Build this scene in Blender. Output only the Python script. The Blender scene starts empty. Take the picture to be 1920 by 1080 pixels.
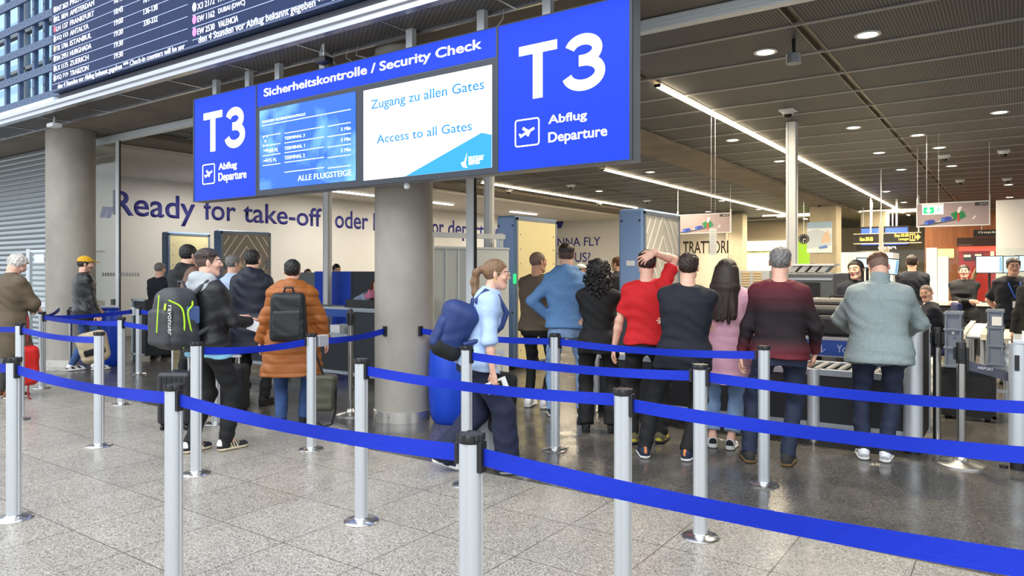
import bpy, bmesh, math, random
import numpy as np
from mathutils import Vector, Matrix, Euler
C = bpy.context.scene.collection
SC = bpy.context.scene
PI = math.pi
# ------------------------------------------------------------------ camera, world, exposure
F, HC, YH, YAW = 1348.0, 1.56, 507.0, math.radians(35.03)
cam_d = bpy.data.cameras.new('camera'); cam = bpy.data.objects.new('camera', cam_d); C.objects.link(cam)
cam.location = (0, 0, HC); cam.rotation_euler = (PI/2, 0, YAW)
cam_d.sensor_width = 36; cam_d.lens = F/1920*36; cam_d.shift_y = -(540-YH)/1920
cam_d.clip_start = .05; cam_d.clip_end = 300
SC.camera = cam
SC.view_settings.view_transform = 'Standard'; SC.view_settings.look = 'None'
SC.view_settings.exposure = EXPO = 0.3; SC.view_settings.gamma = 1
SC.view_settings.use_curve_mapping = False
w = bpy.data.worlds.new('daylight'); SC.world = w; w.use_nodes = True
w.node_tree.nodes['Background'].inputs[0].default_value = (.86, .93, 1.0, 1)
w.node_tree.nodes['Background'].inputs[1].default_value = 1.45
def area_light(name, loc, rot, sx, sy, power, col, spread=PI):
    d = bpy.data.lights.new(name, 'AREA'); d.shape = 'RECTANGLE'; d.size = sx; d.size_y = sy
    d.energy = power; d.color = col; d.spread = spread
    o = bpy.data.objects.new(name, d); o.location = loc; o.rotation_euler = rot; C.objects.link(o); return o
# daylight from the hall's glazed roof above and behind the camera
area_light('skylight_lamp', (-2, -3.5, 9.0), (math.radians(22), 0, 0), 22, 7, 1300, (.94, .97, 1.0))

# ------------------------------------------------------------------ measuring helpers (pixel of the photo -> point in the place)
FW = (-math.sin(YAW), math.cos(YAW)); RT = (math.cos(YAW), math.sin(YAW))
def at(px, d):
    l = (px-960)/F*d
    return (FW[0]*d+RT[0]*l, FW[1]*d+RT[1]*l)
def ground(px, py, z=0.0):
    d = F*(HC-z)/(py-YH); x, y = at(px, d); return Vector((x, y, z))
def onY(px, py, Y):
    t = (px-960)/F; d = Y/(FW[1]+RT[1]*t); return Vector((at(px, d)[0], Y, HC-(py-YH)*d/F))
def onX(px, py, X):
    t = (px-960)/F; d = X/(FW[0]+RT[0]*t); return Vector((X, at(px, d)[1], HC-(py-YH)*d/F))
def onD(px, py, d):
    x, y = at(px, d); return Vector((x, y, HC-(py-YH)*d/F))

# ------------------------------------------------------------------ materials
MATS = {}
def lin(c): return tuple((v/12.92 if v <= .04045 else ((v+.055)/1.055)**2.4) for v in c)
def rgb(r, g, b): return lin((r/255, g/255, b/255))
def mat(name, col, rough=.5, metal=0., emit=0., ecol=None, noise=0., nscale=20., bump=0., bscale=60., spec=.5, alpha=1., sheen=0., stretch=None, coat=0.):
    if name in MATS: return MATS[name]
    m = bpy.data.materials.new(name); m.use_nodes = True; MATS[name] = m
    nt = m.node_tree; b = nt.nodes['Principled BSDF']
    b.inputs['Base Color'].default_value = (*col, 1); b.inputs['Roughness'].default_value = rough
    b.inputs['Metallic'].default_value = metal; b.inputs['Specular IOR Level'].default_value = spec
    b.inputs['Sheen Weight'].default_value = sheen; b.inputs['Coat Weight'].default_value = coat
    b.inputs['Alpha'].default_value = alpha
    if emit: b.inputs['Emission Color'].default_value = (*(ecol or col), 1); b.inputs['Emission Strength'].default_value = emit
    if noise or bump:
        tc = nt.nodes.new('ShaderNodeTexCoord'); v = tc.outputs['Object']
        if stretch:
            mp = nt.nodes.new('ShaderNodeMapping'); mp.inputs['Scale'].default_value = stretch
            nt.links.new(v, mp.inputs[0]); v = mp.outputs[0]
        if noise:
            n = nt.nodes.new('ShaderNodeTexNoise'); n.inputs['Scale'].default_value = nscale; n.inputs['Detail'].default_value = 6
            nt.links.new(v, n.inputs['Vector'])
            r = nt.nodes.new('ShaderNodeMapRange'); r.inputs['From Min'].default_value = .3; r.inputs['From Max'].default_value = .7
            r.inputs['To Min'].default_value = 1-noise; r.inputs['To Max'].default_value = 1+noise
            nt.links.new(n.outputs['Fac'], r.inputs['Value'])
            mx = nt.nodes.new('ShaderNodeVectorMath'); mx.operation = 'SCALE'; mx.inputs[0].default_value = col
            nt.links.new(r.outputs[0], mx.inputs['Scale']); nt.links.new(mx.outputs[0], b.inputs['Base Color'])
        if bump:
            n2 = nt.nodes.new('ShaderNodeTexNoise'); n2.inputs['Scale'].default_value = bscale; n2.inputs['Detail'].default_value = 4
            nt.links.new(v, n2.inputs['Vector'])
            bp = nt.nodes.new('ShaderNodeBump'); bp.inputs['Strength'].default_value = bump; bp.inputs['Distance'].default_value = .01
            nt.links.new(n2.outputs['Fac'], bp.inputs['Height']); nt.links.new(bp.outputs[0], b.inputs['Normal'])
    return m
def nodes_of(m): return m.node_tree.nodes, m.node_tree.links, m.node_tree.nodes['Principled BSDF']
def glass_mat(name, tint, opacity, rough=.02, haze=0.):
    """thin pane: mostly see-through, with a real glossy reflection and an optional milky layer"""
    if name in MATS: return MATS[name]
    m = bpy.data.materials.new(name); m.use_nodes = True; MATS[name] = m
    nt = m.node_tree; nt.nodes.clear(); N = nt.nodes.new
    out = N('ShaderNodeOutputMaterial'); tr = N('ShaderNodeBsdfTransparent'); gl = N('ShaderNodeBsdfGlossy'); mx = N('ShaderNodeMixShader'); lw = N('ShaderNodeFresnel')
    tr.inputs[0].default_value = (*tint, 1); gl.inputs['Roughness'].default_value = rough; lw.inputs[0].default_value = 1.5
    ge = N('ShaderNodeNewGeometry'); iv = N('ShaderNodeMath'); iv.operation = 'SUBTRACT'; iv.inputs[0].default_value = 1; nt.links.new(ge.outputs['Backfacing'], iv.inputs[1]); mu = N('ShaderNodeMath'); mu.operation = 'MULTIPLY'; nt.links.new(lw.outputs[0], mu.inputs[0]); nt.links.new(iv.outputs[0], mu.inputs[1]); nt.links.new(mu.outputs[0], mx.inputs[0]); nt.links.new(tr.outputs[0], mx.inputs[1]); nt.links.new(gl.outputs[0], mx.inputs[2])
    last = mx.outputs[0]
    if haze:
        df = N('ShaderNodeBsdfDiffuse'); df.inputs[0].default_value = (.82, .86, .87, 1)
        tl = N('ShaderNodeBsdfTranslucent'); tl.inputs[0].default_value = (.8, .84, .85, 1); m1 = N('ShaderNodeMixShader'); m2 = N('ShaderNodeMixShader')
        m1.inputs[0].default_value = .5; m2.inputs[0].default_value = haze
        nt.links.new(df.outputs[0], m1.inputs[1]); nt.links.new(tl.outputs[0], m1.inputs[2])
        nt.links.new(last, m2.inputs[1]); nt.links.new(m1.outputs[0], m2.inputs[2]); last = m2.outputs[0]
    nt.links.new(last, out.inputs[0]); return m

# ------------------------------------------------------------------ mesh helpers
def frame(d):
    d = Vector(d).normalized(); u = Vector((0, 0, 1)) if abs(d.z) < .95 else Vector((0, 1, 0))
    a = d.cross(u).normalized(); return a, a.cross(d).normalized()
def curve(pts, k=6):
    pts = [np.array(p, float) for p in pts]; q = [2*pts[0]-pts[1]]+pts+[2*pts[-1]-pts[-2]]; out = []
    for i in range(1, len(q)-2):
        a, b, c, d = q[i-1:i+3]
        for t in np.linspace(0, 1, k, endpoint=False): out.append(tuple(.5*((2*b)+(c-a)*t+(2*a-5*b+4*c-d)*t*t+(3*b-a-3*c+d)*t**3)))
    return out+[tuple(pts[-1])]
class MB:
    def __init__(s): s.v = []; s.f = []; s.m = []; s.sm = []
    def add(s, vs, fs, mi=0, smooth=False):
        n = len(s.v); s.v += [tuple(v) for v in vs]; s.f += [tuple(i+n for i in f) for f in fs]
        s.m += [mi]*len(fs); s.sm += [smooth]*len(fs); return s
    def box(s, a, b, mi=0):
        x0, x1 = sorted((a[0], b[0])); y0, y1 = sorted((a[1], b[1])); z0, z1 = sorted((a[2], b[2]))
        return s.add([(x0,y0,z0),(x1,y0,z0),(x1,y1,z0),(x0,y1,z0),(x0,y0,z1),(x1,y0,z1),(x1,y1,z1),(x0,y1,z1)],
            [(0,3,2,1),(4,5,6,7),(0,1,5,4),(1,2,6,5),(2,3,7,6),(3,0,4,7)], mi)
    def obox(s, M, size, mi=0):
        x, y, z = [v/2 for v in size]
        P = [M @ Vector(p) for p in ((-x,-y,-z),(x,-y,-z),(x,y,-z),(-x,y,-z),(-x,-y,z),(x,-y,z),(x,y,z),(-x,y,z))]
        return s.add(P, [(0,3,2,1),(4,5,6,7),(0,1,5,4),(1,2,6,5),(2,3,7,6),(3,0,4,7)], mi)
    def bar(s, p, q, wd, ht, mi=0, up=(0,0,1)):
        p = Vector(p); q = Vector(q); d = (q-p).normalized(); a = d.cross(Vector(up)).normalized(); b = a.cross(d)
        P = []
        for o in (p, q):
            for sa, sb in ((-1,-1),(1,-1),(1,1),(-1,1)): P.append(o+a*sa*wd/2+b*sb*ht/2)
        return s.add(P, [(0,1,2,3),(7,6,5,4),(0,4,5,1),(1,5,6,2),(2,6,7,3),(3,7,4,0)], mi)
    def cyl(s, p, q, r0, r1=None, n=20, mi=0, caps=True):
        r1 = r0 if r1 is None else r1; p = Vector(p); q = Vector(q); a, b = frame(q-p); P = []
        for o, r in ((p, r0), (q, r1)):
            for i in range(n):
                t = 2*PI*i/n; P.append(o+(a*math.cos(t)+b*math.sin(t))*r)
        s.add(P, [(i, (i+1) % n, n+(i+1) % n, n+i) for i in range(n)], mi, True)
        if caps: s.add(P, [tuple(range(n))[::-1], tuple(range(n, 2*n))], mi)
        return s
    def tube(s, pts, r, n=8, mi=0):
        pts = [Vector(p) for p in pts]; L = len(pts); rr = r if hasattr(r, '__len__') else [r]*L; P = []; a = None
        for i, p in enumerate(pts):
            d = (pts[min(i+1, L-1)]-pts[max(i-1, 0)]).normalized()
            if a is None: a, b = frame(d)
            else: a = (a-d*a.dot(d)).normalized(); b = a.cross(d)
            for k in range(n):
                t = 2*PI*k/n; P.append(p+(a*math.cos(t)+b*math.sin(t))*rr[i])
        s.add(P, [(i*n+k, i*n+(k+1) % n, (i+1)*n+(k+1) % n, (i+1)*n+k) for i in range(L-1) for k in range(n)], mi, True)
        return s.add(P, [tuple(range(n))[::-1], tuple(range((L-1)*n, L*n))], mi)
    def lathe(s, prof, c=(0,0,0), n=32, mi=0, sx=1, sy=1):
        P = []; c = Vector(c)
        for r, z in prof:
            for k in range(n):
                t = 2*PI*k/n; P.append((c.x+r*sx*math.cos(t), c.y+r*sy*math.sin(t), c.z+z))
        s.add(P, [(i*n+k, i*n+(k+1) % n, (i+1)*n+(k+1) % n, (i+1)*n+k) for i in range(len(prof)-1) for k in range(n)], mi, True)
        if prof[0][0] > 1e-5: s.add(P, [tuple(range(n))[::-1]], mi)
        if prof[-1][0] > 1e-5: s.add(P, [tuple(range((len(prof)-1)*n, len(prof)*n))], mi)
        return s
    def prism(s, poly, M, h, mi=0):
        n = len(poly); ar = sum(poly[i][0]*poly[(i+1) % n][1]-poly[(i+1) % n][0]*poly[i][1] for i in range(n))
        if ar < 0: poly = poly[::-1]
        P = [M @ Vector((x, y, 0)) for x, y in poly]+[M @ Vector((x, y, h)) for x, y in poly]
        return s.add(P, [tuple(range(n))[::-1], tuple(range(n, 2*n))]+[(i, (i+1) % n, n+(i+1) % n, n+i) for i in range(n)], mi)
    def sphere(s, c, r, n=16, mi=0, sc=(1,1,1)):
        P = []; m = n//2
        for i in range(m+1):
            for k in range(n):
                u = PI*i/m; t = 2*PI*k/n
                P.append((c[0]+r*sc[0]*math.sin(u)*math.cos(t), c[1]+r*sc[1]*math.sin(u)*math.sin(t), c[2]-r*sc[2]*math.cos(u)))
        return s.add(P, [(i*n+k, i*n+(k+1) % n, (i+1)*n+(k+1) % n, (i+1)*n+k) for i in range(m) for k in range(n)], mi, True)
def link_mesh(name, me, parent=None):
    o = bpy.data.objects.new(name, me); C.objects.link(o)
    if parent: o.parent = parent
    return o
def obj(name, mb, mats, parent=None, bev=0., sharp=35):
    me = bpy.data.meshes.new(name); me.from_pydata([tuple(v) for v in mb.v], [], mb.f)
    for m in (mats if isinstance(mats, (list, tuple)) else [mats]): me.materials.append(m)
    me.polygons.foreach_set('material_index', mb.m); me.polygons.foreach_set('use_smooth', mb.sm)
    me.validate(); me.update()
    if any(mb.sm): me.set_sharp_from_angle(angle=math.radians(sharp))
    o = link_mesh(name, me, parent)
    if bev:
        b = o.modifiers.new('bevel', 'BEVEL'); b.width = bev; b.segments = 2; b.limit_method = 'ANGLE'; b.angle_limit = math.radians(40)
    return o
def tag(o, label, cat, group=None, kind=None):
    if label: o['label'] = label
    if cat: o['category'] = cat
    if group: o['group'] = group
    if kind: o['kind'] = kind
    return o
def thing(name, label, cat, loc=(0,0,0), rz=0., group=None):
    o = bpy.data.objects.new(name, None); o.empty_display_size = .1; C.objects.link(o)
    o.location = loc; o.rotation_euler = (0, 0, rz); return tag(o, label, cat, group)
def struct(name, mb, m, parent=None, bev=0., label=None):
    o = obj(name, mb, m, parent, bev)
    if not parent: o['kind'] = 'structure'
    if label: o['label'] = label
    return o
def dup(root, loc, rz=None, label=None, group=None):
    r = root.copy(); C.objects.link(r); r.location = loc
    if rz is not None: r.rotation_euler = (0, 0, rz)
    if label: r['label'] = label
    if group: r['group'] = group
    for ch in list(root.children):
        c = ch.copy(); C.objects.link(c); c.parent = r
        for g in ch.children:
            d = g.copy(); C.objects.link(d); d.parent = c
    return r
def plane_matrix(origin, xd, zd):
    xd = Vector(xd).normalized(); zd = Vector(zd).normalized(); n = xd.cross(zd)
    M = Matrix((xd, zd, n)).transposed().to_4x4(); M.translation = Vector(origin); return M
def text_mesh(s, bold=0., thick=.004, spacing=1.):
    cu = bpy.data.curves.new('lettering', 'FONT'); cu.body = s; cu.size = 1; cu.offset = bold; cu.extrude = 0; cu.resolution_u = 4; cu.space_character = spacing
    o = bpy.data.objects.new('lettering', cu); C.objects.link(o)
    dg = bpy.context.evaluated_depsgraph_get(); dg.update()
    me = bpy.data.meshes.new_from_object(o.evaluated_get(dg)); bpy.data.objects.remove(o); bpy.data.curves.remove(cu)
    return me
def text(s, M, box, m, parent, name='lettering', bold=0., lift=.004, keep=False, spacing=1., label=None):
    """lettering stretched to fill box=(x0,z0,x1,z1) of the plane matrix M (x right, y up, z towards the viewer)"""
    me = text_mesh(s, bold, spacing=spacing); n = len(me.vertices)
    co = np.empty(n*3, np.float32); me.vertices.foreach_get('co', co); co = co.reshape(-1, 3)
    lo = co.min(0); hi = co.max(0); x0, z0, x1, z1 = box
    sx = (x1-x0)/(hi[0]-lo[0]); sz = (z1-z0)/(hi[1]-lo[1])
    if keep: sx = sz
    co[:, 0] = (co[:, 0]-lo[0])*sx+x0; co[:, 1] = (co[:, 1]-lo[1])*sz+z0; co[:, 2] = lift
    R = np.array(M); co = co @ R[:3, :3].T + R[:3, 3]
    me.vertices.foreach_set('co', co.astype(np.float32).ravel()); me.materials.clear(); me.materials.append(m); me.update(); me.name = name
    o = link_mesh(name, me, parent)
    sol = o.modifiers.new('thickness', 'SOLIDIFY'); sol.thickness = .004; sol.offset = 0
    if label: o['label'] = label
    return o
# ------------------------------------------------------------------ floor
def floor_mat(name, c1, c2, c3, rough, gap, gx, gy, ox, oy, size=.6, grain=90, spec=.5):
    m = mat(name, c1, rough, spec=spec); N, L, b = nodes_of(m); new = N.new
    tc = new('ShaderNodeTexCoord'); sep = new('ShaderNodeSeparateXYZ'); L.new(tc.outputs['Object'], sep.inputs[0])
    v1 = new('ShaderNodeTexVoronoi'); v1.inputs['Scale'].default_value = grain; L.new(tc.outputs['Object'], v1.inputs['Vector'])
    bw = new('ShaderNodeSeparateColor'); L.new(v1.outputs['Color'], bw.inputs[0])
    cr = new('ShaderNodeValToRGB'); e = cr.color_ramp.elements; cr.color_ramp.interpolation = 'CONSTANT'
    e[0].position = 0; e[0].color = (*c2, 1); e[1].position = .22; e[1].color = (*c1, 1); e3 = e.new(.78); e3.color = (*c3, 1)
    L.new(bw.outputs[0], cr.inputs[0])
    n = new('ShaderNodeTexNoise'); n.inputs['Scale'].default_value = 1.3; n.inputs['Detail'].default_value = 5; L.new(tc.outputs['Object'], n.inputs['Vector'])
    mr = new('ShaderNodeMapRange'); mr.inputs['From Min'].default_value = .3; mr.inputs['From Max'].default_value = .7; mr.inputs['To Min'].default_value = .9; mr.inputs['To Max'].default_value = 1.08
    L.new(n.outputs['Fac'], mr.inputs[0])
    sc = new('ShaderNodeVectorMath'); sc.operation = 'SCALE'; L.new(cr.outputs[0], sc.inputs[0]); L.new(mr.outputs[0], sc.inputs['Scale'])
    fac = None; tile = []
    for ax, o, sz in (('X', ox, gx), ('Y', oy, gy)):
        a = new('ShaderNodeMath'); a.operation = 'SUBTRACT'; L.new(sep.outputs[ax], a.inputs[0]); a.inputs[1].default_value = o
        d = new('ShaderNodeMath'); d.operation = 'DIVIDE'; L.new(a.outputs[0], d.inputs[0]); d.inputs[1].default_value = sz
        fl = new('ShaderNodeMath'); fl.operation = 'FLOOR'; L.new(d.outputs[0], fl.inputs[0]); tile.append(fl)
        p = new('ShaderNodeMath'); p.operation = 'PINGPONG'; L.new(d.outputs[0], p.inputs[0]); p.inputs[1].default_value = .5
        q = new('ShaderNodeMath'); q.operation = 'LESS_THAN'; L.new(p.outputs[0], q.inputs[0]); q.inputs[1].default_value = .0030/sz
        if fac is None: fac = q
        else:
            mxx = new('ShaderNodeMath'); mxx.operation = 'MAXIMUM'; L.new(fac.outputs[0], mxx.inputs[0]); L.new(q.outputs[0], mxx.inputs[1]); fac = mxx
    cb = new('ShaderNodeCombineXYZ'); L.new(tile[0].outputs[0], cb.inputs[0]); L.new(tile[1].outputs[0], cb.inputs[1])
    wn = new('ShaderNodeTexWhiteNoise'); wn.noise_dimensions = '3D'; L.new(cb.outputs[0], wn.inputs['Vector'])
    m2 = new('ShaderNodeMapRange'); m2.inputs['To Min'].default_value = .95; m2.inputs['To Max'].default_value = 1.05; L.new(wn.outputs['Value'], m2.inputs[0])
    s2 = new('ShaderNodeVectorMath'); s2.operation = 'SCALE'; L.new(sc.outputs[0], s2.inputs[0]); L.new(m2.outputs[0], s2.inputs['Scale'])
    mix = new('ShaderNodeMix'); mix.data_type = 'RGBA'; L.new(fac.outputs[0], mix.inputs['Factor']); L.new(s2.outputs[0], mix.inputs['A']); mix.inputs['B'].default_value = (*gap, 1)
    L.new(mix.outputs['Result'], b.inputs['Base Color'])
    rr = new('ShaderNodeMapRange'); rr.inputs['From Min'].default_value = .35; rr.inputs['From Max'].default_value = .65; rr.inputs['To Min'].default_value = rough*.75; rr.inputs['To Max'].default_value = rough*1.3
    n3 = new('ShaderNodeTexNoise'); n3.inputs['Scale'].default_value = 3.; n3.inputs['Detail'].default_value = 5; L.new(tc.outputs['Object'], n3.inputs['Vector']); L.new(n3.outputs['Fac'], rr.inputs[0])
    L.new(rr.outputs[0], b.inputs['Roughness'])
    return m
FL1 = floor_mat('light terrazzo', rgb(160,153,142), rgb(114,109,102), rgb(188,182,172), .32, rgb(84,78,72), .6, .6, -2.24, 3.82, grain=150)
FL2 = floor_mat('dark granite', rgb(86,83,79), rgb(66,64,62), rgb(104,100,96), .22, rgb(96,92,86), .6, .6, -2.24, 4.42, grain=110)
BY = 4.42
fl = MB()
fl.box((-32, -14, -.1), (12, BY, 0), 0); fl.box((-32, BY, -.1), (12, 46, 0), 1)
struct('floor', fl, [FL1, FL2])

# ------------------------------------------------------------------ concrete frame and mesh ceiling
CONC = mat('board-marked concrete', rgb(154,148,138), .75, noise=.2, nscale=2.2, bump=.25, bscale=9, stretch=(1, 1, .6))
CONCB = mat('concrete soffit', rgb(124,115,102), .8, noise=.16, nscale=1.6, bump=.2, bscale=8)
ALU = mat('anodised aluminium', rgb(206,210,214), .35, .5, noise=.03, nscale=30)
ALUD = mat('grey painted metal', rgb(140,146,152), .45, .4)
WHITEM = mat('white powder coat', rgb(225,226,228), .4)
BLACK = mat('black plastic', rgb(24,24,26), .45)
DARKM = mat('dark anthracite panel', rgb(44,48,54), .5)
STEEL = mat('polished steel', rgb(225,220,212), .3, .9)
ZB = 3.87; ZC = 3.95; YG = 6.15
def mesh_ceiling_mat(name, hole, web, ws):
    m = mat(name, web, .6, .3); N, L, b = nodes_of(m); new = N.new
    tc = new('ShaderNodeTexCoord'); sep = new('ShaderNodeSeparateXYZ'); L.new(tc.outputs['Object'], sep.inputs[0])
    br = new('ShaderNodeTexBrick'); mp = new('ShaderNodeMapping'); mp.inputs['Scale'].default_value = (ws, ws, ws)
    mp.inputs['Rotation'].default_value = (0, 0, PI/2)
    L.new(tc.outputs['Object'], mp.inputs[0]); L.new(mp.outputs[0], br.inputs['Vector'])
    br.inputs['Color1'].default_value = (*hole, 1); br.inputs['Color2'].default_value = (*[h*1.4 for h in hole], 1); br.inputs['Mortar'].default_value = (*web, 1)
    br.inputs['Scale'].default_value = 1; br.inputs['Mortar Size'].default_value = .16; br.inputs['Mortar Smooth'].default_value = .3
    br.inputs['Brick Width'].default_value = 1.3; br.inputs['Row Height'].default_value = .8
    L.new(br.outputs['Color'], b.inputs['Base Color'])
    return m
MESHC = mesh_ceiling_mat('expanded metal ceiling mesh', rgb(38,38,39), rgb(112,112,113), 26)
MESHF = mesh_ceiling_mat('expanded metal soffit mesh', rgb(48,46,46), rgb(120,117,116), 24)
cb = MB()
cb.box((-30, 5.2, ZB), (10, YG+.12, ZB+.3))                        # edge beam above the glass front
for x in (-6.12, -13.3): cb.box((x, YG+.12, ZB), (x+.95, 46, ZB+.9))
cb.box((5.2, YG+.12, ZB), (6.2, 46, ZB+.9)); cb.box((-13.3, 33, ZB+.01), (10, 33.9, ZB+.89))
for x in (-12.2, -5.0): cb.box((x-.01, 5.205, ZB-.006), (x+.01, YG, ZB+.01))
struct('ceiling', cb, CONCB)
# mesh panels: one field between each pair of beams, joints every 1.04 m, grooves in which the lamps run
cm = MB(); jm = MB()
GROOVE = [-3.75, -1.72, .3, 2.3, 4.3, -7.9, -9.85, -11.75]
for xa, xb in ((-5.17, 5.2), (-12.35, -6.12), (6.2, 10)):
    gs = sorted(g for g in GROOVE if xa < g < xb)
    edges = [xa]+[v for g in gs for v in (g-.05, g+.05)]+[xb]
    for i in range(0, len(edges), 2):
        y = YG+.12; k = 0
        while y < 46:
            y1 = min(y+1.04, 46); cm.box((edges[i]+.004, y+.012, ZC), (edges[i+1]-.004, y1-.012, ZC+.02)); y = y1
    y = YG+.12
    while y < 46:
        jm.box((xa, y-.03, ZC-.012), (xb, y+.03, ZC+.01)); y += 1.04
struct('ceiling', cm, MESHC)
struct('trim_1', jm, mat('ceiling joint rail', rgb(146,146,147), .5, .2))
gm = MB()
for g in GROOVE: gm.box((g-.055, YG+.12, ZC+.05), (g+.055, 46, ZC+.06)); gm.box((g-.056, YG+.12, ZC-.008), (g-.042, 46, ZC+.05)); gm.box((g+.042, YG+.12, ZC-.008), (g+.056, 46, ZC+.05))
struct('trim_2', gm, mat('bronze lamp groove', rgb(120,112,98), .4, .5))
cv = MB(); cv.box((-30, YG+.12, ZC+.5), (12, 46, ZC+.6)); struct('ceiling', cv, mat('void above mesh', rgb(40,38,36), .9))
# plaster ceiling over the left of the checkpoint and the long white wall
WALLW = mat('warm white wall paint', rgb(208,205,199), .7, noise=.015, nscale=3)
pc = MB(); pc.box((-17.3, YG+.12, 3.78), (-13.32, 46, 3.86)); struct('ceiling', pc, mat('plaster ceiling', rgb(214,208,198), .8))
wl = MB(); wl.box((-17.5, YG+.12, 0), (-17.3, 28.2, 4.0)); struct('wall_left', wl, WALLW)
wb = MB(); wb.box((-17.3, 28, 0), (-13.6, 28.2, 4.5)); struct('wall_back', wb, WALLW)
# round concrete columns with steel skirts
def column(x, y, r, label):
    t = thing('concrete_column', label, 'column', (x, y, 0)); t['kind'] = 'structure'
    m = MB(); m.lathe([(r, 0), (r, ZB)], n=64); m.bar((r*.80-.1, -r*.62, .1), (r*.8-.1, -r*.62, .1001), .01, .01); obj('shaft', m, CONC, t)
    m = MB(); m.lathe([(r+.012, 0), (r+.012, .105), (r+.004, .11)], n=64); obj('skirting', m, STEEL, t)
    m = MB()
    for k in range(3):
        a = PI*1.2+k*.6; m.sphere(((r+.013)*math.cos(a), (r+.013)*math.sin(a), .06), .006, 8)
    obj('screw', m, DARKM, t)
    return t
col_near = column(-5.31, 5.58, .305, 'round concrete column with a polished steel skirting beside the blue barrel')
col_far = column(-12.87, 5.58, .36, 'round concrete column between the roller shutter and the glass front')
# ------------------------------------------------------------------ opening edge: mesh soffit, aluminium rim, glass front
sm = MB(); x = -30.
while x < 10: sm.box((x+.01, 4.72, ZB), (x+1.19, 5.17, ZB+.03)); x += 1.2
struct('ceiling', sm, MESHF)
rm = MB(); rm.box((-30, 4.63, ZB-.02), (10, 4.72, ZB+.075)); rm.box((-30, 4.6, ZB+.04), (10, 4.66, ZB+.09)); rm.box((-30, 5.165, ZB-.025), (10, 5.2, ZB+.02))
x = -30.
while x < 10: rm.box((x-.015, 4.72, ZB-.012), (x+.015, 5.17, ZB+.01)); x += 1.2
struct('trim_3', rm, mat('satin aluminium rim', rgb(190,192,200), .25, .85))
vd = MB(); vd.box((-30, 4.70, ZB+.1), (10, 4.76, ZB+.2)); vd.box((-11.1, 4.95, ZB+.3), (10, 5.2, 8)); struct('wall_front', vd, mat('facade backing', rgb(70,72,80), .7))
hd = MB()
for a, b in ((-14.0, 10),):
    hd.box((a, YG-.05, ZB-.115), (b, YG+.05, ZB-.01)); hd.box((a, YG-.075, ZB-.06), (b, YG-.05, ZB-.03)); hd.box((a, YG-.065, ZB-.1), (b, YG-.05, ZB-.085))
struct('trim_4', hd, mat('glass front head rail', rgb(206,212,216), .35, .3))
# roller shutter
SH = mat('roller shutter slats', rgb(168,174,178), .38, .55)
st = MB(); z = .06
while z < 3.8:
    P = [(-26, 6.04, z), (-14.05, 6.04, z), (-14.05, 6.012, z+.03), (-26, 6.012, z+.03), (-14.05, 6.03, z+.085), (-26, 6.03, z+.085), (-14.05, 6.05, z+.098), (-26, 6.05, z+.098)]
    st.add(P, [(0,1,2,3), (3,2,4,5), (5,4,6,7)]); z += .1
t = thing('roller_shutter', 'closed grey roller shutter behind the left concrete column', 'shutter', (-14, 6.04, 0)); t['kind'] = 'structure'
for v in range(len(st.v)): st.v[v] = (st.v[v][0]+14, st.v[v][1]-6.04, st.v[v][2])
obj('slats', st, SH, t)
m = MB(); m.box((-12, -.05, 0), (-.05, .04, .07)); obj('bottom_bar', m, ALUD, t)
bk = MB(); bk.box((-26, 6.1, 0), (-14.0, 6.2, 3.86)); struct('wall_shutter', bk, DARKM)
# far enclosing walls
WARMW = mat('beige back wall', rgb(190,176,150), .7)
wf = MB(); wf.box((-18, 44, 0), (12, 44.3, 4.6)); struct('wall_far', wf, WARMW)
# ------------------------------------------------------------------ lamps in the security hall
WARM = (1.0, .86, .62)
LEDM = mat('warm led strip', (1, .86, .62), .5, emit=14, ecol=(1, .84, .56))
def led(x, y0, y1, label):
    t = thing('strip_light', label, 'ceiling light', (x, y0, ZC), 0, 'light strips running into the checkpoint')
    m = MB(); m.box((-.028, 0, -.045), (.028, y1-y0, -.013)); obj('diffuser', m, LEDM, t)
    m = MB(); m.box((-.04, -.03, -.05), (.04, 0, -.0125)); obj('end_cap', m, BLACK, t)
    area_light('strip_lamp', (x, (y0+y1)/2, ZC-.055), (0, 0, 0), .06, y1-y0, 34*(y1-y0), WARM)
led(-3.75, 8.6, 35, 'long warm light strip nearest the big T3 panel, right of the concrete beam')
led(-7.9, 15, 35, 'warm light strip in the middle, starting below the lower edge of the big T3 panel')
led(-11.75, 15.3, 25, 'warm light strip farthest left, above the yellow scanner')
for i, (x0, y) in enumerate(((-9, 31.8), (-8.6, 32.6), (0.2, 31.6), (.6, 32.5))):
    t = thing('strip_light', ['upper cross light strip above the green shop', 'lower cross light strip above the green shop', 'upper cross light strip behind the right picture board', 'lower cross light strip behind the right picture board'][i], 'ceiling light', (x0, y, ZC), 0, 'light strips crossing the far ceiling')
    m = MB(); m.box((0, -.03, -.045), (6, .03, -.013)); obj('diffuser', m, LEDM, t); m = MB(); m.box((-.03, -.035, -.05), (0, .035, -.0125)); obj('end_cap', m, BLACK, t)
area_light('cross_strip_lamp', (-6, 32.2, ZC-.1), (0, 0, 0), 6, .2, 260, WARM); area_light('cross_strip_lamp', (3, 32.2, ZC-.1), (0, 0, 0), 6, .2, 260, WARM)
DLM = mat('downlight lens', (1, .9, .72), .4, emit=11, ecol=(1, .88, .66))
def downlight():
    t = thing('downlight', 'x', 'downlight', (0, 0, 0)); m = MB(); m.lathe([(.125, -.002), (.125, -.012), (.095, -.012), (.09, .0)], n=24); obj('ring', m, WHITEM, t)
    m = MB(); m.lathe([(0, -.006), (.088, -.008), (.09, .0)], n=24); obj('lens', m, DLM, t); return t
dl0 = None
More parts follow.
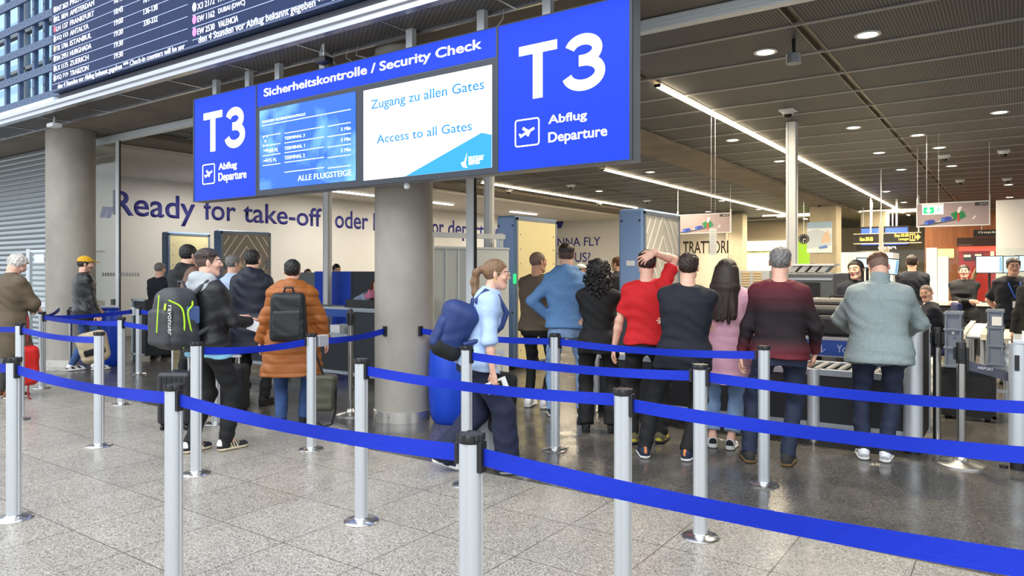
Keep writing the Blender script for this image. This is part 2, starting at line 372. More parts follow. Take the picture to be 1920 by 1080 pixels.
rows = {8.02: ('nearest row', (-1.23, -2.24)), 13.1: ('second row', (1.8, .8, -.2, -2.22, -4.25, -7.25)), 16.2: ('third row', (-1.22, -2.27, -4.23, -7.26)), 14.48: ('single spot before third row', (-1.42,)),
        19.2: ('fourth row', (-1.2, -2.22, -10.26)), 24.3: ('fifth row', (-.17, -3.21, -8.25)), 28.5: ('farthest row', (-.17, -3.21, -8.22, -10.26))}
nth = ['first', 'second', 'third', 'fourth', 'fifth', 'sixth', 'seventh']
for y, (rn, xs) in rows.items():
    for i, x in enumerate(xs):
        lab = 'round recessed downlight, %s from the right, %s of the mesh ceiling' % (nth[i], rn)
        if dl0 is None: dl0 = downlight(); t = dl0
        else: t = dup(dl0, (0, 0, 0))
        t.location = (x, y, ZC); t['label'] = lab; t['group'] = 'recessed downlights'
        ld = bpy.data.lights.new('downlight_lamp', 'SPOT'); ld.energy = 420 if y < 17 else 480; ld.color = (1, .87, .66); ld.spot_size = 2.2; ld.spot_blend = .8; ld.shadow_soft_size = .09
        o = bpy.data.objects.new('downlight_lamp', ld); o.location = (x, y, ZC-.03); C.objects.link(o)
for i, (ya, yb) in enumerate(((13.4, 14.9), (17.0, 18.5), (21.9, 23.6), (9.4, 10.9))):
    t = thing('batten_light', 'white batten light on the plaster ceiling, '+['just left of the near column', 'just right of the near column', 'above the left end of the yellow scanner', 'behind the small T3 panel'][i], 'ceiling light', (-15.4, ya, 3.78), 0, 'batten lights on the plaster ceiling')
    m = MB(); m.box((-.06, 0, -.05), (.06, yb-ya, -.02)); obj('diffuser', m, mat('cool batten', (1, .98, .94), .5, emit=7, ecol=(1, .97, .92)), t)
    m = MB(); m.box((-.07, -.02, -.02), (.07, yb-ya+.02, -.0005)); obj('housing', m, WHITEM, t)
    area_light('batten_lamp', (-15.4, (ya+yb)/2, 3.71), (0, 0, 0), .12, yb-ya, 70, (1, .96, .9))
# dome cameras and sensors hung from the ceiling
def dome():
    t = thing('dome_camera', 'x', 'security camera'); m = MB(); m.box((-.11, -.11, -.03), (.11, .11, 0)); m.lathe([(.075, -.075), (.09, -.03)], n=20); obj('housing', m, WHITEM, t, .008)
    m = MB(); m.lathe([(0, -.135), (.03, -.128), (.055, -.105), (.065, -.075)], n=20); obj('dome', m, mat('smoked dome', rgb(30,30,32), .08), t); return t
dc0 = None
for x, y, lab in ((-2.78, 11.12, 'white dome camera at the head of the tall white post'), (-1.22, 17.4, 'white dome camera left of the pair above the right picture board'), (-.2, 17.37, 'white dome camera right of the pair above the right picture board'),
        (-1.21, 22.36, 'farther white dome camera directly above the right picture board'), (-.19, 22.66, 'farther white dome camera beside the white pillar'), (-5.75, 27.3, 'far white dome camera below the end of the concrete beam'),
        (-10.19, 17.4, 'white dome camera between the two light strips'), (-12.3, 17.36, 'white dome camera left of the yellow scanner under the beam'), (-12.0, 22.47, 'white dome camera with a small red lamp hanging near it'), (-10.28, 22.66, 'white dome camera above the patterned scanner')):
    if dc0 is None: dc0 = dome(); t = dc0
    else: t = dup(dc0, (0, 0, 0))
    t.location = (x, y, ZC+.002); t['label'] = lab; t['group'] = 'dome cameras on the mesh ceiling'
t = thing('ceiling_sensor', 'grey cylindrical sensor on a short stem under the mesh ceiling', 'sensor', (-1.88, 7.75, ZC))
m = MB(); m.cyl((0,0,0), (0,0,-.16), .018); obj('stem', m, BLACK, t); m = MB(); m.lathe([(.0, -.255), (.075, -.255), (.075, -.16), (.0, -.155)], n=28); obj('housing', m, ALUD, t)
p = onY(607, 78, 4.9); t = thing('ceiling_sensor', 'black box sensor hanging on a wire bracket above the Sicherheitskontrolle lettering', 'sensor', (p.x, 4.9, ZB))
m = MB(); m.cyl((0,0,0), (0,0,-.14), .012); m.tube([(-.02,0,0), (-.05,0,-.08), (-.02,0,-.14)], .005); obj('bracket', m, ALU, t); m = MB(); m.box((-.08,-.06,-.2), (.08,.06,-.14)); obj('housing', m, BLACK, t, .01)
p = onY(102, 218, 4.9); t = thing('ceiling_sensor', 'small white sensor under the soffit above the left column', 'sensor', (p.x, 4.9, ZB))
m = MB(); m.cyl((0,0,0), (0,0,-.1), .015); obj('bracket', m, ALU, t); m = MB(); m.box((-.1,-.07,-.16), (.1,.07,-.1)); obj('housing', m, WHITEM, t, .01)

# ------------------------------------------------------------------ the hanging sign
YS = 4.95
def sign_p(px, py): p = onY(px, py, YS); return p.x, p.z
XL, XR, ZT, ZBt = -8.19, -2.37, 3.64, 2.39
SX = [XL, -6.95, -3.615, XR]
BLUE = mat('backlit blue', rgb(6,20,120), .45, emit=.64, ecol=rgb(18,76,248), spec=.2)
SW = mat('backlit white lettering', (1, 1, 1), .4, emit=.85, ecol=(1, 1, 1))
def panel(t, name, x0, x1, z0, z1, m, y=0, th=.01):
    b = MB(); b.box((x0, y-th, z0), (x1, y, z1)); return obj(name, b, m, t)
sg = thing('overhead_sign', 'wide blue illuminated T3 departure sign with two screens hanging above the queue', 'sign', (-5.28, YS, 3.0))
def rel(x): return x+5.28
def relz(z): return z-3.0
b = MB(); b.box((rel(XL), .0, relz(ZBt)), (rel(XR), .16, relz(ZT))); obj('casing', b, mat('sign casing', rgb(150,152,156), .4, .5), sg, .006)
DFR = mat('sign frame anthracite', rgb(52,56,64), .4, .3)
b = MB(); zz = relz(3.375)
b.box((rel(SX[1]), -.012, relz(ZBt)), (rel(SX[2]), 0, zz)); obj('screen_surround', b, DFR, sg)
Z0, Z1 = relz(ZBt)+.008, relz(ZT)-.008
p1 = panel(sg, 'sign_panel', rel(XL)+.012, rel(SX[1])-.012, Z0, Z1, BLUE); p2 = panel(sg, 'sign_panel', rel(SX[2])+.012, rel(XR)-.012, Z0, Z1, BLUE); p3 = panel(sg, 'sign_panel', rel(SX[1])+.008, rel(SX[2])-.008, zz+.01, Z1, BLUE)
b = MB()
for x in SX: b.box((rel(x)-.012, -.014, relz(ZBt)), (rel(x)+.012, 0, relz(ZT)))
b.box((rel(XL), -.013, relz(ZBt)), (rel(XR), 0, relz(ZBt)+.008)); b.box((rel(XL), -.013, relz(ZT)-.008), (rel(XR), 0, relz(ZT))); obj('frame', b, DFR, sg)
MS = plane_matrix((0, -.0105, 0), (1, 0, 0), (0, 0, 1))
def ribbon2d(pts, wd):
    """a flat stroke of even width along 2-D points"""
    n = len(pts); L_, R_ = [], []
    for i in range(n):
        a = Vector(pts[max(i-1, 0)]); c = Vector(pts[min(i+1, n-1)]); d = (c-a).normalized(); nrm = Vector((-d.y, d.x)); p = Vector(pts[i])
        L_.append(p+nrm*wd/2); R_.append(p-nrm*wd/2)
    return L_, R_
def strokes(mb, M, pts, wd, h=.004, mi=0):
    L_, R_ = ribbon2d(pts, wd)
    for i in range(len(pts)-1): mb.prism([tuple(L_[i]), tuple(R_[i]), tuple(R_[i+1]), tuple(L_[i+1])], M, h, mi)
def big_T3(parent, x0, z0, x1, z1):
    wd = x1-x0; h = z1-z0; s = h*.172; m = MB(); tw = wd*.46
    m.prism([(x0, z1), (x0+tw, z1), (x0+tw, z1-s), (x0+tw/2+s*.6, z1-s), (x0+tw/2+s*.6, z0), (x0+tw/2-s*.6, z0), (x0+tw/2-s*.6, z1-s), (x0, z1-s)], MS, .005); obj('lettering', m, SW, parent, label='T') if False else obj('lettering', m, SW, parent)
    m = MB(); cx = (x1+x0+wd*.52)/2; sw = s*1.12; ru = .46*(h-sw)/2; rl = .54*(h-sw)/2; k = (wd*.48-sw)/2/rl
    zu = z1-sw/2-ru+.0; zl = z0+sw/2+rl; pts = []
    for a in np.linspace(165, -88, 26): pts.append((cx+ru*k*.98*math.cos(math.radians(a)), zu+ru*math.sin(math.radians(a))))
    up = pts; lo = [(cx+rl*k*math.cos(math.radians(a)), zl+rl*math.sin(math.radians(a))) for a in np.linspace(88, -168, 26)]
    strokes(m, MS, up, sw); strokes(m, MS, lo, sw)
    m.prism([(cx-ru*k*.30, zu-ru-sw*.5), (cx+.02, zu-ru-sw*.5), (cx+.02, zu-ru+sw*.5), (cx-ru*k*.30, zu-ru+sw*.5)], MS, .005); obj('lettering', m, SW, parent)
def box_px(x0, y0, x1, y1):
    """box of lettering measured at its left-bottom and right-top pixels"""
    a = sign_p(x0, y0); c = sign_p(x1, y1); return (rel(a[0]), relz(a[1]), rel(c[0]), relz(c[1]))
big_T3(p2, *box_px(975, 190, 1136, 55)); big_T3(p1, *box_px(384, 287, 461, 197))
def plane_icon(parent, x0, z0, x1, z1):
    m = MB(); r = (x1-x0)*.09; wd = (x1-x0)*.045
    pts = []
    for cx, cz, a0 in ((x1-r, z1-r, 0), (x0+r, z1-r, 90), (x0+r, z0+r, 180), (x1-r, z0+r, 270)):
        for a in range(a0, a0+91, 15): pts.append((cx+r*math.cos(math.radians(a)), cz+r*math.sin(math.radians(a))))
    pts.append(pts[0]); strokes(m, MS, pts, wd)
    W = x1-x0; H = z1-z0; q = lambda u, v: (x0+u*W, z0+v*H)
    strokes(m, MS, [q(.2, .36), q(.5, .5), q(.8, .63)], W*.085); strokes(m, MS, [q(.56, .52), q(.32, .68)], W*.1); strokes(m, MS, [q(.46, .49), q(.45, .44)], W*.1); strokes(m, MS, [q(.25, .38), q(.17, .47)], W*.06); strokes(m, MS, [q(.62, .56), q(.52, .36)], W*.08)
    obj('pictogram', m, SW, parent)
plane_icon(p2, *box_px(968, 276, 1012, 221)); plane_icon(p1, *box_px(382, 346, 404, 307))
text('Abflug', MS, box_px(1030, 238, 1102, 207), SW, p2, bold=.012); text('Departure', MS, box_px(1030, 274, 1140, 235), SW, p2, bold=.012)
text('Abflug', MS, box_px(412, 323, 446, 302), SW, p1, bold=.012); text('Departure', MS, box_px(412, 345, 464, 318), SW, p1, bold=.012)
text('Sicherheitskontrolle / Security Check', MS, box_px(497, 187, 905, 72), SW, p3, bold=.014)
# left screen: waiting times
def px_rect(x0, y0, x1, y1): a = sign_p(x0, y0); c = sign_p(x1, y1); return rel(a[0]), relz(a[1]), rel(c[0]), relz(c[1])
SCRB = mat('waiting time screen', rgb(24,96,200), .12, emit=.5, ecol=rgb(30,110,212))
N, L, bb = nodes_of(SCRB); tc = N.new('ShaderNodeTexCoord'); n = N.new('ShaderNodeTexNoise'); n.inputs['Scale'].default_value = 1.7; n.inputs['Detail'].default_value = 4; n.inputs['Distortion'].default_value = .6
cr = N.new('ShaderNodeValToRGB'); cr.color_ramp.elements[0].position = .5; cr.color_ramp.elements[0].color = (*rgb(10,80,190), 1); cr.color_ramp.elements[1].position = .8; cr.color_ramp.elements[1].color = (*rgb(120,185,228), 1)
L.new(tc.outputs['Object'], n.inputs['Vector']); L.new(n.outputs['Fac'], cr.inputs[0]); L.new(cr.outputs[0], bb.inputs['Emission Color']); L.new(cr.outputs[0], bb.inputs['Base Color'])
x0, z0, x1, z1 = px_rect(489, 357, 669, 172)
b = MB(); b.box((x0, -.016, z0), (x1, -.012, z1)); s1 = obj('screen', b, SCRB, sg)
MS = plane_matrix((0, -.0165, 0), (1, 0, 0), (0, 0, 1))
PALE = mat('pale screen lettering', rgb(205,228,250), .4, emit=.85, ecol=rgb(205,228,250))
for s, q in (('WARTEZEIT SICHERHEITSKONTROLLE', (494, 232, 575, 212)), ('TERMINAL 3', (536, 263, 574, 251)), ('TERMINAL 1', (536, 282, 574, 270)), ('TERMINAL 2', (536, 300, 574, 288)),
             ('5 Min', (642, 246.5, 660, 237)), ('5 Min', (642, 266.5, 660, 257)), ('5 Min', (642, 286, 660, 277)), ('160 M.', (506, 287, 524, 277)), ('75 M.', (506, 305, 521, 296)), ('ALLE FLUGSTEIGE', (561, 340, 661, 318))):
    text(s, MS, px_rect(*q), PALE, s1, lift=.001)
ln = MB()
def hl(xa, ya, xb, yb):
    a = sign_p(xa, ya); c = sign_p(xb, yb); z = relz((a[1]+c[1])/2); ln.box((rel(a[0]), -.0175, z-.004), (rel(c[0]), -.0165, z+.004))
hl(494, 236, 660, 206)
for k in range(5): hl(536, 250+k*18.6, 610, 238.5+k*18.7); hl(617, 237+k*19.7, 660, 230.5+k*20)
for k in range(4): hl(495, 256+k*18.4, 528, 251+k*18.6)
for y in (283, 302): a = sign_p(497, y); b = sign_p(504, y-1.3); ln.box((rel(a[0]), -.0175, relz(a[1])-.006), (rel(b[0]), -.0165, relz(a[1])+.006)); ln.prism([(rel(b[0])-.02, relz(a[1])-.022), (rel(b[0])+.015, relz(a[1])), (rel(b[0])-.02, relz(a[1])+.022)], MS, .001)
a = sign_p(500, 265); cx, cz = rel(a[0]), relz(a[1])
for sx, sz in ((-1,-1), (1,-1), (1,1), (-1,1)): ln.box((cx+sx*.03-.008, -.0175, cz+sz*.045-.008), (cx+sx*.03+.008, -.0165, cz+sz*.045+.008))
ln.prism([(cx+.014*math.cos(q*PI/4), cz+.014*math.sin(q*PI/4)) for q in range(8)], MS, .001)
obj('ruling', ln, PALE, s1)
# right screen: access to all gates
x0, z0, x1, z1 = px_rect(684, 339, 924, 122)
b = MB(); b.box((x0, -.016, z0), (x1, -.012, z1)); s2 = obj('screen', b, mat('white gates screen', rgb(228,234,248), .15, emit=.92, ecol=rgb(232,238,252)), sg)
CY = mat('screen cyan wedge', rgb(14,120,180), .3, emit=.5, ecol=rgb(20,150,220)); TB = mat('screen blue lettering', rgb(20,112,190), .4, emit=.7, ecol=rgb(20,116,196))
q0 = sign_p(762, 331); q1 = sign_p(924, 253); b = MB(); b.prism([(rel(q0[0]), z0), (x1, z0), (x1, relz(q1[1])), (rel(q0[0])+.9, z0+.31)], MS, .001); obj('wedge', b, CY, s2)
text('Zugang zu allen Gates', MS, px_rect(698, 211, 910, 148), TB, s2, lift=.001, bold=.006); text('Access to all Gates', MS, px_rect(709, 270, 887, 227), TB, s2, lift=.001, bold=.006)
for s, q in (('STUTTGART', (881, 303, 909.5, 291)), ('AIRPORT', (881, 310, 903, 299.5))): text(s, MS, px_rect(*q), SW, s2, lift=.003, bold=.0)
a = sign_p(874, 303); cx, cz = rel(a[0]), relz(a[1]); b = MB(); b.prism([(cx-.045, cz-.01), (cx-.02, cz-.05), (cx+.03, cz-.06), (cx+.01, cz-.03), (cx+.025, cz+.07), (cx-.005, cz+.0)], plane_matrix((0,-.018,0), (1,0,0), (0,0,1)), .002); obj('emblem', b, SW, s2)
for x in (-7.95, -7.3, -6.75, -6.0, -4.75, -3.89, -3.2): b = MB(); b.box((rel(x)-.04, .11, relz(ZT)), (rel(x)+.04, .17, relz(ZB))); obj('hanger', b, ALU, sg)
b = MB()
for k, (xa, xb) in enumerate(((-5.9, -5.75), (-5.7, -5.5), (-5.55, -5.25), (-4.8, -4.68), (-3.7, -3.75))): b.tube([(rel(xa), .2, relz(3.86)), (rel(xa)+.02, .16, relz(3.76)), (rel(xb), .12, relz(3.66))], .006, 6)
obj('cable', b, mat('grey cable', rgb(170,168,165), .5), sg)
p = onY(763, 348, YS+.08); b = MB(); b.lathe([(0, -.06), (.025, -.05), (.03, -.02), (.02, 0)], (rel(p.x), .08, relz(ZBt)), 16); obj('sensor', b, WHITEM, sg)

# ------------------------------------------------------------------ departure board and unfinished screen frame on the facade
YB = 4.6; DX0, DX1, DZ0, DZ1 = -11.2, -4.4, 4.085, 6.6
db = thing('departure_board', 'large dark blue flight departure board with white rows of text above the opening', 'departure board', (DX0, YB, DZ0))
def bp(px, py): p = onY(px, py, YB); return p.x-DX0, p.z-DZ0
SCR = mat('board screen blue', rgb(18,28,58), .5, emit=.34, ecol=rgb(40,62,112), spec=.15)
b = MB(); b.box((0, 0, 0), (DX1-DX0, .3, DZ1-DZ0)); obj('casing', b, mat('board casing', rgb(70,84,120), .4, .3), db)
b = MB(); b.box((.03, -.008, .035), (DX1-DX0, 0, DZ1-DZ0)); scr = obj('screen', b, SCR, db)
b = MB()
for k in range(8): x = .96+k*.96; b.box((x-.003, -.0095, .035), (x+.003, -.008, DZ1-DZ0))
obj('module_joint', b, mat('module joint', rgb(24,30,52), .5), scr)
MBd = plane_matrix((0, -.009, 0), (1, 0, 0), (0, 0, 1)); BT = mat('board white text', rgb(222,228,244), .4, emit=.85, ecol=rgb(222,228,244))
def brow(s, x0, yb, x1, yt):
    a = bp(x0, yb); c = bp(x1, yt); text(s, MBd, (a[0], a[1], c[0], c[1]), BT, scr, lift=.002, bold=0)
rowsL = [('ENT 2621', 'PRISTINA', (107, 20, 154, 2), '18:40', '164-166'), ('KL 1834', 'AMSTERDAM', (107, 41, 159, 17), '18:45', '136-138'), ('LH 137', 'FRANKFURT', (107, 60, 159, 32), '19:00', '330-332'),
         ('XQ 153', 'ANTALYA', (107, 77, 153, 52), '19:20', ''), ('TK 1706', 'ISTANBUL', (107, 97, 156, 73), '19:30', ''), ('SN 2951', 'HURGHADA', (107, 115, 156, 92), '19:30', ''), ('LX 1175', 'ZUERICH', (107, 133, 154, 108), '', ''), ('XQ 719', 'TRABZON', (107, 149, 154, 126), '', '')]
base = bp(107, 149)[1]; pitch = (bp(107, 20)[1]-base)/7.; lines = MB(); dots = MB(); hgt = pitch*.5
dotc = [1, 0, 0, 2, 0, 3, 0, 0]
for i, (fl_, city, _, tm, ck) in enumerate(rowsL[::-1]):
    z = base+i*pitch-.02
    text(fl_, MBd, (bp(107, 149)[0], z, bp(129, 149)[0], z+hgt), BT, scr, lift=.002, bold=0); text(city, MBd, (bp(133, 149)[0], z, bp(133, 149)[0]+.075*len(city), z+hgt), BT, scr, lift=.002, bold=0)
    zt = z
    if tm: text(tm, MBd, (bp(216, 80)[0], bp(216, 111)[1]+(i-2)*pitch*1.02, bp(232, 80)[0], bp(216, 111)[1]+(i-2)*pitch*1.02+hgt), BT, scr, lift=.002, bold=0)
    if ck: text(ck, MBd, (bp(271, 50)[0], bp(271, 50)[1]+(i-5)*pitch*1.02, bp(297, 50)[0], bp(271, 50)[1]+(i-5)*pitch*1.02+hgt), BT, scr, lift=.002, bold=0)
    lines.box((.05, -.0105, z-.045), (bp(356, 40)[0]-.03, -.009, z-.038))
    dots.prism([(bp(104, 149)[0]+.035*math.cos(a*PI/8), z+.04+.045*math.sin(a*PI/8)) for a in range(16)], MBd, .002, 1 if dotc[i] == 3 else 2 if dotc[i] == 2 else 0)
z0 = bp(390, 60)[1]
for i, (s, c, (xa, xb, xc), pink) in enumerate((('EW 2530', 'VALENCIA', (372, 404, 448), 1), ('EW 1162', 'DUBAI (DWC)', (372, 404, 461), 1), ('X3 2172', 'PALMA', (372, 404, 440), 0))):
    z = z0+i*pitch*1.02
    text(s, MBd, (bp(xa, 30)[0], z, bp(xb, 30)[0], z+hgt), BT, scr, lift=.002, bold=0); text(c, MBd, (bp(xb+7, 30)[0], z, bp(xc, 30)[0], z+hgt), BT, scr, lift=.002, bold=0)
    dots.prism([(bp(366, 30)[0]+.04*math.cos(a*PI/8), z+.045+.05*math.sin(a*PI/8)) for a in range(16)], MBd, .002, 3 if pink else 0); lines.box((bp(362, 40)[0], -.0105, z-.045), (DX1-DX0, -.009, z-.038))
DOT = [mat('dot white', rgb(210,225,245), .4, emit=.8, ecol=rgb(210,225,245)), mat('dot red', rgb(200,70,90), .4, emit=.7, ecol=rgb(200,70,90)), mat('dot orange', rgb(240,190,140), .4, emit=.8, ecol=rgb(240,190,140)), mat('dot pink', rgb(236,110,205), .4, emit=.8, ecol=rgb(236,110,205))]
obj('airline_dot', dots, DOT, scr); obj('ruling', lines, mat('board ruling', rgb(150,165,205), .4, emit=.5, ecol=rgb(150,165,205)), scr)
a = bp(110, 165); c = bp(348, 83); text('den 4 Stunden vor Abflug bekannt gegeben *** Check-in counters will be anr', MBd, (a[0], a[1]-.035, c[0], a[1]+.055), BT, scr, lift=.002, bold=.0)
a = bp(374, 80); c = bp(640, 0); text('den 4 Stunden vor Abflug bekannt gegeben *** Check-in counters', MBd, (a[0], a[1]-.035, a[0]+3.05, a[1]+.07), BT, scr, lift=.002, bold=.0)
# bare mounting lattice with daylight windows behind it
la = thing('mounting_lattice', 'bare blue-grey screen mounting lattice of perforated bars left of the departure board', 'lattice', (-11.2, YB+.12, DZ0))
LB = mat('blue grey lattice steel', rgb(70,90,122), .5, .2)
b = MB(); h = MB()
for k in range(7): z = -.02+k*.40; b = MB(); b.box((-6, 0, z), (-.04, .03, z+.115)); obj('crossbar', b, LB, la)
for x in (-.16, -.62, -.98, -1.5, -2.0, -2.5, -3.0): b = MB(); b.box((x-.035, .03, -.12), (x+.035, .09, 2.6)); obj('upright', b, LB, la)
for k in range(7):
    z = -.02+k*.40
    for j in range(24): h.cyl((-.1-j*.14, -.002, z+.06+.02*(j % 2)), (-.1-j*.14, .001, z+.06+.02*(j % 2)), .009, n=8)
    for x in (-.16, -.62, -.98): h.cyl((x, .026, z+.25), (x, .032, z+.25), .02, n=10)
obj('bolt_hole', h, BLACK, la)
b = MB(); b.box((-.07, -.02, .05), (-.03, .03, .2)); b.box((-.09, -.03, .98), (-.04, 0, 1.1)); obj('clip', b, BLACK, la)
wn = MB(); wn.box((-30, 5.2, ZB+.3), (-11.1, 5.21, 8)); o_ = thing('window_1', None, None, (0, 0, 0)); o_['kind'] = 'structure'; obj('window_pane', wn, glass_mat('tinted facade glass', (.60, .74, .86), 0), o_)
fr = MB()
for k in range(9): fr.box((-29+k*2.2, 5.16, ZB+.3), (-28.95+k*2.2, 5.25, 8))
for k in range(5): fr.box((-30, 5.16, ZB+.42+k*.62), (-11.1, 5.25, ZB+.47+k*.62))
obj('window_frame', fr, ALUD, o_)
t = thing('trim_5', 'bright white sill under the lattice', None); t['kind'] = 'structure'
b = MB(); b.box((-30, YB+.02, ZB+.1), (-11.2, YB+.14, DZ0-.06)); b.box((-11.2, YB+.06, ZB+.1), (-9.9, YB+.13, DZ0-.1)); obj('sill', b, mat('bright sill', rgb(214,230,245), .5), t)
# ------------------------------------------------------------------ belt barriers
BELT = mat('blue webbing belt', rgb(12,42,170), .6, noise=.06, nscale=160, stretch=(.06, .06, 1), bump=.1, bscale=220, spec=.25)
ZT_ = 1.014; ZBELT = .94
POSTM = mat('satin aluminium post', rgb(206,210,214), .3, .6)
def post_meshes():
    m = MB(); P = []; n = 48
    for k in range(n):
        a = 2*PI*k/n; r = .041
        if k in (1, 2, 12+1, 12+2, 24+1, 24+2, 36+1, 36+2): r = .0365
        P.append((r*math.cos(a), r*math.sin(a)))
    m.v = [(x, y, z) for z in (.008, .985) for x, y in P]; m.f = [(i, (i+1) % n, n+(i+1) % n, n+i) for i in range(n)]; m.m = [0]*n; m.sm = [True]*n
    c = MB(); c.lathe([(.0425, .983), (.044, .99), (.044, 1.006), (.040, 1.012), (.02, ZT_-.002), (0, ZT_-.002)], n=32)
    for k in range(8): a = k*PI/4; c.cyl((.041*math.cos(a), .041*math.sin(a), .99), (.041*math.cos(a), .041*math.sin(a), ZT_-.001), .008, n=10)
    b = MB(); b.lathe([(.108, 0), (.109, .006), (.1, .014), (.06, .019), (.045, .024), (.0425, .03)], n=40)
    return m, c, b
pm, pc_, pb = post_meshes()
st0 = thing('belt_stanchion', 'x', 'stanchion', (0, 0, 0)); obj('post', pm, POSTM, st0, sharp=20); obj('cap', pc_, BLACK, st0, sharp=40); obj('base_disc', pb, mat('chrome base', rgb(214,212,208), .22, .95), st0)
first = [st0]
kit = list(st0.children)
def stanchion(x, y, label):
    if first: t = first.pop()
    else:
        t = st0.copy(); C.objects.link(t)
        for o in kit: c = o.copy(); C.objects.link(c); c.parent = t
    t.location = (x, y, 0); t['label'] = label; t['group'] = 'belt stanchions of the queue'; return t
def belt(t, a, b, r0=.052, r1=.058, sag=.025, z0=ZBELT, z1=ZBELT, m=None, h=.058, clip=True):
    """a belt drawn from the head of stanchion t at a to point b; local to t"""
    a = Vector((*a, 0)); b = Vector((*b, 0)); d = (b-a).normalized(); n = Vector((-d.y, d.x, 0)); p = a+d*r0; q = b-d*r1; mb = MB(); V = []; K = 24
    for i in range(K+1):
        u = i/K; c = p.lerp(q, u); z = z0+(z1-z0)*u-sag*4*u*(1-u); tw = .004*math.sin(u*9)
        hh = h*(.94+.06*abs(2*u-1)); 
        for s, e in ((-.0009, -1), (-.0009, 1), (.0009, 1), (.0009, -1)): V.append(c+n*(s+e*tw)+Vector((0, 0, z+e*hh/2)))
    V = [v-a for v in V]; fs = []
    for i in range(K):
        for k in range(4): fs.append((i*4+k, i*4+(k+1) % 4, i*4+4+(k+1) % 4, i*4+4+k))
    mb.add(V, fs+[(3,2,1,0), (K*4, K*4+1, K*4+2, K*4+3)], 0, False); obj('belt', mb, m or BELT, t)
    ang = math.atan2(d.y, d.x); M = Matrix.Translation(Vector(d*.044)+Vector((0, 0, z0))) @ Matrix.Rotation(ang, 4, 'Z'); c = MB(); c.obox(M, (.022, .034, .105)); obj('belt_cassette', c, BLACK, t, .004)
    if clip:
        M = Matrix.Translation((q-a)+Vector((0, 0, z1))) @ Matrix.Rotation(ang, 4, 'Z'); c = MB(); c.obox(M, (.016, .02, .075)); obj('belt_clip', c, BLACK, t, .003)
R1, R2, R3, R4 = 1.9, 3.12, 4.12, 5.33
D_ = stanchion(-5.15, R1, 'aluminium belt stanchion on pale floor, front row, left of the picture'); belt(D_, (-5.15, R1), (-3.32, R1)); belt(D_, (-5.15, R1), (-6.95, R1))
B_ = stanchion(-3.32, R1, 'aluminium belt stanchion, front row, second from the left and cut by the lower edge'); belt(B_, (-3.32, R1), (-1.5, R1))
A_ = stanchion(-1.5, R1, 'nearest and largest aluminium belt stanchion with a black cassette, bottom centre'); belt(A_, (-1.5, R1), (.32, R1))
E_ = stanchion(-3.33, R2, 'aluminium belt stanchion just left of the near concrete column, second row'); belt(E_, (-3.33, R2), (-1.49, R2))
C_ = stanchion(-1.49, R2-.1, 'aluminium belt stanchion in front of the red shirt man, second row'); belt(C_, (-1.49, R2-.1), (.32, R2-.1))
G_ = stanchion(-5.14, R2, 'aluminium belt stanchion standing before the man with the neon-trimmed backpack'); belt(G_, (-5.14, R2), (-5.02, R3))
I_ = stanchion(-6.66, R2, 'aluminium belt stanchion right of the beige bag, second row')
M_ = stanchion(-8.52, 3.2, 'aluminium belt stanchion in front of the old man in the brown coat'); belt(M_, (-8.52, 3.2), (-6.66, R2)); belt(M_, (-8.52, 3.2), (-10.3, 3.2))
J_ = stanchion(-5.02, R3, 'aluminium belt stanchion in front of the tan parka'); belt(J_, (-5.02, R3), (-5.29, 5.27), clip=False, r1=.0)
c = MB(); c.box((-.03, .06, .89), (.03, .17, .99)); obj('belt_lock', c, ALU, J_, .006); c = MB(); c.obox(Matrix.Translation((-.26, 1.15, ZBELT)), (.05, .02, .1)); obj('wall_clip', c, BLACK, J_, .004)
L_ = stanchion(-3.27, R3-.03, 'aluminium belt stanchion in front of the walking woman'); belt(L_, (-3.27, R3-.03), (-1.51, 4.07))
F_ = stanchion(-1.51, 4.07, 'aluminium belt stanchion in front of the pink sweater woman, third row'); belt(F_, (-1.51, 4.07), (.32, 4.07))
K_ = stanchion(-3.28, R4, 'aluminium belt stanchion behind the walking woman, before the blue hoodie'); belt(K_, (-3.28, R4), (-1.5, R4)); belt(K_, (-3.28, R4), (-5.0, 5.5), clip=False, r1=.0)
c = MB(); c.obox(Matrix.Translation((-1.71, .16, ZBELT)) @ Matrix.Rotation(-.1, 4, 'Z'), (.025, .05, .1)); obj('wall_clip', c, BLACK, K_, .004)
H_ = stanchion(-1.5, R4, 'aluminium belt stanchion before the man in the burgundy sweater, fourth row')
N_ = stanchion(-10.55, 4.22, 'far aluminium belt stanchion beside the red backpack'); belt(N_, (-10.55, 4.22), (-8.52, 4.24)); belt(N_, (-10.55, 4.22), (-10.9, 5.62), sag=.02, z0=.93); belt(N_, (-10.55, 4.22), (-12.6, 5.3), z0=.93, clip=False)
O_ = stanchion(-8.52, 4.24, 'far aluminium belt stanchion behind and right of the beige bag'); belt(O_, (-8.52, 4.24), (-6.65, 4.25))
P_ = stanchion(-10.82, 5.64, 'farthest aluminium belt stanchion beside the glass door, holding a silver belt lock'); belt(P_, (-10.82, 5.64), (-8.9, 5.64))
c = MB(); c.box((-.14, -.05, .88), (-.05, .03, 1.0)); obj('belt_lock', c, ALU, P_, .006)
Q_ = stanchion(-6.65, 4.25, 'aluminium belt stanchion mostly hidden behind the man with the backpack')
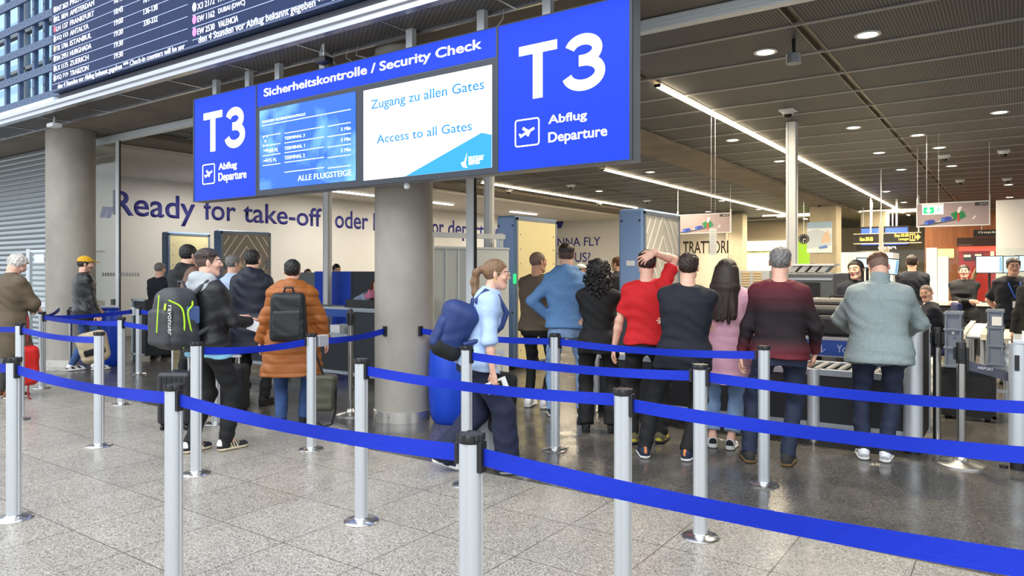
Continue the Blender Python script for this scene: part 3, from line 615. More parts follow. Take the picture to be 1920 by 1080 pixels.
# polished posts on heavy plate bases
def chrome_post(x, y, label, r=.032, h=1.0, br=.17, belt_to=None):
    t = thing('chrome_stanchion', label, 'stanchion', (x, y, 0), 0, 'polished steel stanchions')
    m = MB(); m.lathe([(r, .03), (r, h-.03)], n=32); obj('post', m, mat('brushed steel tube', rgb(176,174,170), .2, 1.), t)
    m = MB(); m.lathe([(r+.004, h-.17), (r+.004, h-.01), (r, h), (0, h)], n=32); obj('head', m, BLACK, t)
    m = MB()
    for k in range(4): m.obox(Matrix.Rotation(k*PI/2, 4, 'Z') @ Matrix.Translation((r+.012, 0, h-.09)), (.02, .03, .1))
    obj('belt_slot', m, BLACK, t, .003)
    m = MB(); m.lathe([(br, 0), (br, .012), (br*.9, .022), (br*.4, .034), (r+.015, .05), (r+.004, .075)], n=48); obj('base_plate', m, STEEL, t)
    return t
p = ground(1757, 842); chrome_post(p.x, p.y, 'dark polished steel stanchion directly right of the conveyor end post', h=1.06)
p = ground(1802, 872); S2 = chrome_post(p.x, p.y, 'polished steel stanchion nearest the right edge with a grey printed belt', h=.985)
p = ground(657, 779); chrome_post(p.x, p.y, 'slim polished steel stanchion left of the near concrete column', r=.027, h=1.14, br=.15)
p = ground(132, 692); chrome_post(p.x, p.y, 'slim pale steel stanchion before the left concrete column', r=.026, h=.98, br=.14)
GBELT = mat('grey printed belt', rgb(70,70,84), .6)
q = ground(1908, 880); a = Vector((S2.location.x, S2.location.y)); b2 = Vector((q.x, q.y+.1)); belt(S2, a, b2, z0=.80, z1=.71, m=GBELT, h=.075, sag=.0, clip=False)
d = (b2-a).normalized(); Mt = plane_matrix((d.x*.12, d.y*.12, .775), (d.x, d.y, -.16), (0.05, .0, 1)); text('AIRPORT', Mt, (0, 0, .12, .022), mat('belt print', rgb(200,200,205), .5), S2, lift=.006)
# ------------------------------------------------------------------ glass front posts and panes
GP = mat('glass front post', rgb(226,231,234), .4, .1); PANE = glass_mat('clear glass', (.93, .96, .95), 0); FROST = glass_mat('frosted glass', (.95, .98, .97), 0, .25, .7)
def glass_post(x, y, z1, label, wd=.1, z0=0, name='partition_post', cat='post', dp=.05):
    t = thing(name, label, cat, (x, y, z0)); t['kind'] = 'structure'
    m = MB(); m.box((-wd/2, -dp/2, 0), (wd/2-.02, dp/2, z1-z0)); obj('profile', m, GP, t, .004); m = MB(); m.box((wd/2-.021, -.004, 0), (wd/2+.008, .012, z1-z0)); obj('seal', m, BLACK, t); return t
xg1 = onY(222, 300, YG).x; xg2 = onY(884, 300, YG).x
glass_post(xg1, YG, ZB-.115, 'slim white glass front post right of the left concrete column'); glass_post(xg2, YG, ZB-.115, 'white glass front post behind the walking woman', .115)
dg = thing('door_1', 'glass door panel beside the left concrete column with a small dark lock', 'door', (-12.5, YG, 0)); dg['kind'] = 'structure'
m = MB(); m.box((-1.48, -.006, .03), (xg1+12.5-.06, .006, ZB-.12)); m2 = obj('window_pane', m, PANE, dg); m = MB(); m.box((xg1+12.5-.2, -.03, .97), (xg1+12.5-.08, .03, 1.07)); obj('door_handle', m, mat('lock', rgb(70,74,78), .35, .6), dg)
m = MB()
for k in range(14): m.box((-.5+k*.09, -.0075, 1.46), (-.44+k*.09, -.006, 1.52))
obj('safety_mark', m, mat('etched mark', rgb(120,118,112), .6), dg)
def white_post(px, py0, d, z1, label, wd=.2):
    x, y = at(px, d); t = thing('white_post', label, 'post', (x, y, 0)); t['kind'] = 'structure'
    m = MB(); m.obox(Matrix.Translation((0, 0, z1/2)), (wd, wd, z1)); obj('shaft', m, WHITEM, t, .012); m = MB(); m.box((wd/2-.001, -wd/2+.03, 0), (wd/2+.004, -wd/2+.05, z1)); m.box((-wd*.28, -wd/2-.004, 0), (-wd*.22, -wd/2+.001, z1)); obj('groove', m, mat('post groove', rgb(168,172,178), .5), t); return t
white_post(1485, 222, 11.6, ZC, 'tall white post with a dome camera at its head, right of centre', .155)
white_post(614, 360, 13.0, 3.9, 'tall white post left of the near column under the hanging sign', .12)
white_post(917, 335, 12.6, ZC, 'tall white post left of the yellow scanner panel', .14)
# ------------------------------------------------------------------ wall lettering
NAVY = mat('navy wall lettering', rgb(44,44,128), .6)
MW = plane_matrix((-17.297, 0, 0), (0, 1, 0), (0, 0, 1))
wt = thing('wall_lettering', 'large navy Ready for take-off slogan on the white wall behind the queue', 'wall lettering', (-17.297, 0, 0))
MWl = plane_matrix((0, 0, 0), (0, 1, 0), (0, 0, 1))
def wtext(s, px0, px1, z0, z1, name='lettering', m=NAVY, bold=.012):
    text(s, MWl, (onX(px0, 400, -17.3).y, z0, onX(px1, 400, -17.3).y, z1), m, wt, name, bold=bold)
zb = 2.88
b = MB()
for px in (186, 197): y = onX(px, 400, -17.3).y; b.prism([(y+.02, zb-.1), (y+.12, zb-.1), (y+.2, zb+.16), (y+.08, zb+.16)], MWl, .005)
obj('quote_mark', b, NAVY, wt)
wtext('Ready', 212, 366, zb-.2, zb+.56); wtext('for', 382, 442, zb, zb+.56); wtext('take-off', 456, 603, zb, zb+.56); wtext('oder', 628, 690, zb, zb+.56)
wtext('Ready', 700, 790, zb-.19, zb+.56); wtext('for', 803, 832, zb, zb+.56); wtext('departure', 840, 938, zb-.2, zb+.56)
b = MB(); y = onX(609, 400, -17.3).y; b.prism([(y, zb+.4), (y+.08, zb+.4), (y+.14, zb+.62), (y+.06, zb+.62)], MWl, .005); obj('quote_mark', b, NAVY, wt)
wtext('Willkommen am Stuttgart Airport', 800, 935, 2.24, 2.42, m=mat('grey wall lettering', rgb(150,146,150), .6), bold=0)
wt2 = thing('wall_lettering', 'navy WANNA FLY WITH US? lettering on the white end wall', 'wall lettering', (-17.0, 27.995, 0))
MB2 = plane_matrix((17.0, 0, 0), (1, 0, 0), (0, 0, 1))
for s, (xa, yb, xc, yt) in (('WANNA FLY', (1012, 463, 1126, 444)), ('WITH US?', (1020, 492, 1107, 473))):
    a = onY(xa, yb, 28); c = onY(xc, yt, 28); text(s, MB2, (a.x, a.z, c.x, c.z), NAVY, wt2, bold=.005)
b = MB(); a = onY(1046, 428, 28); c = onY(1056, 408, 28); b.prism([(a.x, a.z), (a.x+.18, a.z), (c.x+.1, c.z), (a.x-.3, c.z)], MB2, .004); obj('navy_mark', b, NAVY, wt2)
# ------------------------------------------------------------------ body scanners: portal panels in pairs
SBL = mat('scanner blue grey', rgb(124,154,198), .35, .1); SYE = mat('scanner yellow back', rgb(238,224,172), .55); SPT = mat('scanner patterned panel', rgb(196,192,184), .5); SLN = mat('scanner pattern line', rgb(244,242,236), .4); SGR = mat('scanner grey rim', rgb(118,130,150), .4, .3)
def scanner(label, X, Y0, Y1, Zt, face, side=.42, axis='y', glow=True, tint=None):
    """a tall portal leaf: narrow rounded blue side towards the queue (-Y), broad face to +X"""
    t = thing('body_scanner_leaf', label, 'body scanner', (X, Y0, 0))
    L = Y1-Y0; m = MB(); m.box((-side, 0, .05), (0, L, Zt)); obj('housing', m, SBL, t, .035)
    r = MB(); r.box((-.01, .02, .1), (.012, .07, Zt-.03)); r.box((-.01, L-.07, .1), (.012, L-.02, Zt-.03)); r.box((-.01, .02, Zt-.08), (.012, L-.02, Zt-.03)); obj('rim', r, SGR, t, .004)
    f = MB(); f.box((-.005, .07, .1), (.005, L-.07, Zt-.08)); fc = obj('face_panel', f, SYE if face == 'yellow' else (tint or SPT), t)
    if face == 'yellow':
        b = MB()
        for k in range(9):
            z = .3+k*(Zt-.6)/8
            for y in (.14, L-.14): b.cyl((.004, y, z), (.009, y, z), .012, n=8)
        obj('rivet', b, SGR, fc)
    else:
        Mx = plane_matrix((.005, 0, 0), (0, 1, 0), (0, 0, 1)); ln = MB(); W = L-.14; c = L/2
        for z0 in (Zt-.62, Zt-1.7):
            for w_, h_ in ((.16, .28), (.34, .56)):
                w2 = W*w_*.9; pts = [(c, z0+h_), (c+w2, z0+h_*.15), (c+w2, z0-h_*.15), (c, z0-h_), (c-w2, z0-h_*.15), (c-w2, z0+h_*.15), (c, z0+h_)]; strokes(ln, Mx, pts, .022, .003)
            for s in (-1, 1): strokes(ln, Mx, [(c+s*W*.48, z0+.05), (c+s*W*.2, z0+.52)], .022, .003); strokes(ln, Mx, [(c+s*W*.47, z0-.05), (c+s*W*.2, z0-.53)], .022, .003); strokes(ln, Mx, [(c+s*W*.48, z0+.3), (c+s*W*.36, z0+.5)], .022, .003)
        strokes(ln, Mx, [(.08, Zt-1.16), (L-.08, Zt-1.16)], .01, .003); obj('pattern_line', ln, SLN, fc)
        hd = MB(); hd.box((.004, .12, Zt-.85), (.03, .15, Zt-.65)); obj('grip', hd, SGR, t); hd = MB(); hd.box((.004, L-.15, Zt-.85), (.03, L-.12, Zt-.65)); obj('grip', hd, SGR, t)
    sc = MB()
    for z in (.9, Zt-.16):
        for x in (-side+.05, -.05): sc.cyl((x, -.006, z), (x, .002, z), .016, n=10)
    obj('bolt', sc, DARKM, t)
    if glow: g = MB(); g.box((-.02, -.02, 1.36), (.012, .005, 1.5)); obj('status_light', g, mat('green status light', rgb(30,230,90), .4, emit=3, ecol=rgb(20,235,80)), t)
    else: pass
    b = MB(); b.box((-side+.04, .05, 0), (-.04, L-.05, .05)); obj('foot', b, BLACK, t)
    return t
def leaf_at(px_edge, d, px_far, ytop, face, label, side, **k):
    x, y = at(px_edge, d); t = (px_far-960)/F; yf = x/((FW[0]+RT[0]*t))*(FW[1]+RT[1]*t); return scanner(label, x, y, yf, HC+(YH-ytop)/F*d, face, side, **k)
leaf_at(966, 11.2, 1045, 403, 'yellow', 'tall body scanner leaf with a yellow back beside the man in the brown sweater', .36)
s_ = leaf_at(1206, 9.4, 1275, 390, 'pattern', 'tall blue body scanner leaf with a diamond-patterned pale face behind the red shirt man', .36)
b = MB(); b.box((-.24, -.006, 1.62), (-.12, .003, 1.69)); obj('notice', b, WHITEM, s_)
leaf_at(313, 16.4, 395, 434, 'yellow', 'far body scanner leaf with a yellow back on the left', .24, glow=False)
leaf_at(412, 15.6, 509, 431, 'pattern', 'far body scanner leaf with a grey diamond pattern behind the waiting men', .24, glow=False, tint=mat('scanner taupe panel', rgb(150,142,132), .5))
# ------------------------------------------------------------------ frosted glass booth right of the near column
x0, y0 = at(803, 9.6); x1_, y1_ = at(953, 10.4)
bt = thing('frosted_booth', 'frosted glass privacy booth with aluminium posts between the column and the yellow scanner', 'booth', (x0, y0, 0))
d = Vector((x1_-x0, y1_-y0, 0)); L = d.length; bt.rotation_euler = (0, 0, math.atan2(d.y, d.x)); hb = HC+(YH-467)/F*10
m = MB(); m.box((0, -.01, .05), (L*.5, .01, hb)); obj('glass_panel', m, FROST, bt); m = MB(); m.box((L*.52, -.02, .03), (L, .3, hb)); obj('white_panel', m, mat('booth panel', rgb(228,232,232), .4), bt, .01)
m = MB(); m.cyl((.03, 0, 0), (.03, 0, HC+(YH-446)/F*9.6), .055); m.cyl((.03, 0, HC+(YH-446)/F*9.6), (.03, 0, HC+(YH-443)/F*9.6), .06); obj('post', m, ALU, bt)
for u in (.2, .35, .5): m = MB(); m.box((L*u-.012, -.025, .03), (L*u+.012, .02, hb+.015)); obj('mullion', m, GP, bt)
m = MB(); m.box((0, -.03, hb), (L, .03, hb+.03)); m.box((.05, -.02, hb+.15), (L*.95, .05, hb+.22)); obj('rail', m, GP, bt); m = MB(); m.box((.2, -.016, .95), (L*.24, -.011, 1.02)); obj('safety_mark', m, WHITEM, bt)
m = MB(); m.cyl((L-.08, .1, hb), (L-.08, .1, hb+.24), .05); obj('post', m, ALU, bt)
p = onD(801, 495, 9.54); t = thing('info_sign', 'small blue square sign on the edge of the frosted booth', 'sign', (p.x, p.y, p.z)); m = MB(); m.box((-.08, -.01, -.08), (.08, .01, .08)); obj('plate', m, mat('sign blue', rgb(24,88,190), .4), t, .01); m = MB(); m.prism([(-.04, -.04), (.02, -.04), (.02, .0), (.05, .0), (.05, .05), (-.04, .05)], plane_matrix((0,-.011,0), (1,0,0), (0,0,1)), .003); obj('pictogram', m, WHITEM, t)
# ------------------------------------------------------------------ blue barrels
def barrel(x, y, r, h, label):
    t = thing('blue_barrel', label, 'barrel', (x, y, 0), 0, 'blue plastic barrels')
    m = MB(); m.lathe([(r*.72, 0), (r*.86, .04), (r*.95, .16), (r*1.0, h*.4), (r*.99, h*.65), (r*.93, h*.85), (r*.8, h-.03), (r*.74, h)], n=48); obj('body', m, mat('blue barrel plastic', rgb(16,66,190), .38, noise=.05, nscale=5), t)
    m = MB(); m.lathe([(r*.76, h-.01), (r*.78, h+.02), (r*.7, h+.03), (0, h+.03)], n=48); obj('lid', m, mat('barrel lid', rgb(14,52,160), .4), t)
x, y = at(846, 7.42); barrel(x, y, .236, .86, 'tall blue plastic barrel between the near column and the walking woman')
x, y = at(203, 11.75); barrel(x, y, .22, .92, 'blue plastic barrel behind the beige bag of the man in the yellow cap')
# ------------------------------------------------------------------ screening lanes
SKIRT = mat('black lane skirt', rgb(38,41,46), .55); RAIL = mat('lane rail', rgb(172,180,188), .35, .5); BANN = mat('lane blue banner', rgb(24,74,160), .4); BTX = mat('banner lettering', rgb(190,208,240), .5)
LY = 6.98
ln = thing('screening_lane', 'black-skirted security conveyor with aluminium posts behind the people on the right', 'conveyor', (-2.3, LY, 0))
X0, X1 = -3.78, -.72
def lx(x): return x+2.3
m = MB(); xs = [X0, -2.62, -1.52, X1]
for a, b_ in zip(xs, xs[1:]): m.box((lx(a)+.03, .02, .17), (lx(b_)-.03, .04, .60))
obj('skirt', m, SKIRT, ln)
m = MB(); m.box((lx(X0), 0, .60), (lx(X1), .05, .66)); m.box((lx(X0), 0, .13), (lx(X1), .05, .175)); m.box((lx(X0), .62, .60), (lx(X1), .67, .66)); obj('rail', m, RAIL, ln, .005)
for x in xs[:-1]:
    m = MB(); m.cyl((lx(x), .0, .12), (lx(x), .0, .66), .055, n=24); p_ = obj('post', m, ALU, ln); m = MB(); m.cyl((lx(x), 0, 0), (lx(x), 0, .12), .012); m.lathe([(.03, 0), (.03, .012), (0, .014)], (lx(x), 0, 0), 16); obj('foot', m, STEEL, p_)
m = MB(); m.box((lx(X0)-.02, .1, .0), (lx(X1)+.02, .6, .13)); obj('plinth', m, BLACK, ln)
m = MB(); m.box((lx(X0), .05, .58), (lx(X1)-.1, .62, .62)); obj('bed', m, DARKM, ln)
rl = MB(); x = X0+.06
while x < X1-.1: rl.cyl((lx(x), .06, .645), (lx(x), .61, .645), .022, n=10); x += .1
rr_ = obj('roller', rl, mat('roller', rgb(190,190,186), .35, .4), ln)
m = MB(); m.cyl((lx(X1), .0, .06), (lx(X1), .0, 1.03), .075, n=32); p_ = obj('end_post', m, ALU, ln); m = MB(); m.lathe([(.06, 0), (.06, .06)], (lx(X1), 0, 0), 20); obj('foot', m, BLACK, p_)
m = MB(); m.box((lx(X1)-.07, -.02, 1.03), (lx(X1)+.075, .75, 1.06)); m.box((lx(X1)+.02, .7, .05), (lx(X1)+.07, .76, 1.03)); obj('end_frame', m, ALU, ln, .006); m = MB(); m.box((lx(X1)+.03, .07, .1), (lx(X1)+.06, .7, 1.03)); obj('end_panel', m, DARKM, ln)
# upper tray shelf with the blue banner
YSf = .95
a = onY(1513, 662, LY+YSf); c = onY(1680, 640, LY+YSf); zb_, zt_ = a.z-.01, a.z+.15
m = MB(); m.box((lx(-2.4), YSf, zt_), (lx(X1)-.05, YSf+.6, zt_+.03)); obj('shelf', m, DARKM, ln); m = MB(); m.box((lx(-2.4), YSf-.02, zb_), (lx(X1)-.05, YSf, zt_)); bn = obj('banner', m, BANN, ln); m = MB(); m.box((lx(-2.4), YSf-.03, zt_), (lx(X1)-.05, YSf+.01, zt_+.03)); m.box((lx(-2.4), YSf-.025, zb_-.012), (lx(X1)-.05, YSf, zb_)); obj('shelf_edge', m, RAIL, ln)
Mb = plane_matrix((0, YSf-.021, 0), (1, 0, 0), (0, 0, 1)); a = onY(1570, 658, LY+YSf); text('Your', Mb, (lx(a.x), zb_+.04, lx(a.x)+.17, zb_+.115), BTX, bn)
a = onY(1541, 652, LY+YSf); m = MB(); strokes(m, Mb, [(lx(a.x), zb_+.12), (lx(a.x), zb_+.03)], .008); strokes(m, Mb, [(lx(a.x)-.035, zb_+.065), (lx(a.x), zb_+.03), (lx(a.x)+.035, zb_+.065)], .008); obj('arrow', m, BTX, bn)
for x in (-2.35, -1.7, X1-.12): m = MB(); m.box((lx(x)-.03, YSf+.1, 0), (lx(x)+.03, YSf+.16, zt_)); obj('shelf_leg', m, BLACK, ln)
m = MB(); a = onY(1530, 688, LY+YSf+.4); m.box((lx(a.x), YSf+.3, a.z-.12), (lx(a.x)+.5, YSf+.5, a.z+.02)); obj('blue_box', m, BANN, ln, .01)
# bags on the shelf
p = Vector((-1.96, LY+YSf+.3, zt_+.03)); a = onY(1600, 640, LY+YSf)
t = thing('suitcase', 'black suitcase lying in a tray on the blue-banner conveyor shelf', 'suitcase', (a.x-.35, p.y, p.z)); m = MB(); m.box((-.5, -.28, .005), (.45, .25, .22)); obj('shell', m, mat('black suitcase', rgb(30,30,34), .5, bump=.3, bscale=40), t, .04)
m = MB(); m.box((-.35, -.29, .14), (-.15, -.275, .17)); m.cyl((-.05, -.29, .2), (-.05, -.275, .2), .012); obj('zip', m, RAIL, t); m = MB(); m.box((-.52, -.3, 0), (.5, .28, .012)); obj('tray_rim', m, BLACK, t)
t = thing('laptop_bag', 'grey soft bag lying on top of the black suitcase', 'bag', (a.x-.2, p.y, p.z+.22)); m = MB(); m.box((-.36, -.2, .0), (.4, .2, .10)); obj('body', m, mat('grey bag', rgb(72,70,68), .6, bump=.6, bscale=18), t, .04); m = MB(); m.box((-.28, -.16, .10), (.34, .16, .17)); obj('flap', m, mat('grey bag flap', rgb(96,92,88), .6, bump=.5, bscale=18), t, .035); m = MB(); m.tube([(-.08, -.05, .17), (-.06, -.05, .195), (.1, -.05, .195), (.12, -.05, .17)], .01); obj('handle', m, BLACK, t)
t = thing('tray', 'stack of black trays at the right end of the conveyor shelf', 'tray', (X1-.28, LY+YSf-.35, 1.06)); t.location = (X1-.03, LY+.42, 1.06)
m = MB(); m.box((-.22, -.25, .0), (.06, .25, .03)); m.box((-.2, -.23, .03), (.04, .23, .07)); obj('lower_tray', m, BLACK, t, .008); m = MB(); m.box((-.22, -.25, .072), (.06, .25, .1)); obj('upper_tray', m, BLACK, t, .008)
# counter between the red and navy shirts
p = onD(1153, 590, 8.9); t = thing('control_desk', 'dark grey desk with a white top behind the curly-haired woman', 'desk', (p.x+.3, p.y, 0)); m = MB(); m.box((-.5, -.02, .05), (.7, .5, 1.02)); obj('body', m, mat('desk grey', rgb(92,100,106), .5), t); m = MB(); m.box((-.54, -.06, 1.02), (.74, .54, 1.06)); obj('top', m, WHITEM, t, .008)
# left lane
p = onD(655, 640, 9.8); ll = thing('screening_lane', 'black-skirted conveyor with a grey-framed end panel left of the near column', 'conveyor', (p.x, p.y, 0))
z1 = HC-(578-YH)/F*9.8; m = MB(); m.box((0, 0, .12), (.06, .06, z1)); m.box((0, 0, z1-.05), (.9, .06, z1)); m.box((.84, 0, .12), (.9, .06, z1)); m.box((0, 0, .12), (.9, .06, .17)); obj('end_frame', m, RAIL, ll, .006); m = MB(); m.box((.06, .02, .17), (.84, .04, z1-.05)); obj('end_panel', m, DARKM, ll)
m = MB(); m.box((-2.6, .1, .15), (-.02, .12, .62)); obj('skirt', m, SKIRT, ll); m = MB(); m.box((-2.6, .06, .62), (0, .12, .68)); m.box((-2.6, .06, .12), (0, .12, .16)); obj('rail', m, RAIL, ll)
m = MB(); m.box((-2.6, .12, .56), (0, .75, .64)); obj('bed', m, DARKM, ll)
zb_ = HC-(601-YH)/F*9.9; m = MB(); m.box((-2.6, .55, zb_), (.0, .57, zb_+.11)); bn = obj('banner', m, BANN, ll); m = MB(); m.box((-2.6, .54, zb_+.11), (.0, .6, zb_+.14)); obj('shelf_edge', m, RAIL, ll); m = MB(); m.box((-2.6, .57, zb_+.1), (.9, 1.15, zb_+.13)); obj('shelf', m, DARKM, ll)
Mb = plane_matrix((0, .548, 0), (1, 0, 0), (0, 0, 1)); text('Your tray', Mb, (-.42, zb_+.03, -.2, zb_+.085), BTX, bn); m = MB(); strokes(m, Mb, [(-.1, zb_+.09), (-.1, zb_+.025)], .007); strokes(m, Mb, [(-.125, zb_+.05), (-.1, zb_+.025), (-.075, zb_+.05)], .007); obj('arrow', m, BTX, bn)
for x in (-2.5, -.1, .8): m = MB(); m.box((x-.03, .9, 0), (x+.03, .96, zb_+.1)); obj('shelf_leg', m, BLACK, ll)
rng = random.Random(4); m = MB()
for k in range(7): m.cyl((-.5+k*.07, .3+rng.random()*.1, .645), (-.5+k*.07, .3+rng.random()*.1, .70+rng.random()*.1), .03, n=10)
obj('roller', m, RAIL, ll); m = MB(); m.box((-.62, .2, .645), (-.42, .45, .78)); obj('white_box', m, WHITEM, ll)
lp = Vector((p.x, p.y, zb_+.13))
t = thing('tray', 'black tray full of clothes on the left conveyor', 'tray', (lp.x-.1, lp.y+.86, lp.z)); m = MB(); m.box((-.6, -.26, .0), (.75, .26, .02)); m.box((-.6, -.28, .0), (.75, -.26, .13)); m.box((-.6, .26, 0), (.75, .28, .13)); m.box((-.62, -.28, 0), (-.6, .28, .13)); m.box((.75, -.28, 0), (.77, .28, .13)); obj('basin', m, BLACK, t, .006)
def lump(name, label, cat, loc, sc, m, seed, amp=.25):
    t = thing(name, label, cat, loc); r = random.Random(seed); mb = MB(); mb.sphere((0, 0, 0), 1, 24); ph = [(r.uniform(2, 5), r.uniform(2, 5), r.uniform(2, 5), r.uniform(0, 6)) for _ in range(5)]; V = []
    for v in mb.v: k = 1+amp*sum(math.sin(a*v[0]+b*v[1]+c_*v[2]+d_) for a, b, c_, d_ in ph)/3; V.append((v[0]*k*sc[0], v[1]*k*sc[1], max(-.25, v[2])*k*sc[2]+.25*sc[2]))
    mb.v = V; obj('cloth' if cat == 'clothes' else 'body', mb, m, t); return t
tz = lp.z+.05; ty = lp.y+.86
STR = mat('blue striped cloth', rgb(70,96,150), .8); N, L2, bb = nodes_of(STR); wv = N.new('ShaderNodeTexWave'); wv.inputs['Scale'].default_value = 9; wv.inputs['Distortion'].default_value = 6; cr = N.new('ShaderNodeValToRGB'); cr.color_ramp.interpolation = 'CONSTANT'; cr.color_ramp.elements[0].color = (*rgb(44,60,110), 1); cr.color_ramp.elements[1].position = .5; cr.color_ramp.elements[1].color = (*rgb(205,215,230), 1); L2.new(wv.outputs['Fac'], cr.inputs[0]); L2.new(cr.outputs[0], bb.inputs['Base Color'])
lump('scarf', 'dark blue and white striped cloth at the left of the tray', 'clothes', (lp.x-.5, ty-.1, tz), (.17, .14, .14), STR, 1); lump('scarf', 'blue and white striped cloth right of the beige paper bag', 'clothes', (lp.x+.1, ty-.12, tz), (.17, .12, .11), STR, 2)
lump('jacket', 'red folded jacket at the right end of the tray', 'clothes', (lp.x+.45, ty-.08, tz), (.14, .14, .16), mat('red cloth', rgb(196,44,52), .8), 3); lump('hat', 'dark red brown wool hat in the tray', 'clothes', (lp.x-.42, ty+.06, tz+.08), (.13, .13, .22), mat('maroon wool', rgb(96,36,34), .9), 4, .1); lump('scarf', 'pink wool scarf beside the maroon hat', 'clothes', (lp.x-.36, ty-.1, tz+.1), (.1, .1, .1), mat('pink wool', rgb(216,130,160), .9), 5)
t = thing('paper_bag', 'beige crumpled bag leaning in the tray', 'bag', (lp.x-.22, ty-.02, tz)); m = MB(); m.prism([(-.12, 0), (.34, 0), (.36, .06), (.0, .36), (-.12, .34)], plane_matrix((0, .08, 0), (1, 0, 0), (0, 0, 1)), .16); obj('body', m, mat('beige paper', rgb(222,190,140), .7, bump=.8, bscale=9), t, .03)
# blue partition behind the left lane
x, y = at(590, 13.6); x2, y2 = at(672, 13.6); t = thing('blue_partition', 'blue screen panel with a dark end standing behind the left conveyor', 'partition', (x, y, 0)); hz = HC-2/F*13
m = MB(); m.box((.0, 0, .1), (1.0, .06, hz)); obj('panel', m, mat('partition blue', rgb(24,70,190), .5), t); m = MB(); m.box((1.0, -.01, .1), (1.9, .06, hz)); obj('end_panel', m, DARKM, t); m = MB(); m.box((-.7, 0, .1), (0, .3, hz-.02)); obj('machine_side', m, mat('xray grey', rgb(120,124,126), .5, .2), t); m = MB(); m.box((0, -.2, 0), (.06, .3, .1)); m.box((1.8, -.2, 0), (1.86, .3, .1)); obj('foot', m, BLACK, t)
# dark cabinet at the glass door
p = onD(252, 640, 12.6); t = thing('low_cabinet', 'low black framed panel unit right of the glass door', 'cabinet', (p.x, p.y, 0)); hz = HC-(560-YH)/F*12.6; m = MB(); m.box((0, 0, .08), (.36, .5, hz-.02)); obj('body', m, SKIRT, t); m = MB(); m.box((-.05, -.03, .0), (.0, .03, hz)); m.box((-.05, -.03, hz-.04), (.36, .03, hz)); m.box((-.05, -.03, .08), (.36, 0, .12)); obj('end_frame', m, RAIL, t, .004)
p = onD(55, 600, 13.2); t = thing('gate_frame', 'pale metal gate frame with a small white notice before the roller shutter', 'gate', (p.x, p.y, 0)); hz = HC+(YH-467)/F*13.2; m = MB(); m.cyl((0, 0, 0), (0, 0, hz), .05); obj('post', m, ALU, t); m = MB(); m.box((0, -.02, hz-.06), (1.0, .02, hz-.02)); m.box((0, -.02, .9), (1.0, .02, 1.0)); obj('rail', m, ALU, t); m = MB(); m.box((.05, -.01, .1), (.95, .01, hz-.06)); obj('glass_panel', m, PANE, t); m = MB(); m.box((.25, -.02, hz-.25), (.65, -.012, hz-.1)); obj('notice', m, WHITEM, t)
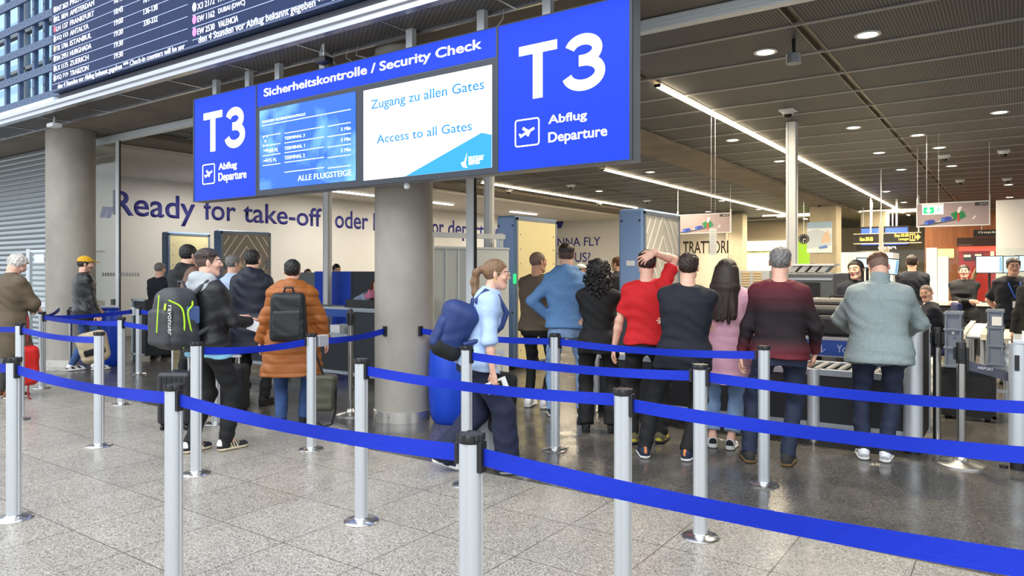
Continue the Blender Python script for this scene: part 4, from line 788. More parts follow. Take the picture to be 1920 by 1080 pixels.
# ------------------------------------------------------------------ bodies: smooth blended volumes turned into one continuous surface
def smin(a, b, k):
    if k <= 0: return np.minimum(a, b)
    h = np.maximum(k-np.abs(a-b), 0)/k; return np.minimum(a, b)-h*h*k*.25
class Vol:
    """a list of soft shapes; mesh() meshes their blend with surface nets"""
    def __init__(s): s.p = []
    def cone(s, a, b, ra, rb=None, k=.02, flat=None, sub=False, clip=None):
        rb = ra if rb is None else rb; a = np.array(a, float); b = np.array(b, float); r = max(ra, rb)
        s.p.append(('c', a, b, ra, rb, flat, np.minimum(a, b)-r, np.maximum(a, b)+r, k, sub, clip)); return s
    def ell(s, c, r, R=None, k=.02, sub=False):
        c = np.array(c, float); r = np.array(r, float); R = np.eye(3) if R is None else np.array(R, float); m = np.full(3, r.max()) if True else r
        s.p.append(('e', c, r, R, None, None, c-m, c+m, k, sub)); return s
    def fn(s, f, lo, hi, k=.0, sub=False): s.p.append(('f', f, None, None, None, None, np.array(lo, float), np.array(hi, float), k, sub)); return s
    def rbox(s, c, half, r, R=None, k=.01, taper=0.):
        c = np.array(c, float); half = np.array(half, float); R = np.eye(3) if R is None else np.array(R); m = np.abs(R) @ half+.01
        def f(X, Y, Z):
            P = (np.stack((X, Y, Z), -1)-c) @ R; 
            if taper: P = P.copy(); g = 1+taper*np.clip(P[..., 2]/half[2], -1, 1); P[..., 0] *= g; P[..., 1] *= g
            q = np.abs(P)-half+r; return np.sqrt((np.maximum(q, 0)**2).sum(-1))+np.minimum(q.max(-1), 0)-r
        s.p.append(('f', f, None, None, None, None, c-m*1.15, c+m*1.15, k, False)); return s
    def mesh(s, res, fold=0., seed=0, post=None, ff=1.):
        pad = 2.5*res+fold
        pos = [q for q in s.p if not q[9]]
        lo = np.min([q[6] for q in pos], 0)-pad; hi = np.max([q[7] for q in pos], 0)+pad
        n = np.ceil((hi-lo)/res).astype(int)+1; ax = [lo[i]+res*np.arange(n[i]) for i in range(3)]; f = np.full(n, .5, np.float32)
        for q in s.p:
            k = q[8]; mg = max(k, res*2)+.03+fold
            i0 = np.clip(np.floor((q[6]-mg-lo)/res).astype(int), 0, n-1); i1 = np.clip(np.ceil((q[7]+mg-lo)/res).astype(int)+1, 1, n)
            if (i1 <= i0).any(): continue
            X, Y, Z = np.meshgrid(ax[0][i0[0]:i1[0]], ax[1][i0[1]:i1[1]], ax[2][i0[2]:i1[2]], indexing='ij', sparse=False)
            if q[0] == 'c':
                a, b, ra, rb, flat = q[1:6]; dx, dy, dz = X-a[0], Y-a[1], Z-a[2]; ba = b-a
                if flat is not None:
                    nn, sc = np.array(flat[0], float), flat[1]; nn = nn/np.linalg.norm(nn); e = (dx*nn[0]+dy*nn[1]+dz*nn[2])*(1/sc-1); bb = ba+nn*(ba@nn)*(1/sc-1)
                    dx = dx+nn[0]*e; dy = dy+nn[1]*e; dz = dz+nn[2]*e; ba = bb
                t = np.clip((dx*ba[0]+dy*ba[1]+dz*ba[2])/max(ba@ba, 1e-9), 0, 1)
                d = np.sqrt((dx-t*ba[0])**2+(dy-t*ba[1])**2+(dz-t*ba[2])**2)-(ra+(rb-ra)*t)
                if flat is not None: d = d*(.5+.5*flat[1])
                if q[10]: e_, n_ = q[10]; d = np.maximum(d, (X-e_[0])*n_[0]+(Y-e_[1])*n_[1]+(Z-e_[2])*n_[2])
            elif q[0] == 'e':
                c, r, R = q[1:4]; V = np.stack((X-c[0], Y-c[1], Z-c[2]), -1) @ R
                k0 = np.sqrt(((V/r)**2).sum(-1)); k1 = np.sqrt(((V/(r*r))**2).sum(-1))+1e-9; d = k0*(k0-1)/k1
            else: d = q[1](X, Y, Z)
            sl = tuple(slice(i0[i], i1[i]) for i in range(3))
            f[sl] = -smin(-f[sl], d, k) if q[9] else smin(f[sl], d, k)
        if fold or post:
            X, Y, Z = np.meshgrid(*ax, indexing='ij')
            if fold:
                rr = np.random.RandomState(seed); o = rr.rand(6)*6.28
                w1 = np.sin(9*ff*X+o[0]+2*np.sin(7*ff*Z+o[1]))+np.sin(13*ff*Z+o[2]+3*np.sin(6*ff*X+o[3])+4*Y*ff); w2 = np.sin(31*ff*Z+14*ff*X+o[4]+2.5*np.sin(9*ff*Y+o[5]))
                w3 = np.sin(60*Z+24*X+o[1]+3*np.sin(10*X+o[2])+2.5*np.sin(8*Y+o[0])+2*np.sin(7*Z)); f = f+(fold*(.4*w1+.4*w2*np.clip(.5+.5*w1, 0, 1)+.45*w3*np.clip(.5-.6*w1, 0, 1))).astype(np.float32)
            if post: f = post(f, X, Y, Z)
        f[0], f[-1] = 1, 1; f[:, 0], f[:, -1] = 1, 1; f[:, :, 0], f[:, :, -1] = 1, 1
        return nets(f, lo, res)
def nets(f, lo, res):
    ins = f < 0; c = np.zeros(np.array(f.shape)-1, np.int8)
    for i in (0, 1):
        for j in (0, 1):
            for k in (0, 1): c += ins[i:ins.shape[0]-1+i, j:ins.shape[1]-1+j, k:ins.shape[2]-1+k]
    I = np.argwhere((c > 0) & (c < 8)); ix = np.full(c.shape, -1, np.int64); ix[tuple(I.T)] = np.arange(len(I))
    acc = np.zeros((len(I), 3)); cnt = np.zeros(len(I)); cr = [(i, j, k) for i in (0,1) for j in (0,1) for k in (0,1)]
    for a in cr:
        for b in cr:
            if sum(b)-sum(a) == 1 and sum(abs(np.array(b)-np.array(a))) == 1:
                fa = f[tuple((I+a).T)]; fb = f[tuple((I+b).T)]; m = (fa < 0) != (fb < 0); t = np.where(m, fa/np.where(m, fa-fb, 1), 0)
                p = np.array(a)+t[:, None]*(np.array(b)-np.array(a)); acc[m] += p[m]; cnt[m] += 1
    V = lo+res*(I+acc/cnt[:, None]); Fs = []
    for d in range(3):
        u, v = (d+1) % 3, (d+2) % 3; s0 = [slice(None)]*3; s1 = [slice(None)]*3; s0[d] = slice(0, -1); s1[d] = slice(1, None)
        A = ins[tuple(s0)]; B = ins[tuple(s1)]; E = np.argwhere(A != B); E = E[(E[:, u] > 0) & (E[:, v] > 0) & (E[:, u] < f.shape[u]-1) & (E[:, v] < f.shape[v]-1)]
        eu = np.eye(3, dtype=int)[u]; ev = np.eye(3, dtype=int)[v]
        q = np.stack([ix[tuple((E-eu-ev).T)], ix[tuple((E-ev).T)], ix[tuple(E.T)], ix[tuple((E-eu).T)]], 1); fl = ~A[tuple(E.T)]; q[fl] = q[fl][:, ::-1]; Fs.append(q)
    return V, np.concatenate(Fs)
def merge(parts):
    vs, fs, n = [], [], 0
    for v, f in parts: vs.append(v); fs.append(f+n); n += len(v)
    return np.concatenate(vs), np.concatenate(fs)
def nobj(name, VF, mats, parent, mi=None, label=None):
    V, Fq = VF; me = bpy.data.meshes.new(name); me.vertices.add(len(V)); me.vertices.foreach_set('co', V.astype(np.float32).ravel())
    me.loops.add(len(Fq)*4); me.loops.foreach_set('vertex_index', Fq.astype(np.int32).ravel()); me.polygons.add(len(Fq)); me.polygons.foreach_set('loop_start', np.arange(len(Fq), dtype=np.int32)*4)
    for m in (mats if isinstance(mats, (list, tuple)) else [mats]): me.materials.append(m)
    if mi is not None: me.polygons.foreach_set('material_index', mi.astype(np.int32))
    me.polygons.foreach_set('use_smooth', np.ones(len(Fq), bool)); me.update(calc_edges=True); me.validate()
    o = link_mesh(name, me, parent)
    if label: o['label'] = label
    return o
def rotm(yaw=0, pitch=0, roll=0):
    """yaw>0 turns to the person's right, pitch>0 looks down, roll>0 tilts to the right; degrees"""
    y, p, r = [math.radians(v) for v in (yaw, pitch, roll)]
    return np.array(Matrix.Rotation(-y, 3, 'Z') @ Matrix.Rotation(-p, 3, 'X') @ Matrix.Rotation(r, 3, 'Y'))
def nrm(v): v = np.array(v, float); return v/(np.linalg.norm(v)+1e-9)
def ik(S, T, l1, l2, pole):
    S = np.array(S, float); T = np.array(T, float); d = T-S; L = np.linalg.norm(d)
    if L > (l1+l2)*.998: T = S+d/L*(l1+l2)*.998; d = T-S; L = np.linalg.norm(d)
    L = max(L, abs(l1-l2)*1.05+1e-3)
    a = (l1*l1-l2*l2+L*L)/(2*L); h = math.sqrt(max(l1*l1-a*a, 0)); u = d/np.linalg.norm(d); p = np.array(pole, float); p = nrm(p-u*(p@u)); return S+u*a+p*h, T
SKINM = mat('skin fair', rgb(226,176,152), .5, noise=.04, nscale=30); SKINT = mat('skin tan', rgb(206,152,124), .5, noise=.04, nscale=30); LIPM = mat('lips', rgb(190,112,106), .45); EYEW = mat('eye white', rgb(235,230,225), .25); IRIS = mat('iris', rgb(46,36,30), .2); 
def hairm(n, c): return mat('hair '+n, c, .5, noise=.35, nscale=60, bump=.6, bscale=90, stretch=(1, 1, .18))
HB = hairm('dark brown', rgb(48,36,30)); HK = hairm('black', rgb(26,23,23)); HG = hairm('grey', rgb(118,114,112)); HW = hairm('white', rgb(196,190,182)); HBR = hairm('brown', rgb(92,62,42)); HBL = hairm('dark blonde', rgb(118,88,60)); HSH = mat('shaved hair', rgb(122,98,84), .6, noise=.1, nscale=80); HSD = mat('shaved dark hair', rgb(82,64,54), .6, noise=.1, nscale=80)
def head_vol(Rh, hc, s, female=False, ear=True, jaw=1.):
    v = Vol(); L = lambda p: hc+Rh @ (np.array(p)*s)
    v.ell(L((0, -.014, .028)), np.array((.0755, .096, .087))*s, Rh); v.ell(L((0, .022, -.036)), np.array((.056*jaw, .067, .082))*s, Rh, k=.03)
    v.ell(L((0, .066, -.098)), np.array((.024*jaw, .02, .018))*s, Rh, k=.03)
    for sx in (-1, 1):
        v.cone(L((sx*.048*jaw, -.005, -.062)), L((sx*.022, .06, -.1)), .018*s, .014*s, k=.03); v.ell(L((sx*.04, .062, -.022)), np.array((.024, .022, .02))*s, Rh, k=.025)
        if ear: v.ell(L((sx*.079, -.012, -.006)), np.array((.008, .019, .031))*s, Rh @ rotm(sx*-22), k=.008)
    v.cone(L((-.03, .082, .03)), L((.03, .082, .03)), .0105*s, k=.02)
    for sx in (-1, 1): v.ell(L((sx*.033, .106, .008)), np.array((.019, .018, .014))*s, Rh, k=.014, sub=True)
    for sx in (-1, 1): v.ell(L((sx*.032, .082, .008)), np.array((.0145, .0145, .0135))*s, Rh, k=.004)
    v.cone(L((0, .09, .016)), L((0, .108, -.022)), .008*s, .0115*s, k=.012)
    for sx in (-1, 1): v.ell(L((sx*.012, .1, -.026)), np.array((.009, .011, .008))*s, Rh, k=.008)
    v.ell(L((0, .085, -.053)), np.array((.023, .011, .006))*s, Rh, k=.008); v.ell(L((0, .083, -.0635)), np.array((.02, .011, .0065))*s, Rh, k=.008)
    return v
def head_mats(V, Fq, Rh, hc, s, beard=0, brow=True):
    c = V[Fq].mean(1); p = (c-hc) @ Rh/s; mi = np.zeros(len(Fq), int); x, y, z = np.abs(p[:, 0]), p[:, 1], p[:, 2]; fr = y > .07
    if beard:
        b = (z < -.028-.0*y) & (y > .0) & (z > -.13); b &= ~((z > -.046) & (x < .035) & (y > .06)) if beard == 1 else np.ones(len(b), bool); mi[b] = 5
    if beard == 2: mi[mi == 5] = 0; mi[fr & (z < -.03) & (z > -.047) & (x < .026)] = 4
    mi[fr & (x < .024*(1-((z+.058)/.02)**2*.4)) & (np.abs(z+.058) < .0115)] = 1
    ex = (x-.032)/.0135; ez = (z-.007)/.005; e = fr & (ex**2+ez**2 < 1); mi[e] = 2; mi[e & ((x-.032)**2+(z-.007)**2 < .0062**2)] = 3
    mi[fr & (ex**2+ez**2 < 1.5) & (z > .0105) & (mi == 0)] = 3
    if brow: mi[(y > .06) & (np.abs(x-.032) < .019) & (np.abs(z-.030+(x-.03)**2*9) < .0042)] = 4
    return mi
def hairline(y): return np.interp(y, [-.12, -.06, -.02, .02, .035, .055, .085, .12], [-.062, -.058, -.04, -.012, .02, .055, .072, .078])
def hair(t, style, Rh, hc, s, m, res, seed=0, mats2=None):
    v = Vol(); L = lambda p: hc+Rh @ (np.array(p)*s); rr = np.random.RandomState(seed)
    def cap(th_top, th_side, line=hairline, amp=.0):
        r0 = np.array((.0755, .096, .087)); c0 = np.array((0, -.014, .028))
        def f(X, Y, Z):
            P = (np.stack((X, Y, Z), -1)-hc) @ Rh/s; q = P-c0; w_ = np.clip((P[..., 2]-.03)/.05, 0, 1); th = th_side+(th_top-th_side)*w_*w_*(3-2*w_)
            if amp: th = th+amp*(np.sin(P[..., 0]*150+4*np.sin(P[..., 2]*45+seed)+3*np.sin(P[..., 1]*50))+.6*np.sin(P[..., 1]*120+4*np.sin(P[..., 0]*60)))
            rr_ = r0+th[..., None]; k0 = np.sqrt(((q/rr_)**2).sum(-1)); k1 = np.sqrt(((q/(rr_*rr_))**2).sum(-1))+1e-9; d = k0*(k0-1)/k1
            return np.maximum(d, (line(P[..., 1])-P[..., 2])*.8)*s
        v.fn(f, hc-.14*s, hc+.15*s)
    if style == 'short': cap(.016, .008, amp=.0018)
    elif style == 'fade': cap(.018, .0035, amp=.0012)
    elif style == 'buzz': cap(.004, .003)
    elif style == 'bald': cap(.0015, .004, line=lambda y: np.where(y > .03, .2, hairline(y)))
    elif style == 'full': cap(.024, .018, amp=.003)
    elif style == 'white': cap(.022, .02, line=lambda y: np.interp(y, [-.12, -.02, .02, .05, .12], [-.075, -.05, -.01, .07, .085]), amp=.004)
    elif style == 'tight': cap(.008, .007, amp=.0006)
    elif style == 'pony':
        cap(.011, .008, amp=.0006); v.ell(L((0, -.118, .03)), np.array((.026, .024, .026))*s, Rh, k=.02); pts = [(.0, -.13, .03), (-.012, -.165, .0), (-.02, -.17, -.08), (-.016, -.155, -.17), (-.008, -.14, -.24)]; rs = [.022, .03, .034, .03, .012]
        for i in range(4): v.cone(L(pts[i]), L(pts[i+1]), rs[i]*s, rs[i+1]*s, k=.02)
    elif style == 'long':
        cap(.022, .02, line=lambda y: np.interp(y, [-.12, 0., .03, .06, .12], [-.1, -.09, .0, .066, .085]), amp=.001)
        for i in range(11):
            a = -1.25+2.5*i/10; x0 = .082*math.sin(a); y0 = -.012-.088*math.cos(a); ln = .43+rr.rand()*.07-.06*abs(a); x1 = x0*1.45+rr.randn()*.012
            bk = .5+.5*math.cos(a); v.cone(L((x0, y0, .03)), L((x0*1.3, y0-.03-.03*bk, -.14)), .03*s, .034*s, k=.02); v.cone(L((x0*1.3, y0-.03-.03*bk, -.14)), L((x1, -.06-.125*bk+rr.randn()*.008, -ln)), .034*s, .015*s, k=.018)
    elif style == 'curly':
        cap(.035, .03, line=lambda y: np.interp(y, [-.12, 0., .03, .06, .12], [-.1, -.09, .0, .07, .09]))
        for i in range(900):
            a = rr.rand()*2*PI; z = .12-rr.rand()*.42; 
            if z > .02: q = math.sqrt(max(0, 1-((z-.02)/.13)**2)); R_ = .118*q
            else: R_ = .115+.028*math.sin(min(1, (-z+.02)/.2)*PI)-max(0, -z-.2)*.35
            R_ *= .84+.27*rr.rand()**1.6; x, y = R_*math.sin(a), -.02+R_*math.cos(a)
            if y > .05 and z < .085: continue
            if z < -.09 and y > .0: y *= .4
            v.ell(L((x, y-.02*(z < -.05), z)), np.array((.006+.006*rr.rand(), .006+.006*rr.rand(), .009+.010*rr.rand()))*s, None, k=.006)
        v.ell(L((0, -.06, -.12)), np.array((.1, .055, .14))*s, Rh, k=.03)
    elif style == 'sleek':
        cap(.014, .012, line=lambda y: np.interp(y, [-.12, 0., .03, .06, .12], [-.1, -.03, .045, .07, .085]))
        for sx in (-1, 1):
            v.cone(L((sx*.07, .015, .05)), L((sx*.08, .0, -.06)), .014*s, .013*s, k=.02); v.cone(L((sx*.08, 0, -.06)), L((sx*.085, .02, -.24)), .015*s, .008*s, k=.015)
        v.cone(L((0, -.08, 0)), L((0, -.08, -.2)), .06*s, .04*s, k=.03)
    elif style == 'bun': cap(.010, .009); v.ell(L((0, -.13, .02)), np.full(3, .035*s), Rh, k=.02)
    VF = v.mesh(min(res, .0042)); mi = None; ms = m
    if style == 'fade' or mats2:
        p = (VF[0][VF[1]].mean(1)-hc) @ Rh/s; mi = np.where(p[:, 2] < np.interp(p[:, 1], [-.1, 0, .06], [.028, .045, .05]), 1, 0); ms = [m, mats2 or HSD]
    return nobj('hair', VF, ms, t, mi)
def hand_vol(v, W, d, n, side, s=1., curl=.35, spread=.0, thumb=1.):
    """W wrist, d finger direction, n palm normal (the way the palm faces), side +1 right hand"""
    W = np.array(W, float); d = nrm(d); n = nrm(np.array(n)-d*(np.array(n)@d)); t = np.cross(n, d)*side; t = nrm(t)
    # t: towards the thumb
    k = .006; v.cone(W-d*.02*s, W+d*.03*s, .029*s, .032*s, k=.015, flat=(n, .62)); v.cone(W+d*.035*s+t*.016*s, W+d*.085*s+t*.018*s, .022*s, .021*s, k=.012, flat=(n, .6)); v.cone(W+d*.035*s-t*.016*s, W+d*.08*s-t*.018*s, .022*s, .019*s, k=.012, flat=(n, .6))
    for i, (off, ln, r) in enumerate(((.029, .072, .0086), (.010, .08, .0088), (-.009, .074, .0085), (-.027, .058, .0076))):
        p = W+d*(.086-.004*abs(i-1))*s+t*off*s; a = curl*(.7+.12*i); dd = nrm(d+t*spread*(1.5-i)*.25); ang = 0
        for j, fr in enumerate((.44, .31, .25)):
            ang += a*(1.1, 1.3, .8)[j]; e = dd*math.cos(ang)+n*math.sin(ang); q = p+e*ln*fr*s; v.cone(p, q, r*s*(1-.08*j), r*s*(.92-.08*j), k=k); p = q
    p = W+d*.022*s+t*.026*s; e = nrm(d*.62+t*.72*thumb+n*.28); q = p+e*.042*s; v.cone(p, q, .0125*s, .0105*s, k=.012); e2 = nrm(d*.85+t*.25*thumb+n*.35); v.cone(q, q+e2*.032*s, .0102*s, .0085*s, k=.006)
MALE = [(-.2, .16, .105, -.005), (-.08, .172, .122, -.012), (.0, .170, .120, -.008), (.1, .152, .106, 0), (.2, .158, .108, .0), (.32, .176, .118, .0), (.42, .178, .115, -.006), (.48, .15, .095, -.012), (.525, .092, .075, -.016), (.57, .062, .06, -.012)]
FEM = [(-.2, .165, .11, -.01), (-.08, .178, .125, -.016), (.0, .168, .115, -.008), (.11, .128, .092, 0), (.2, .134, .096, .002), (.32, .155, .118, .012), (.42, .158, .102, -.002), (.485, .145, .085, -.012), (.53, .09, .068, -.016), (.57, .054, .053, -.012)]
def ringfn(rings, O, R, s, wd, infl, z0, z1, flare=0., p=2.4, dep=1.):
    zr = np.array([r[0] for r in rings])*s; a = np.array([r[1] for r in rings])*s*wd; b = np.array([r[2] for r in rings])*s*dep; c = np.array([r[3] for r in rings])*s
    def f(X, Y, Z):
        P = (np.stack((X, Y, Z), -1)-O) @ R; z = P[..., 2]; zc = z
        A = np.interp(zc, zr, a)+infl; B = np.interp(zc, zr, b)+infl; c_ = np.interp(zc, zr, c)
        if flare: fl = np.clip((.12*s-z)/(.3*s), 0, 1.6)*flare; A = A+fl; B = B+fl*.8
        d = ((np.abs(P[..., 0]/A)**p+np.abs((P[..., 1]-c_)/B)**p)**(1/p)-1)*np.minimum(A, B)
        return np.maximum(d, np.maximum(z0-z, z-z1))
    return f
def person(label, x, y, fa, h=1.75, z=0., female=False, wd=1., dep=1., lean=0, side=0, twist=0, head=(0, 0, 0), feet=None, drop=0., arms=None, skin=None, top=None, bottom=None, shoes=None, hairs=('short', None), beard=0, res=.009, brows=None, extra=None, belly=0., ears=True, sit=None, jaw=1., group=None, neckf=0.):
    s = h/1.75; skin = skin or SKINM; rings = [tuple(r) for r in (FEM if female else MALE)]
    if belly: rings = [(a, b+belly*.5*max(0, 1-abs(a-.12)/.22), c+belly*max(0, 1-abs(a-.12)/.25), d+belly*.6*max(0, 1-abs(a-.12)/.25)) for a, b, c, d in rings]
    t = thing('person', label, 'person', (x, y, z), YAW-math.radians(fa), group)
    pel = np.array((0, 0, .925*s-drop)) if sit is None else np.array(sit); Rp = rotm(0, lean, side); Rt = Rp @ rotm(twist)
    T = lambda p: pel+Rt @ (np.array(p, float)*s)
    hc = pel+Rt @ np.array((0, neckf*s, .575*s)) + Rt @ rotm(head[0]*.3, head[1]*.4, head[2]*.5) @ (np.array((0, .012, .125))*s); Rh = Rt @ rotm(*head)
    Sh = {1: T((.166*wd, -.012, .47)), -1: T((-.166*wd, -.012, .47))}
    arms = arms or {}; J = {}
    for sd in (1, -1):
        a = arms.get(sd, {}); tw = a.get('t', (sd*.25*wd, .04, .80)); pole = a.get('p', (sd*.4, -1, -.2)); E, W = ik(Sh[sd], np.array(tw, float), .295*s, .255*s, pole)
        fd = nrm(W-E); J[sd] = (E, W, a.get('d', fd), a.get('n', (-sd, 0, 0) if abs(fd[2]) > .6 else (0, 0, -1)), a.get('curl', .45), a.get('spread', 0))
    feet = feet or {}; Lg = {}
    for sd in (1, -1):
        ft = feet.get(sd, (sd*.11, 0, sd*8, 0, 0)); hp = pel+Rp @ (np.array((sd*.092*wd, 0, -.02))*s); yaw, lift, pit = ft[2], (ft[3] if len(ft) > 3 else 0), (ft[4] if len(ft) > 4 else 0)
        Rf = rotm(yaw, pit); ball = np.array((ft[0], ft[1], lift))+rotm(yaw) @ np.array((0, .10*s, 0)); ank = ball+Rf @ np.array((0, -.12*s, .09*s)); K, A = ik(hp, ank, .435*s, .425*s, (Rf @ np.array((sd*.08, 1, .05)))); Lg[sd] = (hp, K, A, Rf, ball)
    # body
    v = Vol(); v.fn(ringfn(rings, pel, Rt, s, wd, -.022, -.08*s, .575*s, dep=dep), pel-np.array((.3, .3, .3))*1.0, pel+np.array((.35, .35, .62))*1.0)
    v.cone(T((0, -.02, .5)), hc+Rh @ (np.array((0, -.022, -.06))*s), (.052 if female else .060)*s, (.047 if female else .056)*s, k=.03)
    for sd in (1, -1):
        E, W = J[sd][:2]; g = .85 if female else 1.
        v.cone(Sh[sd]-Rt @ np.array((sd*.02, 0, .01)), E, .043*s*g, .036*s*g, k=.04); v.cone(E, E+(W-E)*.3, .036*s*g, .038*s*g, k=.02); v.cone(E+(W-E)*.3, W, .038*s*g, .026*s*g, k=.02)
        hp, K, A, Rf, ball = Lg[sd]; v.cone(hp, K, .062*s, .042*s, k=.04); v.cone(K, K+(A-K)*.35, .042*s, .044*s, k=.02); v.cone(K+(A-K)*.35, A, .044*s, .033*s, k=.02); v.cone(A, ball+Rf @ np.array((0, 0, .03)), .034*s, .03*s, k=.03)
    parts = [v.mesh(max(res, .009))]; hv = head_vol(Rh, hc, s*.985, female, ears, jaw); hv.cone(T((0, -.02, .5)), hc+Rh @ (np.array((0, -.022, -.06))*s), (.052 if female else .060)*s, (.047 if female else .056)*s, k=.02)
    if extra and 'headvol' in extra: extra['headvol'](hv, lambda p: hc+Rh @ (np.array(p)*s))
    HV = hv.mesh(.0042 if res < .012 else .006); nh = len(HV[1]); hm = head_mats(HV[0], HV[1], Rh, hc, s*.985, beard); nb = len(parts[0][1]); parts.append(HV); mi = [np.zeros(nb, int), hm]
    for sd in (1, -1):
        E, W, fd, n_, cu, sp = J[sd]; hv = Vol(); hand_vol(hv, W, fd, n_, sd, s*(.92 if female else 1), cu, sp); q = hv.mesh(.0042 if res < .012 else .006); parts.append(q); mi.append(np.zeros(len(q[1]), int))
    hcol = hairs[1] or HB
    nobj('body', merge(parts), [skin, LIPM, EYEW, IRIS, brows or hcol, mat('stubble '+skin.name, tuple(a*.45+b*.55 for a, b in zip(skin.node_tree.nodes['Principled BSDF'].inputs['Base Color'].default_value[:3], rgb(92,74,66))), .6) if beard != 3 else mat('beard dark', rgb(60,46,40), .8)], t, np.concatenate(mi))
    if hairs[0]: hair(t, hairs[0], Rh, hc, s*.985, hcol, res, seed=int(abs(x*100)) % 97, mats2=hairs[2] if len(hairs) > 2 else None)
    # clothes
    if bottom:
        r = bottom.get('r', (.082, .062, .05)); v = Vol(); zt = bottom.get('zt', .1)*s; v.fn(ringfn(rings, pel, Rp, s, wd, .004, -.12*s, zt, dep=dep), pel-.3, pel+.3, k=.0)
        for sd in (1, -1):
            hp, K, A, Rf, ball = Lg[sd]; v.cone(hp+np.array((0, 0, -.02)), K, r[0]*s*(.5+.5*wd), r[1]*s, k=.05); sh_ = bottom.get('short', -.04); e = A+(K-A)*sh_; v.cone(K, e-(K-A)*.1, r[1]*s, r[2]*s, k=.03, clip=(e, nrm(A-K)))
        nobj(bottom.get('name', 'trousers'), v.mesh(res, bottom.get('fold', .008), seed=len(label), ff=1.5), bottom['m'], t)
    if shoes:
        for sd in (1, -1):
            hp, K, A, Rf, ball = Lg[sd]; v = Vol(); g = s*(.9 if female else 1.); O = ball-Rf @ (np.array((0, .10, 0))*s); Q = lambda p: O+Rf @ (np.array(p)*g)
            v.ell(Q((0, -.055, .045)), np.array((.038, .045, .052))*g, Rf); v.cone(Q((0, -.045, .075)), Q((0, -.03, .085)), .038*g, .036*g, k=.03); v.cone(Q((0, -.02, .062)), Q((0, .09, .038)), .04*g, .034*g, k=.03); v.ell(Q((0, .125, .03)), np.array((.044, .062, .032))*g, Rf, k=.03)
            v.cone(Q((0, -.05, .016)), Q((0, .13, .016)), .046*g, .05*g, k=.004, flat=(Rf @ np.array((0, 0, 1)), .42))
            cp = lambda f, X, Y, Z: np.maximum(f, -((np.stack((X, Y, Z), -1)-O) @ Rf)[..., 2])
            VF = v.mesh(.006 if res < .012 else .009, post=cp); c = (VF[0][VF[1]].mean(1)-O) @ Rf/g; mi_ = np.zeros(len(c), int); mi_[c[:, 2] < shoes.get('sole', .026)] = 1
            if 'stripe' in shoes: st_ = (np.abs(c[:, 0]) > .02) & (c[:, 1] > -.0) & (c[:, 1] < .085) & (c[:, 2] > .026) & (c[:, 2] < .075) & (np.mod(c[:, 1]+c[:, 2]*.4, .026) < .013); mi_[st_] = 1; mi_[(c[:, 1] > .03) & (c[:, 2] > .062) & (np.abs(c[:, 0]) < .02) & (np.mod(c[:, 1], .02) < .01)] = 1
            if 'toe' in shoes: mi_[(c[:, 1] > .12) & (c[:, 2] > .026)] = 1
            if 'patch' in shoes: mi_[(np.sin(c[:, 1]*70+c[:, 2]*60) > .3) & (c[:, 2] > .03) & (c[:, 2] < .075)] = 2
            if 'heel' in shoes: mi_[(c[:, 1] < -.075) & (c[:, 2] > .05) & (np.abs(c[:, 0]) < shoes['heel']*.02)] = 2
            nobj('shoe', VF, [shoes['m'], shoes.get('sm', WHITEM), shoes.get('pm', mat('dark shoe patch', rgb(40,42,50), .6))], t, mi_)
    tops = top if isinstance(top, list) else [top] if top else []
    for tp in tops:
        inf = tp.get('infl', .012); v = Vol(); hem = tp.get('hem', -.1)*s; zt = tp.get('zt', .545)*s
        v.fn(ringfn(rings, pel, Rt, s, wd, inf, hem, zt, tp.get('flare', 0), dep=dep), pel-np.array((.4, .4, .55)), pel+np.array((.4, .4, .65)), k=.0)
        if hem < .02 and bottom and not tp.get('open'):
            r = bottom.get('r', (.082, .062, .05)); hz = T((0, 0, hem/s))
            for sd in (1, -1):
                hp, K = Lg[sd][:2]; v.cone(hp+np.array((0, 0, .02)), K, r[0]*s*(.5+.5*wd)+inf, r[1]*s+inf, k=.05, clip=(hz, -Rt[:, 2]))
        if tp.get('sleeve', 'long') != 'none':
            for sd in (1, -1):
                E, W = J[sd][:2]; ru, re, rw = tp.get('sr', (.052, .047, .04)); S0 = Sh[sd]-Rt @ np.array((sd*.025*s, 0, .012*s)); sl = tp.get('sleeve', 'long')
                v.cone(T((sd*.07, -.014, .505)), Sh[sd]-Rt @ np.array((sd*.0, 0, .004)), (.05+inf*.5)*s, (.048+inf*.6)*s, k=.04)
                if sl == 'short':
                    e = S0+(E-S0)*tp.get('slen', .62); v.cone(S0, e+(E-S0)*.1, ru*s, (ru+.006)*s, k=.04, clip=(e, nrm(E-S0)))
                elif sl == 'elbow': v.cone(S0, E, ru*s, re*s, k=.04); e = E+(W-E)*.12; v.cone(E, e+(W-E)*.15, re*s, re*s, k=.02, clip=(e, nrm(W-E)))
                else:
                    e = W+(W-E)*tp.get('cuff', -.02); v.cone(S0, E, ru*s, re*s, k=.04); v.cone(E, e+(W-E)*.15, re*s, rw*s, k=.02, clip=(e, nrm(W-E)))
        if tp.get('collar'):
            c0 = T((0, -.016, .535)); c1 = hc+Rh @ (np.array((0, -.024, -.085))*s); v.cone(c0, c0+(c1-c0)*(tp.get('clen', .55)+.3), .076*s, .07*s, k=.02, clip=(c0+(c1-c0)*tp.get('clen', .55), nrm(c1-c0)))
